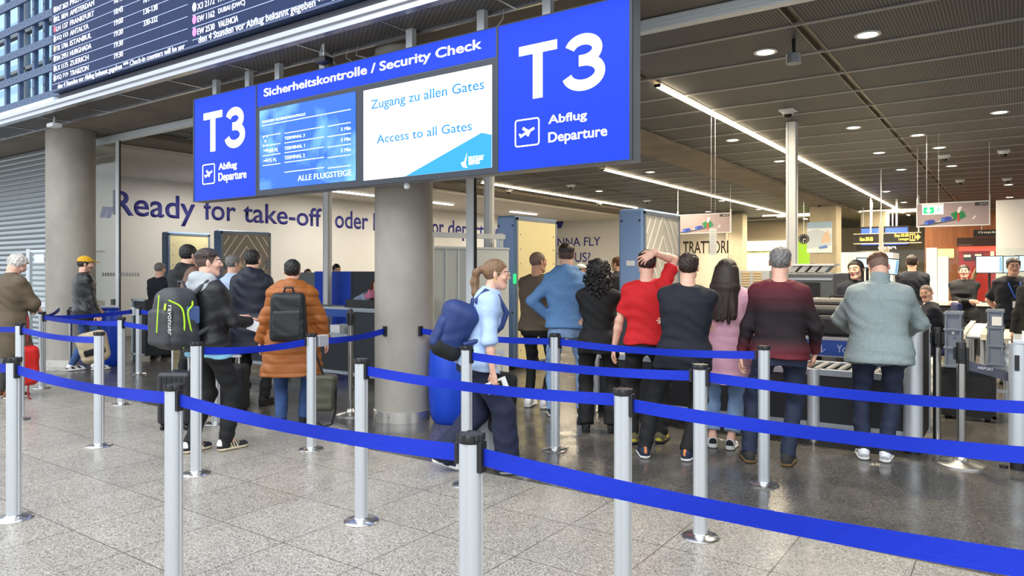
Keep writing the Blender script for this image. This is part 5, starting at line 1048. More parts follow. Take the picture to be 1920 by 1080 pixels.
        if tp.get('hood'):
            q = tp['hood']; v.ell(T((0, -.085, .50)), np.array((.125, .075, .085))*s*q, Rt @ rotm(0, 35), k=.03); v.cone(T((-.08, -.03, .555)), T((0, -.1, .56)), .045*s*q, .055*s*q, k=.03); v.cone(T((.08, -.03, .555)), T((0, -.1, .56)), .045*s*q, .055*s*q, k=.03); v.cone(T((-.085, -.03, .55)), T((-.03, .075, .49)), .04*s*q, .03*s*q, k=.03); v.cone(T((.085, -.03, .55)), T((.03, .075, .49)), .04*s*q, .03*s*q, k=.03)
        cutp = None
        if tp.get('quilt'):
            cutp = lambda f, X, Y, Z: f-.01*np.abs(np.sin(Z*tp['quilt']))**.6
        nobj(tp.get('name', 'shirt'), v.mesh(res, tp.get('fold', .008), seed=len(label)+7, post=cutp), tp['m'], t, label=tp.get('label'))
    t.update_tag(); sk = dict(t=t, T=T, Rt=Rt, pel=pel, s=s, hc=hc, Rh=Rh, J=J, Lg=Lg, Sh=Sh, L=lambda p: hc+Rh @ (np.array(p)*s)); return sk
def worn(name, label, cat, sk, group=None):
    """an Empty standing where the person stands, for things carried"""
    t = sk['t']; return thing(name, label, cat, t.location, t.rotation_euler.z, group)
# ------------------------------------------------------------------ the people
def FA(px, rel): return math.degrees(math.atan((px-960)/F))+rel
def cloth(n, c, **k): return mat(n, rgb(*c), k.pop('rough', .8), noise=k.pop('noise', .08), nscale=k.pop('ns', 40), bump=k.pop('bump', .55), bscale=k.pop('bs', 13), **k)
BLKC = cloth('black cotton', (17,17,19)); NAVC = cloth('navy cotton', (20,23,36)); NAVD = cloth('navy parka shell', (20,25,42), rough=.6); DEN = cloth('mid blue denim', (58,86,138), noise=.2, ns=9); DENL = cloth('light denim', (128,156,192), noise=.18, ns=9); DEND = cloth('dark denim', (28,37,60), noise=.25, ns=8); DENB = cloth('blue denim', (50,78,126), noise=.3, ns=7)
SOLEW = mat('white rubber sole', rgb(232,230,226), .6); SHB = cloth('black shoe', (30,30,32)); SHW = mat('white leather shoe', rgb(226,226,228), .5)
FOLD = {1: dict(t=(-.09, .25, 1.12), p=(.9, -.25, -.7), n=(0, -1, 0), curl=.3), -1: dict(t=(.09, .22, 1.09), p=(-.9, -.25, -.7), n=(0, -1, 0), curl=.3)}
def scaled(a, k): return {q: dict(v, t=(v['t'][0]*k, v['t'][1]*k, v['t'][2]*k)) for q, v in a.items()}
def P(label, px, d, rel, **k):
    x, y = at(px, d); return person(label, x, y, FA(px, rel), **k)
def DG(py): return F*HC/(py-YH)
# 1 old man at the left edge
old = P('white-haired old man in a long olive-brown coat at the left edge, head bowed', 14, 8.8, 62, h=1.77, wd=1.12, dep=1.25, lean=6, head=(8, 32, 0), arms={1: dict(t=(.02, .29, 1.08), p=(1, -.1, -.45)), -1: dict(t=(-.08, .30, 1.1), p=(-.9, -.5, -.5))},
    top=dict(name='coat', m=cloth('olive brown coat', (92,78,60), rough=.7), hem=-.42, infl=.045, sr=(.075, .075, .055), collar=True, fold=.009, flare=.05), bottom=dict(m=cloth('dark grey trousers', (62,60,60)), r=(.085, .07, .06)), shoes=dict(m=cloth('brown shoe', (120,74,50)), sm=SOLEW), hairs=('white', HW), res=.01)
def glasses(sk, m=None):
    v = MB(); L = sk['L']
    for sx in (-1, 1): v.tube([tuple(L((sx*.033+.022*math.cos(a), .104, .006+.017*math.sin(a)))) for a in np.linspace(0, 2*PI, 15)], .0016, 6); v.tube([tuple(L((sx*.055, .102, .01))), tuple(L((sx*.08, .06, .012))), tuple(L((sx*.082, -.01, .01)))], .0016, 6)
    v.tube([tuple(L((-.011, .106, .01))), tuple(L((.011, .106, .01)))], .0016, 6); obj('glasses', v, m or BLACK, sk['t'])
glasses(old)
def backpack(name, label, sk, c, half, m, extra=None, taper=.12, r=.07, cat='backpack', res=.009, pitch=0, straps=True, sm=None):
    t = worn(name, label, cat, sk); s = sk['s']; Rt = sk['Rt']; R = Rt @ rotm(0, pitch); v = Vol(); C0 = sk['T'](c); v.rbox(C0, half, r, R, taper=taper); nobj('body', v.mesh(res, .006, 3), m, t)
    v = Vol(); W = lambda p: C0+R @ np.array(p); v.rbox(W((0, -half[1]*.84, -half[2]*.26)), (half[0]*.86, half[1]*.3, half[2]*.6), .04, R); nobj('front_pocket', v.mesh(res, .004, 5), sm or m, t)
    if straps:
        for sx in (-1, 1):
            mb = MB(); w_ = sk['T']; mb.tube([tuple(w_((sx*.10, c[1]+.1, .44))), tuple(w_((sx*.105, -.06, .552))), tuple(w_((sx*.11, .04, .53))), tuple(w_((sx*.125, .14, .42))), tuple(w_((sx*.135, .12, .30))), tuple(w_((sx*.12, .05, .2))), tuple(w_((sx*.16, c[1]+.08, .1)))], .021, 8); obj('strap', mb, sm or m, t)
    mb = MB(); mb.tube([tuple(W((-.05, half[1]*.4, half[2]*.96))), tuple(W((-.035, half[1]*.3, half[2]+.05))), tuple(W((.035, half[1]*.3, half[2]+.05))), tuple(W((.05, half[1]*.4, half[2]*.96)))], .011, 8); obj('handle', mb, sm or m, t)
    return t, W, R
x, y = at(50, 8.75); t = thing('red_backpack', 'red and black backpack hanging beside the old man behind the belts', 'backpack', (x, y, 0)); v = Vol(); v.rbox((0, 0, .40), (.09, .13, .24), .08); nobj('body', v.mesh(.01, .006), cloth('red nylon', (206,34,30), rough=.5), t); v = Vol(); v.rbox((.02, -.14, .4), (.09, .05, .14), .03); nobj('front_pocket', v.mesh(.01), BLKC, t)
m = MB(); m.tube([(.0, 0, .66), (0, .02, .85), (-.05, .03, 1.0)], .012); m.tube([(.05, 0, .18), (.04, .0, .08), (.07, 0, .012), (.12, 0, .012)], .01); obj('strap', m, cloth('red strap', (150,40,46)), t)
# 2 yellow cap
cap = P('bearded man in a yellow cap and black leather jacket by the left column', 158, 11.2, 72, h=1.78, head=(12, 4, 0), beard=1, arms={1: dict(t=(.24, .12, .84), p=(.3, -1, 0)), -1: dict(t=(-.2, .25, .95), p=(-.4, -1, 0))}, feet={1: (.10, .16, 6), -1: (-.1, -.12, -4)},
    top=dict(name='leather_jacket', m=mat('black leather', rgb(30,30,33), .38, bump=.4, bscale=30), hem=-.16, infl=.035, sr=(.066, .06, .05), collar=True, fold=.008), bottom=dict(m=DENB), shoes=dict(m=SHW, patch=1, pm=BLKC, sm=SOLEW), hairs=('short', HB), res=.011)
def put_cap(sk, m):
    v = Vol(); L = sk['L']; s = sk['s']; v.ell(L((0, -.012, .045)), np.array((.09, .108, .09))*s, sk['Rh']); v.cone(L((-.03, .09, .068)), L((-.025, .165, .05)), .036*s, .03*s, flat=(sk['Rh'] @ np.array((0, .3, 1)), .2)); v.cone(L((.03, .09, .068)), L((.025, .165, .05)), .036*s, .03*s, flat=(sk['Rh'] @ np.array((0, .3, 1)), .2))
    pz = L((0, 0, .052)); nz = -sk['Rh'][:, 2]; cut = lambda f, X, Y, Z: np.maximum(f, (X-pz[0])*nz[0]+(Y-pz[1])*nz[1]+(Z-pz[2])*nz[2]-.012); nobj('cap', v.mesh(.006, post=cut), m, sk['t'])
put_cap(cap, cloth('mustard cap', (222,168,44)))
def hang_bag(name, label, cat, loc, half, m, rz=0, tilt=(0, 0), r=.06, strap=None, res=.009, pocket=None, group=None):
    t = thing(name, label, cat, loc, rz, group); v = Vol(); R = rotm(0, tilt[0], tilt[1]); v.rbox((0, 0, half[2]), half, r, R, taper=-.06); nobj('body', v.mesh(res, .007, 9), m, t)
    if pocket: v = Vol(); v.rbox(np.array((0, -half[1], half[2]))+R @ np.array((.0, 0, -half[2]*.25)), (half[0]*.7, .02, half[2]*.2), .015, R); nobj('pocket', v.mesh(res), pocket, t)
    if strap: mb = MB(); mb.tube(strap[0], .011, 8); obj('strap', mb, strap[1], t)
    return t
x, y = at(176, 10.7); hang_bag('travel_bag', 'beige soft travel bag hanging from the hand of the man in the yellow cap', 'bag', (x, y, .19), (.2, .14, .23), cloth('beige canvas', (196,178,146)), YAW+.5, (0, -14), .09, (((-.12, 0, .42), (-.06, 0, .56), (.04, 0, .57), (.1, 0, .44)), BLKC), pocket=BLKC)
# 3, 4 waiting on the far left
P('grey-haired man in a dark sweater with folded arms near the far left scanner', 299, 13.0, 35, h=1.70, wd=1.08, dep=1.15, arms=FOLD, head=(10, 8, 0), top=dict(name='sweater', m=NAVC, hem=-.12, infl=.025, fold=.006), bottom=dict(m=BLKC), shoes=dict(m=SHB, sm=SHB), hairs=('short', HG), res=.012)
P('tall man in a black hooded coat behind the man with the neon-trimmed backpack', 352, 8.9, 42, h=1.88, wd=1.05, head=(8, 4, 0), top=dict(name='coat', m=BLKC, hem=-.3, infl=.04, hood=1.1, sr=(.07, .062, .052)), bottom=dict(m=BLKC), shoes=dict(m=SHB, sm=SHB), hairs=('short', HK), res=.012)
P('person with long brown hair half hidden behind the grey hood', 366, 8.05, 60, h=1.60, female=True, top=dict(name='coat', m=BLKC, hem=-.3, infl=.03), bottom=dict(m=BLKC), shoes=dict(m=SHB, sm=SHB), hairs=('long', HBR), res=.012)
# 5 hoodie man with the neon-trimmed backpack
hoo = P('young man in a black jacket and grey hood wearing a neon-trimmed backpack', 389, 6.2, 57, h=1.75, head=(28, -1, 0), arms={1: dict(t=(.14, .33, 1.10), p=(.5, -1, -.35), n=(-1, 0, .2), curl=.8), -1: dict(t=(-.06, .34, 1.12), p=(-.5, -1, -.35), n=(1, 0, .2), curl=.8)}, feet={1: (.10, .13, 4), -1: (-.09, -.08, -6)},
    top=[dict(name='jacket', m=cloth('black windbreaker', (20,20,22), rough=.55), hem=-.06, infl=.03, sr=(.064, .058, .046), fold=.009), dict(name='hood', m=cloth('heather grey jersey', (168,172,176)), hem=.465, infl=.02, sleeve='none', hood=1.05), dict(name='t_shirt', m=cloth('pale blue tee', (138,196,222)), hem=-.1, zt=.05, infl=.02, sleeve='none')],
    bottom=dict(m=cloth('black track pants', (17,17,19)), r=(.092, .076, .056)), shoes=dict(m=cloth('black suede', (32,32,36)), sm=mat('gum sole', rgb(206,190,160), .6), stripe=1, heel=2, pm=SOLEW), hairs=('fade', HB, HSD), res=.008)
gm_ = cloth('grey backpack nylon', (54,56,59), rough=.6); NEON = mat('neon green piping', rgb(176,224,44), .5)
bp1, W_, R_ = backpack('backpack', 'grey sports backpack with neon green piping on the young man with the grey hood', hoo, (0, -.29, .235), (.17, .15, .255), gm_, sm=gm_, r=.11)
for xx in (.166,):
    mb = MB(); mb.tube(curve([tuple(W_((xx-.05, -.13, .16))), tuple(W_((xx+.0, -.05, .1))), tuple(W_((xx+.012, -.03, -.02))), tuple(W_((xx+.004, -.035, -.15)))]), .0075, 6); mb.tube(curve([tuple(W_((xx-.055, .06, .19))), tuple(W_((xx+.004, .045, .12))), tuple(W_((xx+.012, .0, .06))), tuple(W_((xx+.012, .02, -.06))), tuple(W_((xx+.008, .04, -.12)))]), .0075, 6)
    mb.tube([tuple(W_((.03, -.16, .2))), tuple(W_((.055, -.185, .05))), tuple(W_((.05, -.19, -.1)))], .005, 6); mb.tube([tuple(W_((.1, -.145, .13))), tuple(W_((.12, -.165, .08)))], .009, 6); mb.tube([tuple(W_((xx-.015, -.02, -.2))), tuple(W_((xx-.02, -.02, -.235)))], .006, 6); obj('piping', mb, NEON, bp1)
v = Vol(); v.rbox(W_((.152, .055, .03)), (.02, .06, .075), .015, R_); nobj('side_pocket', v.mesh(.007), cloth('slate blue nylon', (70,92,140)), bp1)
Mb = Matrix((Vector(R_ @ np.array((0, 0, -1))), Vector(R_ @ nrm((.5, .86, 0))), Vector(R_ @ nrm((.86, -.5, 0))))).transposed().to_4x4(); Mb.translation = Vector(W_((.135, -.146, .12))); text('ravonuer', Mb, (0, 0, .24, .024), SOLEW, bp1, lift=.012)
v = Vol(); v.cone(hoo['J'][1][0]+(hoo['J'][1][1]-hoo['J'][1][0])*.8, hoo['J'][1][1]+(hoo['J'][1][1]-hoo['J'][1][0])*.02, .046, .044); t = worn('folded_paper', 'crumpled white paper held at the wrist of the young man with the grey hood', 'paper', hoo); wv_ = hoo['J'][1][1]; v = Vol(); v.rbox(wv_+np.array((.045, -.01, -.03)), (.006, .05, .045), .004, rotm(10, 20)); nobj('sheet', v.mesh(.005, .003), SOLEW, t)
# trolley case behind him
def trolley(label, px, d, h, w_, m, rz=YAW, handle=.3):
    x, y = at(px, d); t = thing('trolley_suitcase', label, 'suitcase', (x, y, 0), rz); v = Vol(); v.rbox((0, 0, .05+h/2), (w_/2, .12, h/2), .05); nobj('shell', v.mesh(.009), m, t); mb = MB()
    for k in range(6): mb.box((-w_/2+.05+k*(w_-.1)/5-.008, -.126, .1), (-w_/2+.05+k*(w_-.1)/5+.008, -.118, h))
    obj('rib', mb, m, t); mb = MB(); mb.cyl((-.08, .04, h+.04), (-.08, .04, h+handle), .009); mb.cyl((.08, .04, h+.04), (.08, .04, h+handle), .009); mb.box((-.1, .02, h+handle), (.1, .06, h+handle+.025)); obj('telescopic_handle', mb, ALU, t)
    for sx in (-1, 1):
        for sy in (-1, 1): mb = MB(); mb.cyl((sx*(w_/2-.05)-.012, sy*.08, .028), (sx*(w_/2-.05)+.012, sy*.08, .028), .028); obj('wheel', mb, BLACK, t)
    return t
trolley('black ribbed trolley suitcase behind the young man with the grey hood', 335, 7.1, .52, .34, mat('black shell', rgb(36,36,40), .4)); trolley('dark suitcase standing left of the legs of the navy parka man', 432, 7.75, .5, .36, mat('charcoal fabric', rgb(26,26,30), .8), handle=.12)
# 6, 7, 8
P('grey-haired man in a light blue shirt behind the navy parka', 437, 9.6, 45, h=1.77, head=(15, 4, 0), top=dict(m=cloth('pale blue shirt', (186,204,230)), collar=True), bottom=dict(m=BLKC), shoes=dict(m=SHB, sm=SHB), hairs=('short', HG), res=.012)
P('black-haired man in a long navy parka with a thick hood, seen from behind', 473, 8.3, 22, h=1.80, wd=1.02, arms={1: dict(t=(.22, .2, .95), p=(.6, -1, 0)), -1: dict(t=(-.22, .2, .95), p=(-.6, -1, 0))}, feet={1: (.13, .05, 12), -1: (-.1, -.05, -6)}, top=dict(name='parka', m=NAVD, hem=-.32, infl=.05, hood=1.25, sr=(.074, .068, .055), fold=.008, flare=.03), bottom=dict(m=BLKC, r=(.08, .065, .055)), shoes=dict(m=SHB, sm=SHB), hairs=('short', HK), res=.009)
ora = P('person in a tan quilted parka and blue jeans with a black backpack', 548, 7.22, 8, h=1.67, wd=1.05, female=True, head=(0, 2, 0), arms={1: dict(t=(.33, .1, .80), p=(.7, -1, 0)), -1: dict(t=(-.32, .08, .83), p=(-.7, -1, 0))}, feet={1: (.11, .06, 10), -1: (-.1, -.02, -10)}, top=dict(name='parka', m=cloth('tan quilted shell', (158,90,34), rough=.55), hem=-.37, infl=.055, hood=1.15, sr=(.082, .074, .055), fold=.008, flare=.05, quilt=34), bottom=dict(m=DENB, r=(.085, .07, .06)), shoes=dict(m=SHB, sm=SHB), hairs=('short', HK), res=.008)
bkp, W_, R_ = backpack('backpack', 'black square backpack worn over the tan parka', ora, (0, -.27, .235), (.165, .1, .235), cloth('black nylon', (26,27,30), rough=.55), sm=cloth('charcoal nylon', (34,35,38), rough=.55), r=.05, taper=.05)
mb = MB(); mb.tube([tuple(W_((.07, -.103, .12))), tuple(W_((.12, -.1, .11))), tuple(W_((.125, -.1, -.02)))], .004, 6); obj('zip', mb, BLACK, bkp)
x, y = at(610, 6.95); hang_bag('handbag', 'olive grey handbag with a long strap hanging beside the tan parka', 'bag', (x, y, .21), (.095, .07, .17), cloth('olive leather', (78,76,62), rough=.5), YAW, (0, 3), .03, (((-.02, 0, .34), (-.08, 0, .5), (-.11, 0, .66)), BLKC)); 
m = MB(); m.tube([(.08, 0, .32), (.105, 0, .2), (.1, 0, .0), (.06, 0, -.14), (-.02, 0, -.16), (-.07, 0, -.12)], .009); obj('long_strap', m, BLKC, [o for o in C.objects if o.name.startswith('handbag')][0])
# 10 walking woman
wom = P('woman with a ponytail in a light blue shirt walking right with a navy backpack', 893, 5.55, 84, h=1.68, female=True, lean=13, drop=.012, head=(4, -8, 0), arms={1: dict(t=(.26, .10, .68), p=(.3, -1, 0), n=(-.5, .5, 0), curl=.75), -1: dict(t=(-.22, .16, .74), p=(-.3, -1, 0), curl=.8)}, feet={1: (.07, .25, 2), -1: (-.07, -.27, -3, .02, 20)},
    top=dict(m=cloth('light blue poplin', (168,192,228), bump=.1), hem=-.06, infl=.022, sleeve='elbow', sr=(.062, .06, .05), collar=True, fold=.009), bottom=dict(m=cloth('navy wide trousers', (24,31,58)), r=(.088, .095, .108), fold=.007, short=-.12, zt=.13), shoes=dict(m=cloth('navy shoe', (34,40,60)), toe=1, sm=SOLEW), hairs=('pony', HBL), res=.008)
glasses(wom, mat('thin gold frame', rgb(200,180,150), .3, .8))
mb = MB(); L = wom['L']; mb.tube([tuple(L((.083, -.008+.012*math.cos(a), -.048+.014*math.sin(a)))) for a in np.linspace(0, 2*PI, 13)], .003, 6); obj('earring', mb, mat('gold', rgb(220,180,90), .25, 1.), wom['t'])
NB = cloth('royal navy nylon', (26,48,104), rough=.6); bkw, W_, R_ = backpack('backpack', 'navy blue daypack with a black base on the walking woman', wom, (0, -.225, .2), (.165, .125, .215), NB, r=.1, taper=-.24, pitch=11, sm=NB)
v = Vol(); v.rbox(W_((0, -.005, -.16)), (.152, .122, .075), .07, R_); nobj('base', v.mesh(.008), BLKC, bkw)
pw = wom['J'][1][1]+np.array((0, .03, -.09)); t = worn('passport', 'white papers and a dark passport in the hand of the walking woman', 'passport', wom); v = MB(); M = Matrix.Translation(Vector(pw)) @ Matrix.Rotation(.35, 4, 'X'); v.obox(M, (.008, .16, .085)); obj('paper', v, SOLEW, t); v = MB(); v.obox(Matrix.Translation(Vector(pw)+Vector((.008, -.01, 0))) @ Matrix.Rotation(.35, 4, 'X'), (.008, .10, .045)); obj('cover', v, BLKC, t)
trolley('pale grey trolley suitcase pulled by the walking woman', 922, 5.85, .56, .3, mat('pale grey shell', rgb(176,180,184), .4), handle=.32)
x, y = at(945, 5.72); t = thing('black_jacket', 'black jacket draped over the pale suitcase of the walking woman', 'jacket', (x, y, 0), YAW); v = Vol(); v.rbox((0, 0, .52), (.10, .14, .24), .06, rotm(0, 0, 4), taper=.1); nobj('cloth', v.mesh(.01, .014, 2), BLKC, t)
# 11 - 13
P('shaven-headed man in an olive-brown sweater before the yellow scanner', 1008, 8.2, 28, h=1.78, wd=1.06, dep=1.15, head=(22, 0, 0), arms={1: dict(t=(.1, .3, 1.0), p=(.7, -1, -.4)), -1: dict(t=(-.12, .3, 1.0), p=(-.7, -1, -.4))}, skin=SKINT, beard=0, top=dict(name='sweater', m=cloth('olive brown knit', (96,82,66)), hem=-.06, infl=.03, sr=(.064, .058, .046)), bottom=dict(m=BLKC), shoes=dict(m=SHW, sm=SOLEW), hairs=('buzz', HSH), res=.01)
hb_ = P('man in a light blue hoodie and jeans with hands on his hips', 1062, 7.7, 3, h=1.85, head=(-4, 0, 0), arms={-1: dict(t=(-.19, .04, 1.06), p=(-1, -.45, .12), d=(.75, .35, -.55), n=(.3, -.3, .9), curl=.25), 1: dict(t=(.19, .04, 1.06), p=(1, -.45, .12), d=(-.75, .35, -.55), n=(-.3, -.3, .9), curl=.25)}, feet={1: (.17, .05, 12), -1: (-.15, .0, -12)}, top=dict(name='hoodie', m=cloth('light blue fleece', (96,138,186)), hem=-.02, infl=.03, sr=(.064, .056, .046), hood=1.0, fold=.008), bottom=dict(m=DENL, r=(.088, .07, .056)), shoes=dict(m=SHB, stripe=1, sm=SOLEW), hairs=('fade', HB, HSD), res=.008)
P('woman with black curly hair in a black t-shirt and flared trousers, arms crossed', 1122, 6.95, 3, h=1.66, female=True, wd=1.08, arms=scaled(FOLD, .94), feet={1: (.13, .02, 8), -1: (-.12, .02, -6)}, top=dict(name='t_shirt', m=cloth('black tee', (13,13,15)), sleeve='short', slen=.55, hem=-.08, infl=.012, sr=(.05, .047, .04)), bottom=dict(m=cloth('black flared trousers', (12,12,14)), r=(.09, .076, .088)), shoes=dict(m=SHB, sm=SHB), hairs=('curly', HK), res=.008)
# 14 red t-shirt, hand on head
redp = P('man in a red t-shirt holding his right hand on his head', 1212, 6.5, 2, h=1.745, head=(-6, 2, 3), arms={1: dict(t=(.062, -.09, 1.715), p=(.75, .75, .45), d=(-.78, -.12, -.5), n=(.1, 1, -.35), curl=.3, spread=.8), -1: dict(t=(-.29, .03, .86), p=(-.5, -1, 0), curl=.35)}, feet={1: (.13, .06, 14), -1: (-.12, -.02, -8)}, top=dict(name='t_shirt', m=cloth('red jersey', (196,20,28)), sleeve='short', slen=.78, hem=-.02, infl=.018, sr=(.056, .052, .046), fold=.009), bottom=dict(m=BLKC, r=(.088, .07, .055)), shoes=dict(m=cloth('khaki trainer', (92,88,60)), patch=1, pm=mat('yellow mesh', rgb(200,180,60), .6), sm=SHB), hairs=('short', HB), res=.008)
# 15 navy t-shirt
P('man in a dark navy t-shirt with crossed arms in front of the red shirt', 1283, 5.92, 2, h=1.73, wd=1.1, dep=1.1, side=3, head=(6, -2, -2), arms=FOLD, feet={1: (.03, .02, 16), -1: (-.33, .02, -14)}, drop=.02, top=dict(name='t_shirt', m=cloth('navy tee', (18,21,34)), sleeve='short', slen=.72, hem=-.14, infl=.024, sr=(.058, .054, .05), fold=.008), bottom=dict(m=cloth('black chinos', (14,14,16)), r=(.09, .072, .06), fold=.007), shoes=dict(m=cloth('navy knit shoe', (34,44,62)), heel=.5, pm=mat('orange tab', rgb(206,120,60), .6), sm=SOLEW), hairs=('short', HB), res=.008)
# 16 pink sweater
P('woman with long brown hair in an oversized pink sweater and cropped jeans', 1362, 6.3, 0, h=1.66, female=True, head=(6, 2, 3), arms={-1: dict(t=(-.26, .16, .92), p=(-1, -.6, 0)), 1: dict(t=(.27, .06, .74), p=(.6, -1, 0))}, feet={1: (.04, .0, 12), -1: (-.12, .04, -6)}, top=dict(name='sweater', m=cloth('pink knit', (226,172,190)), hem=-.30, infl=.05, flare=.03, sr=(.075, .07, .058), cuff=-.1, fold=.010), bottom=dict(m=DENL, r=(.085, .075, .072), short=.16), shoes=dict(m=SHW, heel=2, pm=BLKC, sm=SOLEW), hairs=('long', HB), res=.008)
# 17 burgundy ombre sweater
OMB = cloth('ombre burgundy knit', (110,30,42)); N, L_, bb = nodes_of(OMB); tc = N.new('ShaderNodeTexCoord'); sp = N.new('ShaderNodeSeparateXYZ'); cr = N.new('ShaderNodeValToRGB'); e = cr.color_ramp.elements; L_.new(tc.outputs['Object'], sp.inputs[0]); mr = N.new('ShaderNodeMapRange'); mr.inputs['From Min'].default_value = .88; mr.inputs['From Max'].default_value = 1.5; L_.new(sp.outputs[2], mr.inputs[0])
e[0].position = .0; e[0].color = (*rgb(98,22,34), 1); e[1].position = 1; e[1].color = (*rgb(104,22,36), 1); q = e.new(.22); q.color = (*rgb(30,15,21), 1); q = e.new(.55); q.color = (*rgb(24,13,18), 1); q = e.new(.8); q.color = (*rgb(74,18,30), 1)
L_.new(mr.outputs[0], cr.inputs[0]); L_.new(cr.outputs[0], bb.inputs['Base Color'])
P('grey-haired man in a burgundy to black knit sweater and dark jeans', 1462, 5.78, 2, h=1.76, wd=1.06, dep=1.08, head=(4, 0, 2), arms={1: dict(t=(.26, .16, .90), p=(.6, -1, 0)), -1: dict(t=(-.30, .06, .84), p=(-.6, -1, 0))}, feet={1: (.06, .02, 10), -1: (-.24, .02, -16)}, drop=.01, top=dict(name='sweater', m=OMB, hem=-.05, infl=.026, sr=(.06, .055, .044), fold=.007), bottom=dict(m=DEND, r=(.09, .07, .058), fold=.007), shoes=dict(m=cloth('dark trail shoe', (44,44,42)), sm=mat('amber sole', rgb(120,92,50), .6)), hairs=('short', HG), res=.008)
# 18 grey-teal jacket
tea = P('man in a pale grey-teal fleece jacket bending his head over the conveyor', 1648, 5.9, 2, h=1.72, wd=1.14, dep=1.1, lean=4, head=(-14, 34, -4), neckf=.03, arms={1: dict(t=(.18, .36, 1.03), p=(1, -.5, -.4), n=(0, 0, -1)), -1: dict(t=(-.2, .36, 1.03), p=(-1, -.5, -.4), n=(0, 0, -1))}, feet={1: (.05, .02, 4), -1: (-.12, .03, -10)}, top=dict(name='jacket', m=cloth('grey teal fleece', (138,150,150), bump=.4, bs=90), hem=-.11, infl=.04, sr=(.075, .07, .055), collar=True, clen=.95, fold=.008, flare=.04), bottom=dict(m=DEND, r=(.09, .07, .058), fold=.008), shoes=dict(m=SHW, patch=1, pm=mat('grey mesh', rgb(170,172,174), .6), sm=SOLEW), hairs=('fade', HBR, HSH), res=.008)
# staff
STF = cloth('navy uniform', (19,22,36)); TRIM = mat('white trim', rgb(220,222,226), .6)
P('dark-haired woman in a navy jacket facing the queue behind the conveyor', 1606, 8.6, 195, h=1.69, female=True, head=(12, 4, 4), top=dict(name='jacket', m=STF, hem=-.12, infl=.025, collar=True, sr=(.06, .054, .044)), bottom=dict(m=BLKC), shoes=dict(m=SHB, sm=SHB), hairs=('sleek', HK), arms={1: dict(t=(.2, .28, .98), p=(.6, -1, -.3)), -1: dict(t=(-.2, .28, .98), p=(-.6, -1, -.3))}, res=.009)
P('officer in a navy polo with white trim standing with his back to us', 1710, 12.0, 0, h=1.82, wd=1.12, dep=1.05, top=[dict(name='polo', m=STF, sleeve='short', slen=.8, hem=-.02, infl=.022, sr=(.06, .056, .05), collar=True, clen=.35)], bottom=dict(m=BLKC), shoes=dict(m=SHB, sm=SHB), hairs=('short', HB), arms={1: dict(t=(.2, .25, .95), p=(.8, -1, -.3)), -1: dict(t=(-.2, .25, .95), p=(-.8, -1, -.3))}, res=.012)
sea = P('seated officer with short grey hair in a dark jacket and tie beside the conveyor end', 1742, 10.0, -100, h=1.74, sit=(0, -.05, .55), wd=1.05, lean=6, head=(-62, 0, 4), feet={1: (.14, .40, 5), -1: (-.14, .42, -5)}, arms={1: dict(t=(.1, .38, .84), p=(.8, -.6, -.5)), -1: dict(t=(-.12, .38, .84), p=(-.8, -.6, -.5))}, top=[dict(name='jacket', m=STF, hem=-.14, infl=.035, collar=True, clen=.2), dict(name='shirt_collar', m=SOLEW, hem=.47, infl=.016, sleeve='none', collar=True, clen=.6)], bottom=dict(m=BLKC, r=(.085, .07, .06)), shoes=dict(m=SHB, sm=SHB), hairs=('buzz', mat('cropped grey hair', rgb(128,112,104), .7)), beard=2, res=.01)
P('woman officer with hair tied back and folded arms facing the queue', 1808, 11.8, 182, h=1.66, female=True, wd=1.06, arms=scaled(FOLD, .95), head=(0, -3, 2), top=[dict(name='jacket', m=cloth('black uniform jacket', (17,18,22)), hem=-.14, infl=.026, collar=True, clen=.3), dict(name='blouse', m=SOLEW, hem=.35, zt=.52, infl=.01, sleeve='none')], bottom=dict(m=BLKC), shoes=dict(m=SHB, sm=SHB), hairs=('tight', HB), res=.011)
gm = P('man with glasses in a navy polo with a blue lanyard at the right edge', 1900, 9.9, 174, h=1.74, wd=1.12, dep=1.15, head=(-4, 2, 0), arms={1: dict(t=(.12, -.2, .95), p=(1, -.2, 0)), -1: dict(t=(-.12, -.2, .95), p=(-1, -.2, 0))}, skin=SKINM, top=[dict(name='polo', m=STF, sleeve='short', slen=.85, hem=-.04, infl=.024, sr=(.06, .056, .05), collar=True, clen=.35)], bottom=dict(m=BLKC), shoes=dict(m=SHB, sm=SHB), hairs=('short', HB), res=.01)
glasses(gm); T_ = gm['T']; mb = MB(); mb.tube([tuple(T_((-.07, .03, .545))), tuple(T_((-.065, .15, .45))), tuple(T_((0, .195, .27)))], .01, 6); mb.tube([tuple(T_((.07, .03, .545))), tuple(T_((.065, .15, .45))), tuple(T_((0, .195, .27)))], .01, 6); obj('lanyard', mb, mat('blue lanyard', rgb(50,96,190), .6), gm['t']); mb = MB(); mb.obox(Matrix.Translation(Vector(T_((0, .20, .18)))), (.06, .008, .09)); obj('badge', mb, SOLEW, gm['t']); mb = MB(); mb.obox(Matrix.Translation(Vector(T_((0, .197, .255)))), (.1, .01, .03)); obj('badge_clip', mb, BLACK, gm['t'])
P('person in black at the very right edge, mostly cut off', 1952, 8.4, 185, h=1.66, wd=1.1, top=dict(name='jacket', m=BLKC, hem=-.2, infl=.04), bottom=dict(m=BLKC), shoes=dict(m=SHB, sm=SHB), hairs=('short', HK), res=.013)
P('officer with glasses standing at screens behind the blue scanner leaf', 1158, 12.4, -60, h=1.80, top=dict(name='shirt', m=STF, sleeve='short', infl=.02, collar=True), bottom=dict(m=BLKC), shoes=dict(m=SHB, sm=SHB), hairs=('short', HBR), res=.013)
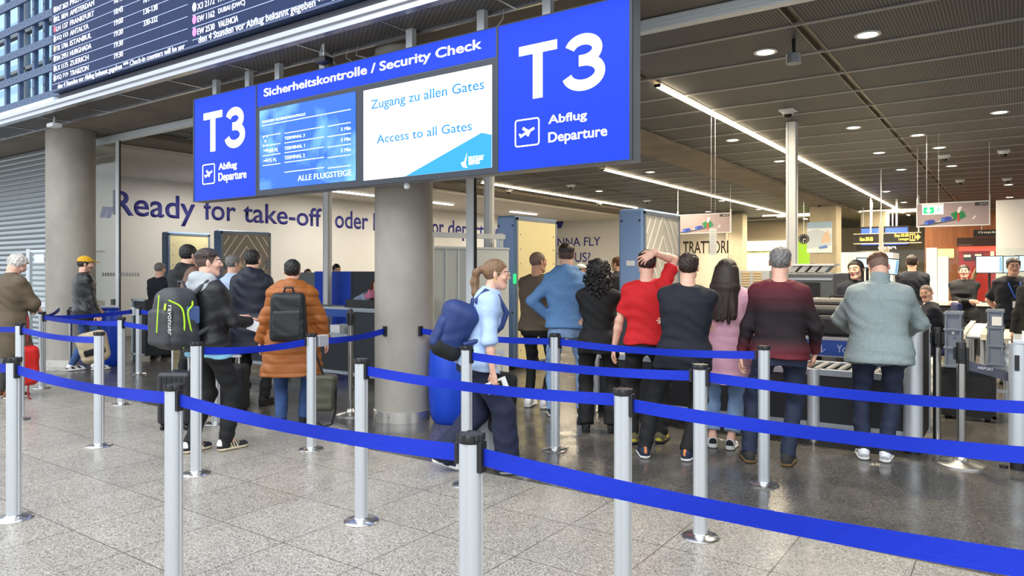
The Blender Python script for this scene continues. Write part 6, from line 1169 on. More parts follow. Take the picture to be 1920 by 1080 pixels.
cp_ = P('officer in a white-topped cap far behind the blue hoodie', 1089, 14, 120, h=1.68, top=dict(name='shirt', m=STF, infl=.02), bottom=dict(m=BLKC), shoes=dict(m=SHB, sm=SHB), hairs=('short', HB), res=.013); put_cap(cp_, SOLEW)
P('man with a short fringe far back in front of the square pillar', 1526, 17, 60, h=1.74, top=dict(name='shirt', m=STF, infl=.02), bottom=dict(m=BLKC), shoes=dict(m=SHB, sm=SHB), hairs=('short', HB), res=.014)
P('short person far back looking right beside the dark screening machine', 1552, 12.5, 80, h=1.50, top=dict(name='shirt', m=STF, infl=.02), bottom=dict(m=BLKC), shoes=dict(m=SHB, sm=SHB), hairs=('short', HBR), res=.014)
P('dark-haired officer bending behind the blue partition', 631, 14.6, 150, h=1.70, female=True, head=(10, 20, 10), top=dict(name='shirt', m=STF, infl=.02), bottom=dict(m=BLKC), shoes=dict(m=SHB, sm=SHB), hairs=('bun', HK), res=.014)
P('small distant person left of the blue partition', 577, 15.4, 160, h=1.60, female=True, top=dict(name='shirt', m=STF, infl=.02), bottom=dict(m=BLKC), shoes=dict(m=SHB, sm=SHB), hairs=('tight', HK), res=.014)
# ------------------------------------------------------------------ behind the lanes: machines, trays, chair, counter, screens
XG = mat('xray housing grey', rgb(88,92,96), .45, .2); XL_ = mat('xray light grey', rgb(176,178,176), .5, .1); CRG = mat('grey crate plastic', rgb(112,122,136), .5); WOODL = mat('pale lane rail', rgb(226,212,188), .5)
def place(name, label, cat, px, d, z=0, rz=0., group=None):
    x, y = at(px, d); return thing(name, label, cat, (x, y, z), rz, group)
def wpx(n, d): return n/F*d
t = place('xray_machine', 'dark grey screening machine housing right of the burgundy sweater', 'x-ray machine', 1526, 9.6); w_ = wpx(70, 9.6)
m = MB(); m.box((-w_*.62, -.1, .1), (w_*.55, 1.3, HC-(512-YH)/F*9.6)); obj('housing', m, XG, t, .02); m = MB(); m.box((-w_*.5, -.115, .75), (w_*.2, -.1, 1.4)); obj('tunnel_opening', m, BLACK, t); m = MB(); m.box((-w_*.6, -.11, 1.43), (w_*.5, -.1, 1.46)); obj('trim_strip', m, RAIL, t); m = MB(); m.box((-w_*.6, 0, 0), (-w_*.6+.1, .1, .1)); m.box((w_*.4, 0, 0), (w_*.5, .1, .1)); m.box((-w_*.6, 1.1, 0), (-w_*.6+.1, 1.2, .1)); m.box((w_*.4, 1.1, 0), (w_*.5, 1.2, .1)); obj('foot', m, BLACK, t)
t = place('tray_rack', 'pale sloping tray rack on top of the dark screening machine', 'rack', 1518, 9.9, HC-(512-YH)/F*9.6); m = MB()
for k in range(4): m.prism([(-.28+k*.13, 0), (-.19+k*.13, 0), (-.10+k*.13, .1), (-.19+k*.13, .1)], plane_matrix((0, .2, 0), (1, 0, 0), (0, 0, 1)), .3)
obj('tray', m, XL_, t); m = MB(); m.box((-.3, -.12, .1), (.34, .24, .125)); m.box((-.3, -.1, 0), (.3, .22, .006)); obj('shelf', m, WHITEM, t)
t = place('printer_box', 'slim white equipment cabinet right of the dark screening machine', 'cabinet', 1582, 10.0); m = MB(); m.box((-.12, 0, 0), (.14, .5, HC-(528-YH)/F*10)); obj('body', m, mat('pale cabinet', rgb(206,214,222), .4), t, .01); m = MB(); m.box((-.08, -.004, 1.25), (.08, 0, 1.29)); obj('label_strip', m, DARKM, t)
t = place('xray_machine', 'low dark screening machine between the pink sweater and the burgundy sweater', 'x-ray machine', 1412, 9.3); m = MB(); m.box((-.45, 0, .05), (.26, 1.0, 1.33)); obj('housing', m, XG, t, .02); m = MB(); m.box((-.3, -.012, .7), (.25, 0, 1.2)); obj('tunnel_opening', m, BLACK, t); m = MB(); m.box((-.4, .1, 0), (.22, .9, .05)); obj('foot', m, BLACK, t)
t = place('tray_stack', 'pale grey louvred stack of trays with wooden slats behind the pink sweater', 'tray stack', 1405, 9.55, 1.33); m = MB(); m.box((-.45, 0, 0), (.26, .4, .23)); obj('frame', m, XL_, t); m = MB()
for k in range(4):
    for j in range(6): m.box((-.4+k*.15, -.01, .02+j*.034), (-.29+k*.15, 0, .04+j*.034))
obj('slat', m, mat('wood slat', rgb(206,178,130), .6), t)
def crate(name, label, px, d, w_, h, z, dp, notice=False):
    t = place(name, label, 'crate', px, d, z, 0, 'grey trolley crates'); m = MB(); a = .012
    m.box((-w_/2, 0, 0), (w_/2, a, h)); m.box((-w_/2, dp-a, 0), (w_/2, dp, h)); m.box((-w_/2, 0, 0), (-w_/2+a, dp, h)); m.box((w_/2-a, 0, 0), (w_/2, dp, h)); m.box((-w_/2, 0, 0), (w_/2, dp, a)); obj('basin', m, CRG, t)
    r = MB()
    for z_ in (0, h*.33, h*.66, h-.03): r.box((-w_/2-.012, -.012, z_), (w_/2+.012, dp+.012, z_+.025))
    for x in (-w_/2, w_/2-.02): r.box((x, -.01, 0), (x+.02, 0, h))
    obj('rib', r, CRG, t, .003); g = MB()
    for i in range(3):
        for j in range(4): g.box((-w_/2+.02+i*w_/3, .02+j*dp/4, h-.02), (-w_/2+w_/3-.01+i*w_/3, dp/4-.02+j*dp/4, h-.005))
    obj('grid_opening', g, BLACK, t)
    if notice: g = MB(); g.box((-.03, -.014, h*.72), (.06, -.011, h*.88)); obj('label_card', g, SOLEW, t)
    else: g = MB(); g.box((-.012, -.014, h*.6), (.012, -.011, h*.65)); obj('label_card', g, XL_, t)
    return t
tr = place('tray_trolley', 'black padded trolley body under the grey crates at the right', 'trolley', 1818, 7.45); m = MB(); m.box((-.27, 0, .05), (.22, .42, .52)); obj('body', m, mat('black padded board', rgb(26,26,28), .6), tr, .01); m = MB(); m.box((-.28, -.01, .04), (.23, .01, .07)); m.box((.2, -.01, .04), (.23, .01, .54)); m.box((-.28, -.01, .5), (.23, .01, .54)); obj('edge', m, BLACK, tr); 
for x in (-.2, .15):
    for y in (.06, .36): m = MB(); m.cyl((x-.02, y, .028), (x+.02, y, .028), .028); obj('wheel', m, BLACK, tr)
crate('grey_crate', 'tall grey crate standing on the left of the black trolley', 1787, 7.5, .15, .58, .545, .36); crate('grey_crate', 'tall grey crate with a white card, right of the pale lane rails', 1866, 8.0, .15, .62, .50, .36, True)
t = place('crate_stand', 'slim steel stand carrying the crate with the white card', 'stand', 1872, 8.0); m = MB()
for x in (-.16, .14):
    for y in (.02, .34): m.box((x-.015, y-.015, 0), (x+.015, y+.015, .5))
m.box((-.18, 0, .46), (.16, .36, .5)); m.box((-.18, 0, .2), (.16, .03, .23)); obj('frame', m, RAIL, t); m = MB(); m.box((.12, -.03, 0), (.17, .03, .22)); obj('foot', m, BLACK, t)
t = place('roller_lane', 'pair of pale lane rails running back between the two grey crates', 'conveyor', 1826, 8.1); m = MB()
for x in (-.14, .06): m.box((x, 0, .78), (x+.06, 2.6, .84))
obj('rail', m, WOODL, t)
for y in (.1, 1.3, 2.5):
    for x in (-.12, .08): m = MB(); m.cyl((x, y, 0), (x, y, .78), .025); obj('post', m, ALU, t)
m = MB(); y = .1
while y < 2.5: m.cyl((-.08, y, .8), (.06, y, .8), .02, n=8); y += .12
obj('roller', m, RAIL, t)
t = place('roller_lane', 'pale lane rail right of the crate with the white card', 'conveyor', 1886, 8.4); m = MB(); m.box((-.03, 0, .7), (.05, 1.8, .76)); obj('rail', m, WOODL, t)
for y in (0, 1.7): m = MB(); m.cyl((0, y, 0), (0, y, .7), .025); obj('post', m, ALU, t)
t = place('white_sack', 'white plastic bag sagging beside the right-hand lane rail', 'bag', 1893, 8.05, .38); v = Vol(); v.rbox((0, 0, .16), (.07, .1, .16), .06); nobj('body', v.mesh(.01, .012, 4), mat('white plastic film', rgb(232,232,228), .4), t); m = MB(); m.bar((0, .05, .3), (0, .3, .36), .02, .02); obj('hook', m, ALU, t)
t = place('white_sack', 'white waste bag beside the office chair', 'bag', 1745, 8.9, 0); v = Vol(); v.rbox((0, 0, .24), (.13, .12, .24), .09); nobj('body', v.mesh(.012, .014, 6), mat('white plastic film', rgb(232,232,228), .4), t)
# end post of the next lane at the right edge
q = ground(1908, 880); t = thing('screening_lane', 'rounded aluminium end post of the next conveyor at the right edge', 'conveyor', (q.x, q.y, 0)); m = MB(); m.cyl((0, 0, .1), (0, 0, .985), .06, n=32); obj('end_post', m, ALU, t); m = MB(); m.lathe([(.05, 0), (.05, .1)], n=24); m.lathe([(.03, 0), (.03, .02)], (-.09, 0, 0), 12); obj('foot', m, BLACK, t); m = MB(); m.box((-.03, -.06, .985), (.9, .6, 1.02)); obj('end_frame', m, ALU, t, .006); m = MB(); m.box((.0, .05, .12), (.9, .12, .98)); obj('end_panel', m, DARKM, t); m = MB(); m.box((-.02, -.07, .78), (.012, -.055, .9)); obj('belt_slot', m, BLACK, t); m = MB(); m.box((.03, .0, 1.02), (.5, .4, 1.06)); obj('white_box', m, WHITEM, t)
# office chair under the seated officer
x, y = at(1742, 10.0); rz = YAW-math.radians(FA(1742, -100)); t = thing('office_chair', 'navy office chair under the seated officer', 'chair', (x, y, 0), rz); NV = mat('navy chair fabric', rgb(36,48,104), .75, bump=.2, bscale=150)
m = MB(); m.box((-.24, -.22, .42), (.24, .26, .49)); obj('seat', m, NV, t, .03); m = MB(); m.box((-.22, -.36, .60), (.22, -.30, 1.12)); obj('backrest', m, NV, t, .03); m = MB(); m.box((-.03, -.40, .40), (.03, -.365, .9)); m.box((-.03, -.40, .38), (.03, 0, .415)); obj('back_frame', m, BLACK, t); m = MB(); m.cyl((0, 0, .1), (0, 0, .42), .03); obj('gas_lift', m, BLACK, t); m = MB()
for k in range(5): a = k*2*PI/5; m.bar((0, 0, .11), (.3*math.cos(a), .3*math.sin(a), .075), .04, .035); m.cyl((.3*math.cos(a)-.02, .3*math.sin(a), .03), (.3*math.cos(a)+.02, .3*math.sin(a), .03), .03)
obj('base', m, BLACK, t)
for sx in (-1, 1): m = MB(); m.box((sx*.29-.03, -.15, .66), (sx*.29+.03, .12, .69)); m.box((sx*.29-.015, -.02, .45), (sx*.29+.015, .02, .66)); m.box((sx*.2, -.02, .44), (sx*.3, .02, .47)); obj('armrest', m, BLACK, t)
# long counter with glass and screens
d0 = 13.2; xa, ya = at(1660, 14.0); t = place('glass_counter', 'long counter with a white top and glass screens behind the officers', 'counter', 1800, 13.4, 0, 0); zt_ = HC-(567-YH)/F*13.4
m = MB(); m.box((-2.0, 0, 0), (2.4, .6, zt_-.06)); obj('body', m, mat('counter black', rgb(30,31,34), .5), t); m = MB(); m.box((-2.02, -.04, zt_-.06), (2.42, .64, zt_)); obj('top', m, mat('counter white', rgb(214,212,206), .4), t); m = MB(); m.box((-2.0, .3, zt_), (2.4, .312, HC+(YH-466)/F*13.4)); obj('glass_panel', m, PANE, t)
for px in (1741, 1764): xx = at(px, 13.4)[0]-t.location.x; m = MB(); m.box((xx-.09, .24, zt_), (xx+.09, .40, HC+(YH-(463 if px == 1741 else 480))/F*13.4)); obj('post', m, GP, t)
m = MB(); m.tube([(.1, .5, zt_), (.2, .5, zt_+.5), (.3, .5, zt_+.75)], .04, 10); obj('bronze_pole', m, mat('bronze pole', rgb(150,110,80), .4, .3), t)
def monitor(label, px, py, d, wp, hp, rz=0., tilt=0., pic=False, foot=None):
    p = onD(px, py, d); t = thing('monitor', label, 'monitor', p, rz); wv = wpx(wp, d)/2; hv = wpx(hp, d)/2; M = Matrix.Rotation(tilt, 4, 'Y')
    m = MB(); m.obox(M, (2*wv+.03, .03, 2*hv+.03)); obj('case', m, BLACK, t, .004); m = MB(); m.obox(M @ Matrix.Translation((0, -.016, 0)), (2*wv, .002, 2*hv)); s_ = obj('screen', m, mat('pale monitor screen', rgb(190,220,235), .2, emit=.85, ecol=rgb(196,226,240)), t); m = MB(); m.obox(M @ Matrix.Translation((wv*.86, -.018, 0)), (wv*.2, .001, hv*1.8)); obj('side_bar', m, mat('monitor side bar', rgb(120,160,190), .3, emit=.6, ecol=rgb(130,170,205)), s_)
    if pic: m = MB(); m.sphere((0, 0, 0), .03, 12, sc=(2.2, .05, .8)); m.v = [tuple(M @ Vector((v[0]-.02, v[1]-.018, v[2]))) for v in m.v]; obj('scan_image', m, mat('scan orange', rgb(220,170,120), .4, emit=.5, ecol=rgb(220,170,120)), s_)
    m = MB(); m.cyl((0, .03, 0), (0, .05, -(p.z-foot)), .02); m.box((-.12, -.06, -(p.z-foot)), (.12, .12, -(p.z-foot)+.015)); obj('stand', m, BLACK, t); return t
monitor('left one of the three pale screens above the counter', 1855, 496, 13.3, 41, 30, -.0, foot=zt_); monitor('middle one of the three pale screens above the counter', 1891-.5, 496, 13.3, 31, 30, foot=zt_) ; monitor('rightmost of the pale screens, behind the man with glasses', 1926, 494, 13.3, 36, 28, foot=zt_)
dk = place('operator_desk', 'grey operator desk carrying the tilted screen', 'desk', 1668, 10.6, 0); m = MB(); m.box((-.5, .0, .98), (.5, .6, 1.02)); obj('top', m, XL_, dk)
for x in (-.46, .46):
    for y in (.05, .55): m = MB(); m.box((x-.025, y-.025, 0), (x+.025, y+.025, .98)); obj('leg', m, RAIL, dk)
monitor('tilted screen with an orange scan picture behind the grey-teal jacket', 1664, 499, 10.8, 36, 27, .15, .12, True, foot=1.02); monitor('half-hidden screen left of the tilted one', 1626, 493, 10.9, 34, 16, .1, .03, foot=1.02)
t = place('white_booth', 'white booth wall behind the dark-haired woman', 'booth', 1622, 15); m = MB(); m.box((-wpx(42, 15), 0, 0), (wpx(30, 15), 1.0, HC+(YH-473)/F*15)); obj('wall', m, mat('booth white', rgb(226,218,206), .6), t, .01); m = MB(); m.box((wpx(30, 15), 0, 0), (wpx(46, 15), 1.0, HC+(YH-474)/F*15)); obj('side_wall', m, WHITEM, t)
t = place('white_pillar', 'bright white wall block at the right edge, higher than the screens', 'wall block', 1900, 14.2); t['kind'] = 'structure'; m = MB(); m.box((-wpx(27, 14.2), 0, 0), (2.2, .4, HC+(YH-374)/F*14.2)); obj('block', m, mat('bright white block', rgb(236,232,228), .6), t, .01)
# ------------------------------------------------------------------ picture boards, exit sign, notice, clock
def art_board(name, label, X0, X1, Z0, Z1, Y):
    t = thing(name, label, 'picture board', ((X0+X1)/2, Y, Z0), 0, 'hanging picture boards'); W = X1-X0; H = Z1-Z0; m = MB(); m.box((-W/2, 0, 0), (W/2, .05, H)); bd = obj('panel', m, mat('mauve board', rgb(168,150,152), .6), t); m = MB(); m.box((-W/2-.02, -.01, -.02), (-W/2, .06, H+.12)); m.box((W/2, -.01, -.02), (W/2+.02, .06, H+.12)); m.box((W/2-.0, .02, H), (W/2+.01, .03, ZC-Z0)); m.box((-W/2, -.01, -.02), (W/2, .06, 0)); m.box((-W/2, -.01, H), (W/2, .06, H+.02)); m.box((-W/2-.01, .02, H), (-W/2, .03, ZC-Z0)); obj('frame', m, WHITEM, t)
    Mx = plane_matrix((0, -.002, 0), (1, 0, 0), (0, 0, 1)); q = lambda u, v: (-W/2+u*W, v*H); g = MB(); g.prism([q(0, .0), q(.05, .06), q(.55, .3), q(.55, .22), q(.15, .0)], Mx, .002, 0)
    for u, v in ((.1, .08), (.34, .2)): g.prism([q(u, v), q(u+.05, v-.04), q(u+.15, v+.05), q(u+.15, v+.18), q(u+.1, v+.2), q(u, v+.14)], Mx, .004, 1); g.prism([q(u, v), q(u+.05, v-.04), q(u+.05, v+.1), q(u, v+.14)], Mx, .005, 4)
    g.prism([q(.47, .5), q(.55, .62), q(.66, .6), q(.69, .38), q(.63, .28), q(.52, .26), q(.5, .4)], Mx, .004, 2); g.prism([q(.57, .18), q(.6, .18), q(.6, .52), q(.57, .52)], Mx, .006, 3); g.prism([q(.565, .55), q(.6, .55), q(.64, .84), q(.58, .8)], Mx, .006, 5); g.prism([q(.77, .26), q(.79, .24), q(.83, .38), q(.81, .4)], Mx, .005, 5); g.prism([q(.28, .16), q(.34, .18), q(.34, .21), q(.28, .19)], Mx, .005, 5)
    obj('drawing', g, [mat('art belt', rgb(86,84,88), .6), mat('art blue', rgb(48,70,160), .6), mat('art green', rgb(28,128,78), .6), mat('art red', rgb(196,64,52), .6), mat('art light blue', rgb(72,112,200), .6), SOLEW], bd); g = MB(); g.box((-W/2+W*.81, -.004, H*.84), (-W/2+W*.985, -.001, H*.985)); obj('gate_plate', g, mat('gate plate', rgb(62,54,60), .5), bd); text('GATE', Mx, (-W/2+W*.87, H*.88, -W/2+W*.97, H*.945), SOLEW, bd, lift=.004); return t
art_board('picture_board', 'mauve picture board with blue trays behind the green exit sign', -1.57, -.41, 2.42, 2.84, 16); art_board('picture_board', 'mauve picture board with blue trays above the TRATTORIA lettering', -8.1, -6.56, 2.64, 3.16, 20)
p = onD(1749, 393, 12.6); t = thing('exit_sign', 'green and white emergency exit sign with a down arrow hanging on two rods', 'exit sign', p); a = wpx(17, 12.6); b_ = wpx(9, 12.6); m = MB(); m.box((-a, -.02, -b_), (a, .02, b_*.75)); obj('panel', m, mat('exit sign white', rgb(235,245,238), .4, emit=.8, ecol=rgb(230,245,236)), t); m = MB(); m.box((-a*1.05, -.03, b_*.75), (a*1.05, .03, b_*1.25)); obj('head', m, WHITEM, t); m = MB(); m.box((-a*.6, -.008, b_), (-a*.58, .008, ZC-p.z)); m.box((a*.55, -.008, b_), (a*.57, .008, ZC-p.z)); obj('rod', m, WHITEM, t); m = MB(); m.box((-a*.88, -.024, -b_*.8), (a*.12, -.02, b_*.5)); gg = obj('green_field', m, mat('exit green', rgb(20,190,110), .4, emit=.8, ecol=rgb(24,196,114)), t); m = MB(); Mx = plane_matrix((0, -.0245, 0), (1, 0, 0), (0, 0, 1)); m.prism([(-a*.5, b_*.45), (-a*.3, b_*.45), (-a*.3, -b_*.1), (-a*.1, -b_*.1), (-a*.4, -b_*.75), (-a*.7, -b_*.1), (-a*.5, -b_*.1)], Mx, .002); obj('arrow', m, SW, gg); m = MB(); m.box((a*.4, -.024, -b_*.6), (a*.7, -.02, b_*.4)); obj('door_mark', m, mat('exit pale green', rgb(150,225,190), .4, emit=.6, ecol=rgb(150,225,190)), t)
p = onD(1337, 478, 11.0); t = thing('hanging_notice', 'narrow white printed notice hanging on two wires before the TRATTORIA wall', 'notice', p); a = wpx(7, 11); m = MB(); m.box((-a, -.004, 0), (a, .004, wpx(50, 11))); sh = obj('sheet', m, SOLEW, t); m = MB()
for k in range(9): m.box((-a*.7, -.0055, .04+k*.04), (a*.5, -.004, .045+k*.04))
obj('print_line', m, mat('faint print', rgb(150,150,156), .6), sh); m = MB(); m.cyl((-a*.5, 0, wpx(50, 11)), (-a*.5, 0, ZC-p.z), .003, n=6); m.cyl((a*.6, 0, wpx(50, 11)), (a*.6, 0, ZC-p.z), .003, n=6); obj('wire', m, ALU, t)
p = onD(1507, 448, 24); t = thing('wall_clock', 'round black hanging clock with white marks left of the square pillar', 'clock', p); R_ = wpx(9.5, 24); m = MB(); m.cyl((0, -.03, 0), (0, .05, 0), R_, n=32); obj('case', m, mat('clock case', rgb(60,60,62), .4), t); m = MB(); m.cyl((0, -.035, 0), (0, -.03, 0), R_*.92, n=32); fc = obj('dial', m, BLACK, t); m = MB()
for k in range(12): a = k*PI/6; m.bar((R_*.7*math.cos(a), -.037, R_*.7*math.sin(a)), (R_*.86*math.cos(a), -.037, R_*.86*math.sin(a)), .02, .003, up=(0, 1, 0))
obj('hour_mark', m, SOLEW, fc); m = MB(); m.bar((0, -.039, 0), (R_*.5, -.039, -.02), .022, .003, up=(0, 1, 0)); m.bar((0, -.039, .0), (-.01, -.039, -R_*.75), .018, .003, up=(0, 1, 0)); obj('hand', m, SOLEW, fc); m = MB(); m.cyl((0, .01, R_), (0, .01, ZC-p.z), .012); obj('rod', m, ALU, t)
# square concrete pillars under the beam
def pillar(label, X0, X1, Y0, Y1, m=None):
    t = thing('square_pillar', label, 'pillar', ((X0+X1)/2, Y0, 0)); t['kind'] = 'structure'; b = MB(); w_ = (X1-X0)/2; b.box((-w_, 0, 0), (w_, Y1-Y0, ZB)); obj('shaft', b, m or CONC, t, .02); b = MB(); b.box((-w_-.01, -.01, 0), (w_+.01, Y1-Y0+.01, .1)); obj('skirting', b, STEEL, t); return t
PB = mat('warm concrete pillar', rgb(176,164,140), .75, noise=.1, nscale=2, bump=.2, bscale=9)
pl = pillar('square warm concrete pillar with a poster, right of the tall white post', -6.1, -5.2, 27.4, 28.3, PB); pillar('second concrete pillar just right of the poster pillar', -5.0, -4.1, 31.0, 31.9, PB); pillar('slim concrete pillar right of the TRATTORIA wall', -9.75, -9.15, 29.5, 30.1, PB)
p = onY(1536, 445, 27.35); t = thing('poster', 'pale blue poster with white and orange shapes on the square pillar', 'poster', (p.x, 27.38, p.z)); m = MB(); m.box((-.42, -.01, -.55), (.42, .015, .55)); sh = obj('sheet', m, mat('poster paper', rgb(226,230,236), .5), t); g = MB(); Mx = plane_matrix((0, -.0105, 0), (1, 0, 0), (0, 0, 1)); g.prism([(-.42, .33), (.42, .33), (.42, .55), (-.42, .55)], Mx, .002, 0); g.prism([(-.42, -.4), (.4, -.3), (.42, .1), (-.1, .3), (-.42, .2)], Mx, .003, 1); g.prism([(.05, -.2), (.38, -.15), (.3, .25), (.15, .1)], Mx, .004, 2); g.prism([(0, -.42), (.28, -.38), (.25, -.28), (-.02, -.34)], Mx, .005, 3); obj('picture', g, [mat('poster blue', rgb(160,186,214), .5), mat('poster grey', rgb(196,206,216), .5), mat('poster orange', rgb(220,190,160), .5), mat('poster deep blue', rgb(96,132,200), .5)], sh)
# ------------------------------------------------------------------ restaurant wall, shops and direction signs at the far end
t = thing('restaurant_wall', 'pale wall with dark TRATTORIA lettering behind the waiting people', 'wall sign', (-11.6, 30, 0)); m = MB(); m.box((-1.9, 0, 0), (1.58, .3, 3.4)); wl_ = obj('panel', m, mat('restaurant wall', rgb(228,216,196), .6), t); Mx = plane_matrix((0, -.002, 0), (1, 0, 0), (0, 0, 1)); DK = mat('dark brown lettering', rgb(58,48,40), .6)
a = onY(1281, 476, 30); c_ = onY(1350, 451, 30); text('TRATTORIA', Mx, (a.x+11.6, a.z, a.x+11.6+2.3, c_.z+.0), DK, wl_, bold=.012); text('&', Mx, (a.x+11.6-.3, a.z+.3, a.x+11.6-.14, a.z+.45), DK, wl_); g = MB(); g.box((a.x+11.6-.3, -.006, a.z), (a.x+11.6-.12, -.001, a.z+.06)); obj('red_dash', g, mat('red dash', rgb(214,60,60), .5), wl_)
def em(n, c, e): return mat(n, rgb(*c), .5, emit=e, ecol=rgb(*c))
gs = thing('green_shop', 'bright green and yellow cafe with a glowing white header far behind', 'shop', (-9.2, 36, 0)); xa = onY(1383, 460, 36).x+9.2; xb = onY(1566, 460, 36).x+9.2; zf = lambda py: onY(1440, py, 36).z
m = MB(); m.box((xa-.3, 0, zf(452)), (xb, .3, ZC)); obj('fascia', m, WARMW, gs); m = MB(); m.box((xa, -.05, zf(470)), (xa+(xb-xa)*.62, .25, zf(452))); obj('light_header', m, em('cafe white header', (255,250,236), 2.2), gs); m = MB(); m.box((xa, .9, 0), (xb, 1.0, zf(470))); obj('back_wall', m, mat('cafe yellow wall', rgb(236,222,70), .6), gs); m = MB(); m.box((xa+(xb-xa)*.62, -.02, 0), (xb, .3, zf(452))); obj('green_panel', m, mat('cafe green', rgb(150,205,50), .5), gs); m = MB(); m.box((xa, .2, 0), (xa+(xb-xa)*.6, .8, 1.0)); obj('counter', m, mat('cafe lime counter', rgb(176,206,70), .5), gs); m = MB(); m.box((xa+.2, .84, 1.35), (xa+1.5, .9, zf(476))); obj('lit_menu', m, em('cafe lit menu', (255,246,214), 2.), gs); m = MB(); m.box((xa+1.7, .84, 1.2), (xa+2.7, .9, zf(472))); obj('orange_panel', m, mat('cafe orange', rgb(214,140,50), .5), gs); m = MB(); rr = random.Random(2)
for k in range(14): x = xa+.1+k*.19; m.box((x, .3, 1.0), (x+.12, .5, 1.12+rr.random()*.28))
obj('goods', m, mat('cafe goods', rgb(214,130,60), .6, noise=.6, nscale=6), gs); m = MB(); m.box((xa, .0, zf(473)), (xa+2.6, .04, zf(471))); obj('lamp_rail', m, BLACK, gs)
area_light('cafe_lamp', (-9.2+xa+1.6, 36.5, 2.7), (0, 0, 0), 3, .5, 120, (1, .96, .82))
rs = thing('red_shop', 'brown-walled shop with a black and a red band at the far right', 'shop', (2.2, 34, 0)); rx = lambda px: onY(px, 440, 34).x-2.2; rz_ = lambda py: onY(1800, py, 34).z
m = MB(); m.box((rx(1733), .2, 0), (rx(1960), .5, ZC-.02)); obj('wall', m, mat('walnut wall', rgb(140,84,48), .55, noise=.2, nscale=2, stretch=(6, 6, .5)), rs); m = MB(); m.box((rx(1794), 0, rz_(462)), (rx(1960), .2, rz_(446))); bb_ = obj('black_band', m, mat('shop black band', rgb(46,24,22), .5), rs); m = MB(); m.box((rx(1798), -.05, rz_(471)), (rx(1960), .2, rz_(462.5))); obj('red_band', m, em('shop red band', (236,76,60), .7), rs); m = MB(); m.box((rx(1798), .1, 0), (rx(1960), .2, rz_(471))); obj('red_front', m, mat('shop red front', rgb(176,40,34), .5), rs); m = MB(); m.box((rx(1806), .05, rz_(488)), (rx(1822), .1, rz_(476))); m.box((rx(1826), .05, rz_(488)), (rx(1842), .1, rz_(476))); obj('dark_display', m, DARKM, rs); m = MB(); m.box((rx(1807), .04, rz_(482)), (rx(1820), .05, rz_(478))); m.box((rx(1828), .04, rz_(480)), (rx(1840), .05, rz_(477))); m.box((rx(1857), .04, rz_(490)), (rx(1864), .06, rz_(472))); obj('lit_display', m, em('shop lit display', (255,214,150), 1.6), rs); m = MB(); m.box((rx(1753), .14, rz_(483)), (rx(1788), .2, rz_(466))); obj('lit_poster', m, em('shop lit poster', (250,206,120), 1.3), rs)
Mx = plane_matrix((0, -.001, 0), (1, 0, 0), (0, 0, 1)); text('La Boutiquerie', Mx, (rx(1797), rz_(461), rx(1822), rz_(458)), mat('band lettering', rgb(170,150,140), .6), bb_)
t = thing('shop_sign', 'small black sign with pale lettering above the red band at the right', 'sign', (rx(1870)+2.2, 33, rz_(447))); m = MB(); m.box((-.75, 0, 0), (.6, .1, .28)); obj('plate', m, BLACK, t); text('Gepäck', plane_matrix((0, -.001, 0), (1, 0, 0), (0, 0, 1)), (-.6, .12, .2, .22), SOLEW, t); m = MB(); m.box((-.5, .04, .28), (-.47, .07, ZC-rz_(447))); m.box((.3, .04, .28), (.33, .07, ZC-rz_(447))); obj('rod', m, ALU, t)
ds = thing('direction_sign', 'long black hanging sign with glowing yellow gate directions', 'sign', (-2.6, 26, 0)); sx = lambda px: onY(px, 446, 26).x+2.6; sz = lambda py: onY(1670, py, 26).z
ds.location.z = sz(455); o_ = sz(455); m = MB(); m.box((sx(1600), 0, 0), (sx(1728), .12, sz(438)-o_)); bd = obj('panel', m, mat('sign black', rgb(26,24,22), .5), ds); m = MB(); m.box((sx(1600), -.02, sz(438)-o_), (sx(1728), .14, sz(436.5)-o_)); m.box((sx(1600), -.02, -.03), (sx(1728), .14, 0)); obj('edge', m, mat('sign edge', rgb(226,206,176), .5), ds); YEL = em('sign yellow', (255,214,90), 1.6); Mx = plane_matrix((0, -.001, 0), (1, 0, 0), (0, 0, 1))
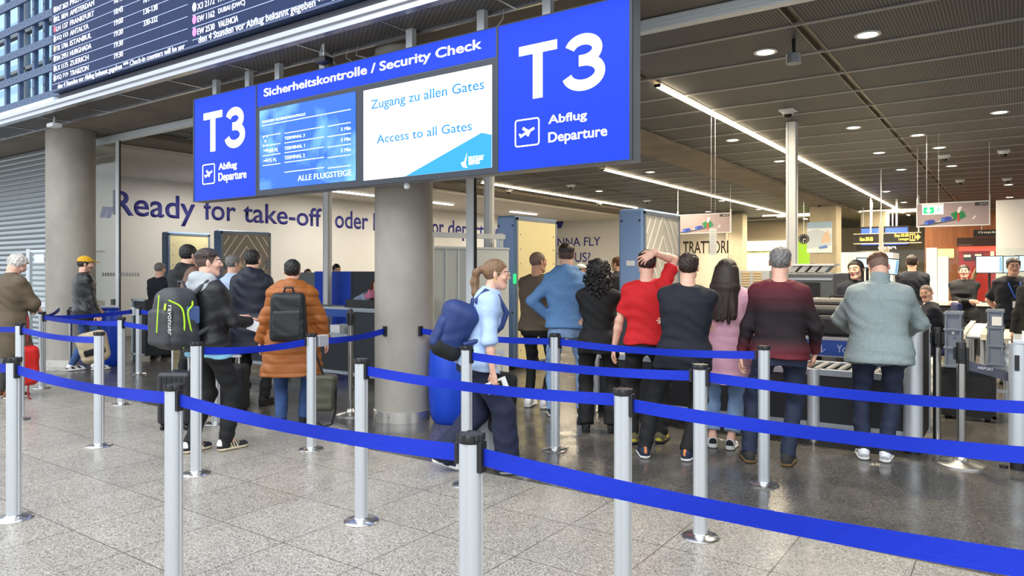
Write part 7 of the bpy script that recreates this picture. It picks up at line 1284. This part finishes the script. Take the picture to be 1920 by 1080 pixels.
text('Gates 300-326', Mx, (sx(1612), .07, sx(1637), .2), YEL, bd, bold=.02); text('Gates 340-350', Mx, (sx(1677), .18, sx(1704), .28), YEL, bd, bold=.02); text('Lounges', Mx, (sx(1685), .05, sx(1704), .15), YEL, bd, bold=.02); m = MB(); m.box((sx(1706), -.006, .05), (sx(1716), -.001, .27)); m.prism([(sx(1717), .13), (sx(1720), .13), (sx(1720), .06), (sx(1726), .165), (sx(1720), .27), (sx(1720), .2), (sx(1717), .2)], Mx, .004); pg = obj('pictogram', m, YEL, bd); m = MB(); m.box((sx(1707), -.008, .08), (sx(1710.5), -.006, .24)); m.box((sx(1711.5), -.008, .08), (sx(1715), -.006, .24)); obj('figure', m, mat('sign black', rgb(26,24,22), .5), pg); m = MB()
for px in (1632, 1722): m.box((sx(px)-.02, .04, sz(437)-o_), (sx(px)+.02, .08, ZC-o_))
obj('rod', m, WHITEM, ds)
for k, (pa, pb) in enumerate(((1615, 1652), (1660, 1702))):
    t = thing('flight_screen', ['blue flight information screen left of the thin ceiling post', 'blue flight information screen right of the thin ceiling post'][k], 'screen', (onY(pa, 450, 27).x, 27, onY(1650, 459, 27).z), 0, 'blue information screens under the direction sign'); W = onY(pb, 450, 27).x-onY(pa, 450, 27).x; m = MB(); m.box((-.05, 0, -.06), (W+.05, .1, .62)); obj('case', m, BLACK, t); m = MB(); m.box((0, -.01, 0), (W, 0, .56)); obj('screen', m, em('flight screen blue', (60,96,226), .9), t); m = MB(); m.box((W/2-.03, .03, .62), (W/2+.03, .08, ZC-t.location.z)); obj('rod', m, ALU, t)
t = thing('shop_sign', 'dark shop sign reading NNA below the blue screens', 'sign', (onY(1606, 460, 30).x, 30, onY(1640, 470, 30).z)); m = MB(); m.box((0, 0, 0), (onY(1650, 460, 30).x-t.location.x, .1, onY(1640, 458, 30).z-t.location.z)); obj('plate', m, BLACK, t); text('NNA', plane_matrix((0, -.001, 0), (1, 0, 0), (0, 0, 1)), (.75, .06, 1.35, .26), em('white shop lettering', (250,250,250), 1.2), t); m = MB(); m.box((.2, .04, .3), (.24, .08, ZC-t.location.z)); m.box((1.2, .04, .3), (1.24, .08, ZC-t.location.z)); obj('rod', m, ALU, t)
p = onD(1652, 478, 17); t = thing('ceiling_post', 'thin pale post dropping from the ceiling before the direction sign', 'post', (p.x, p.y, p.z)); m = MB(); m.box((-.04, -.04, 0), (.04, .04, onD(1652, 418, 17).z-p.z)); obj('sleeve', m, mat('pale post', rgb(214,200,184), .5), t); m = MB(); m.box((-.01, -.01, onD(1652, 418, 17).z-p.z), (.01, .01, ZC-p.z)); obj('rod', m, ALU, t)
wr = MB(); wr.box((11.8, YG+.12, 0), (12, 44, 4.6)); struct('wall_right', wr, WARMW)
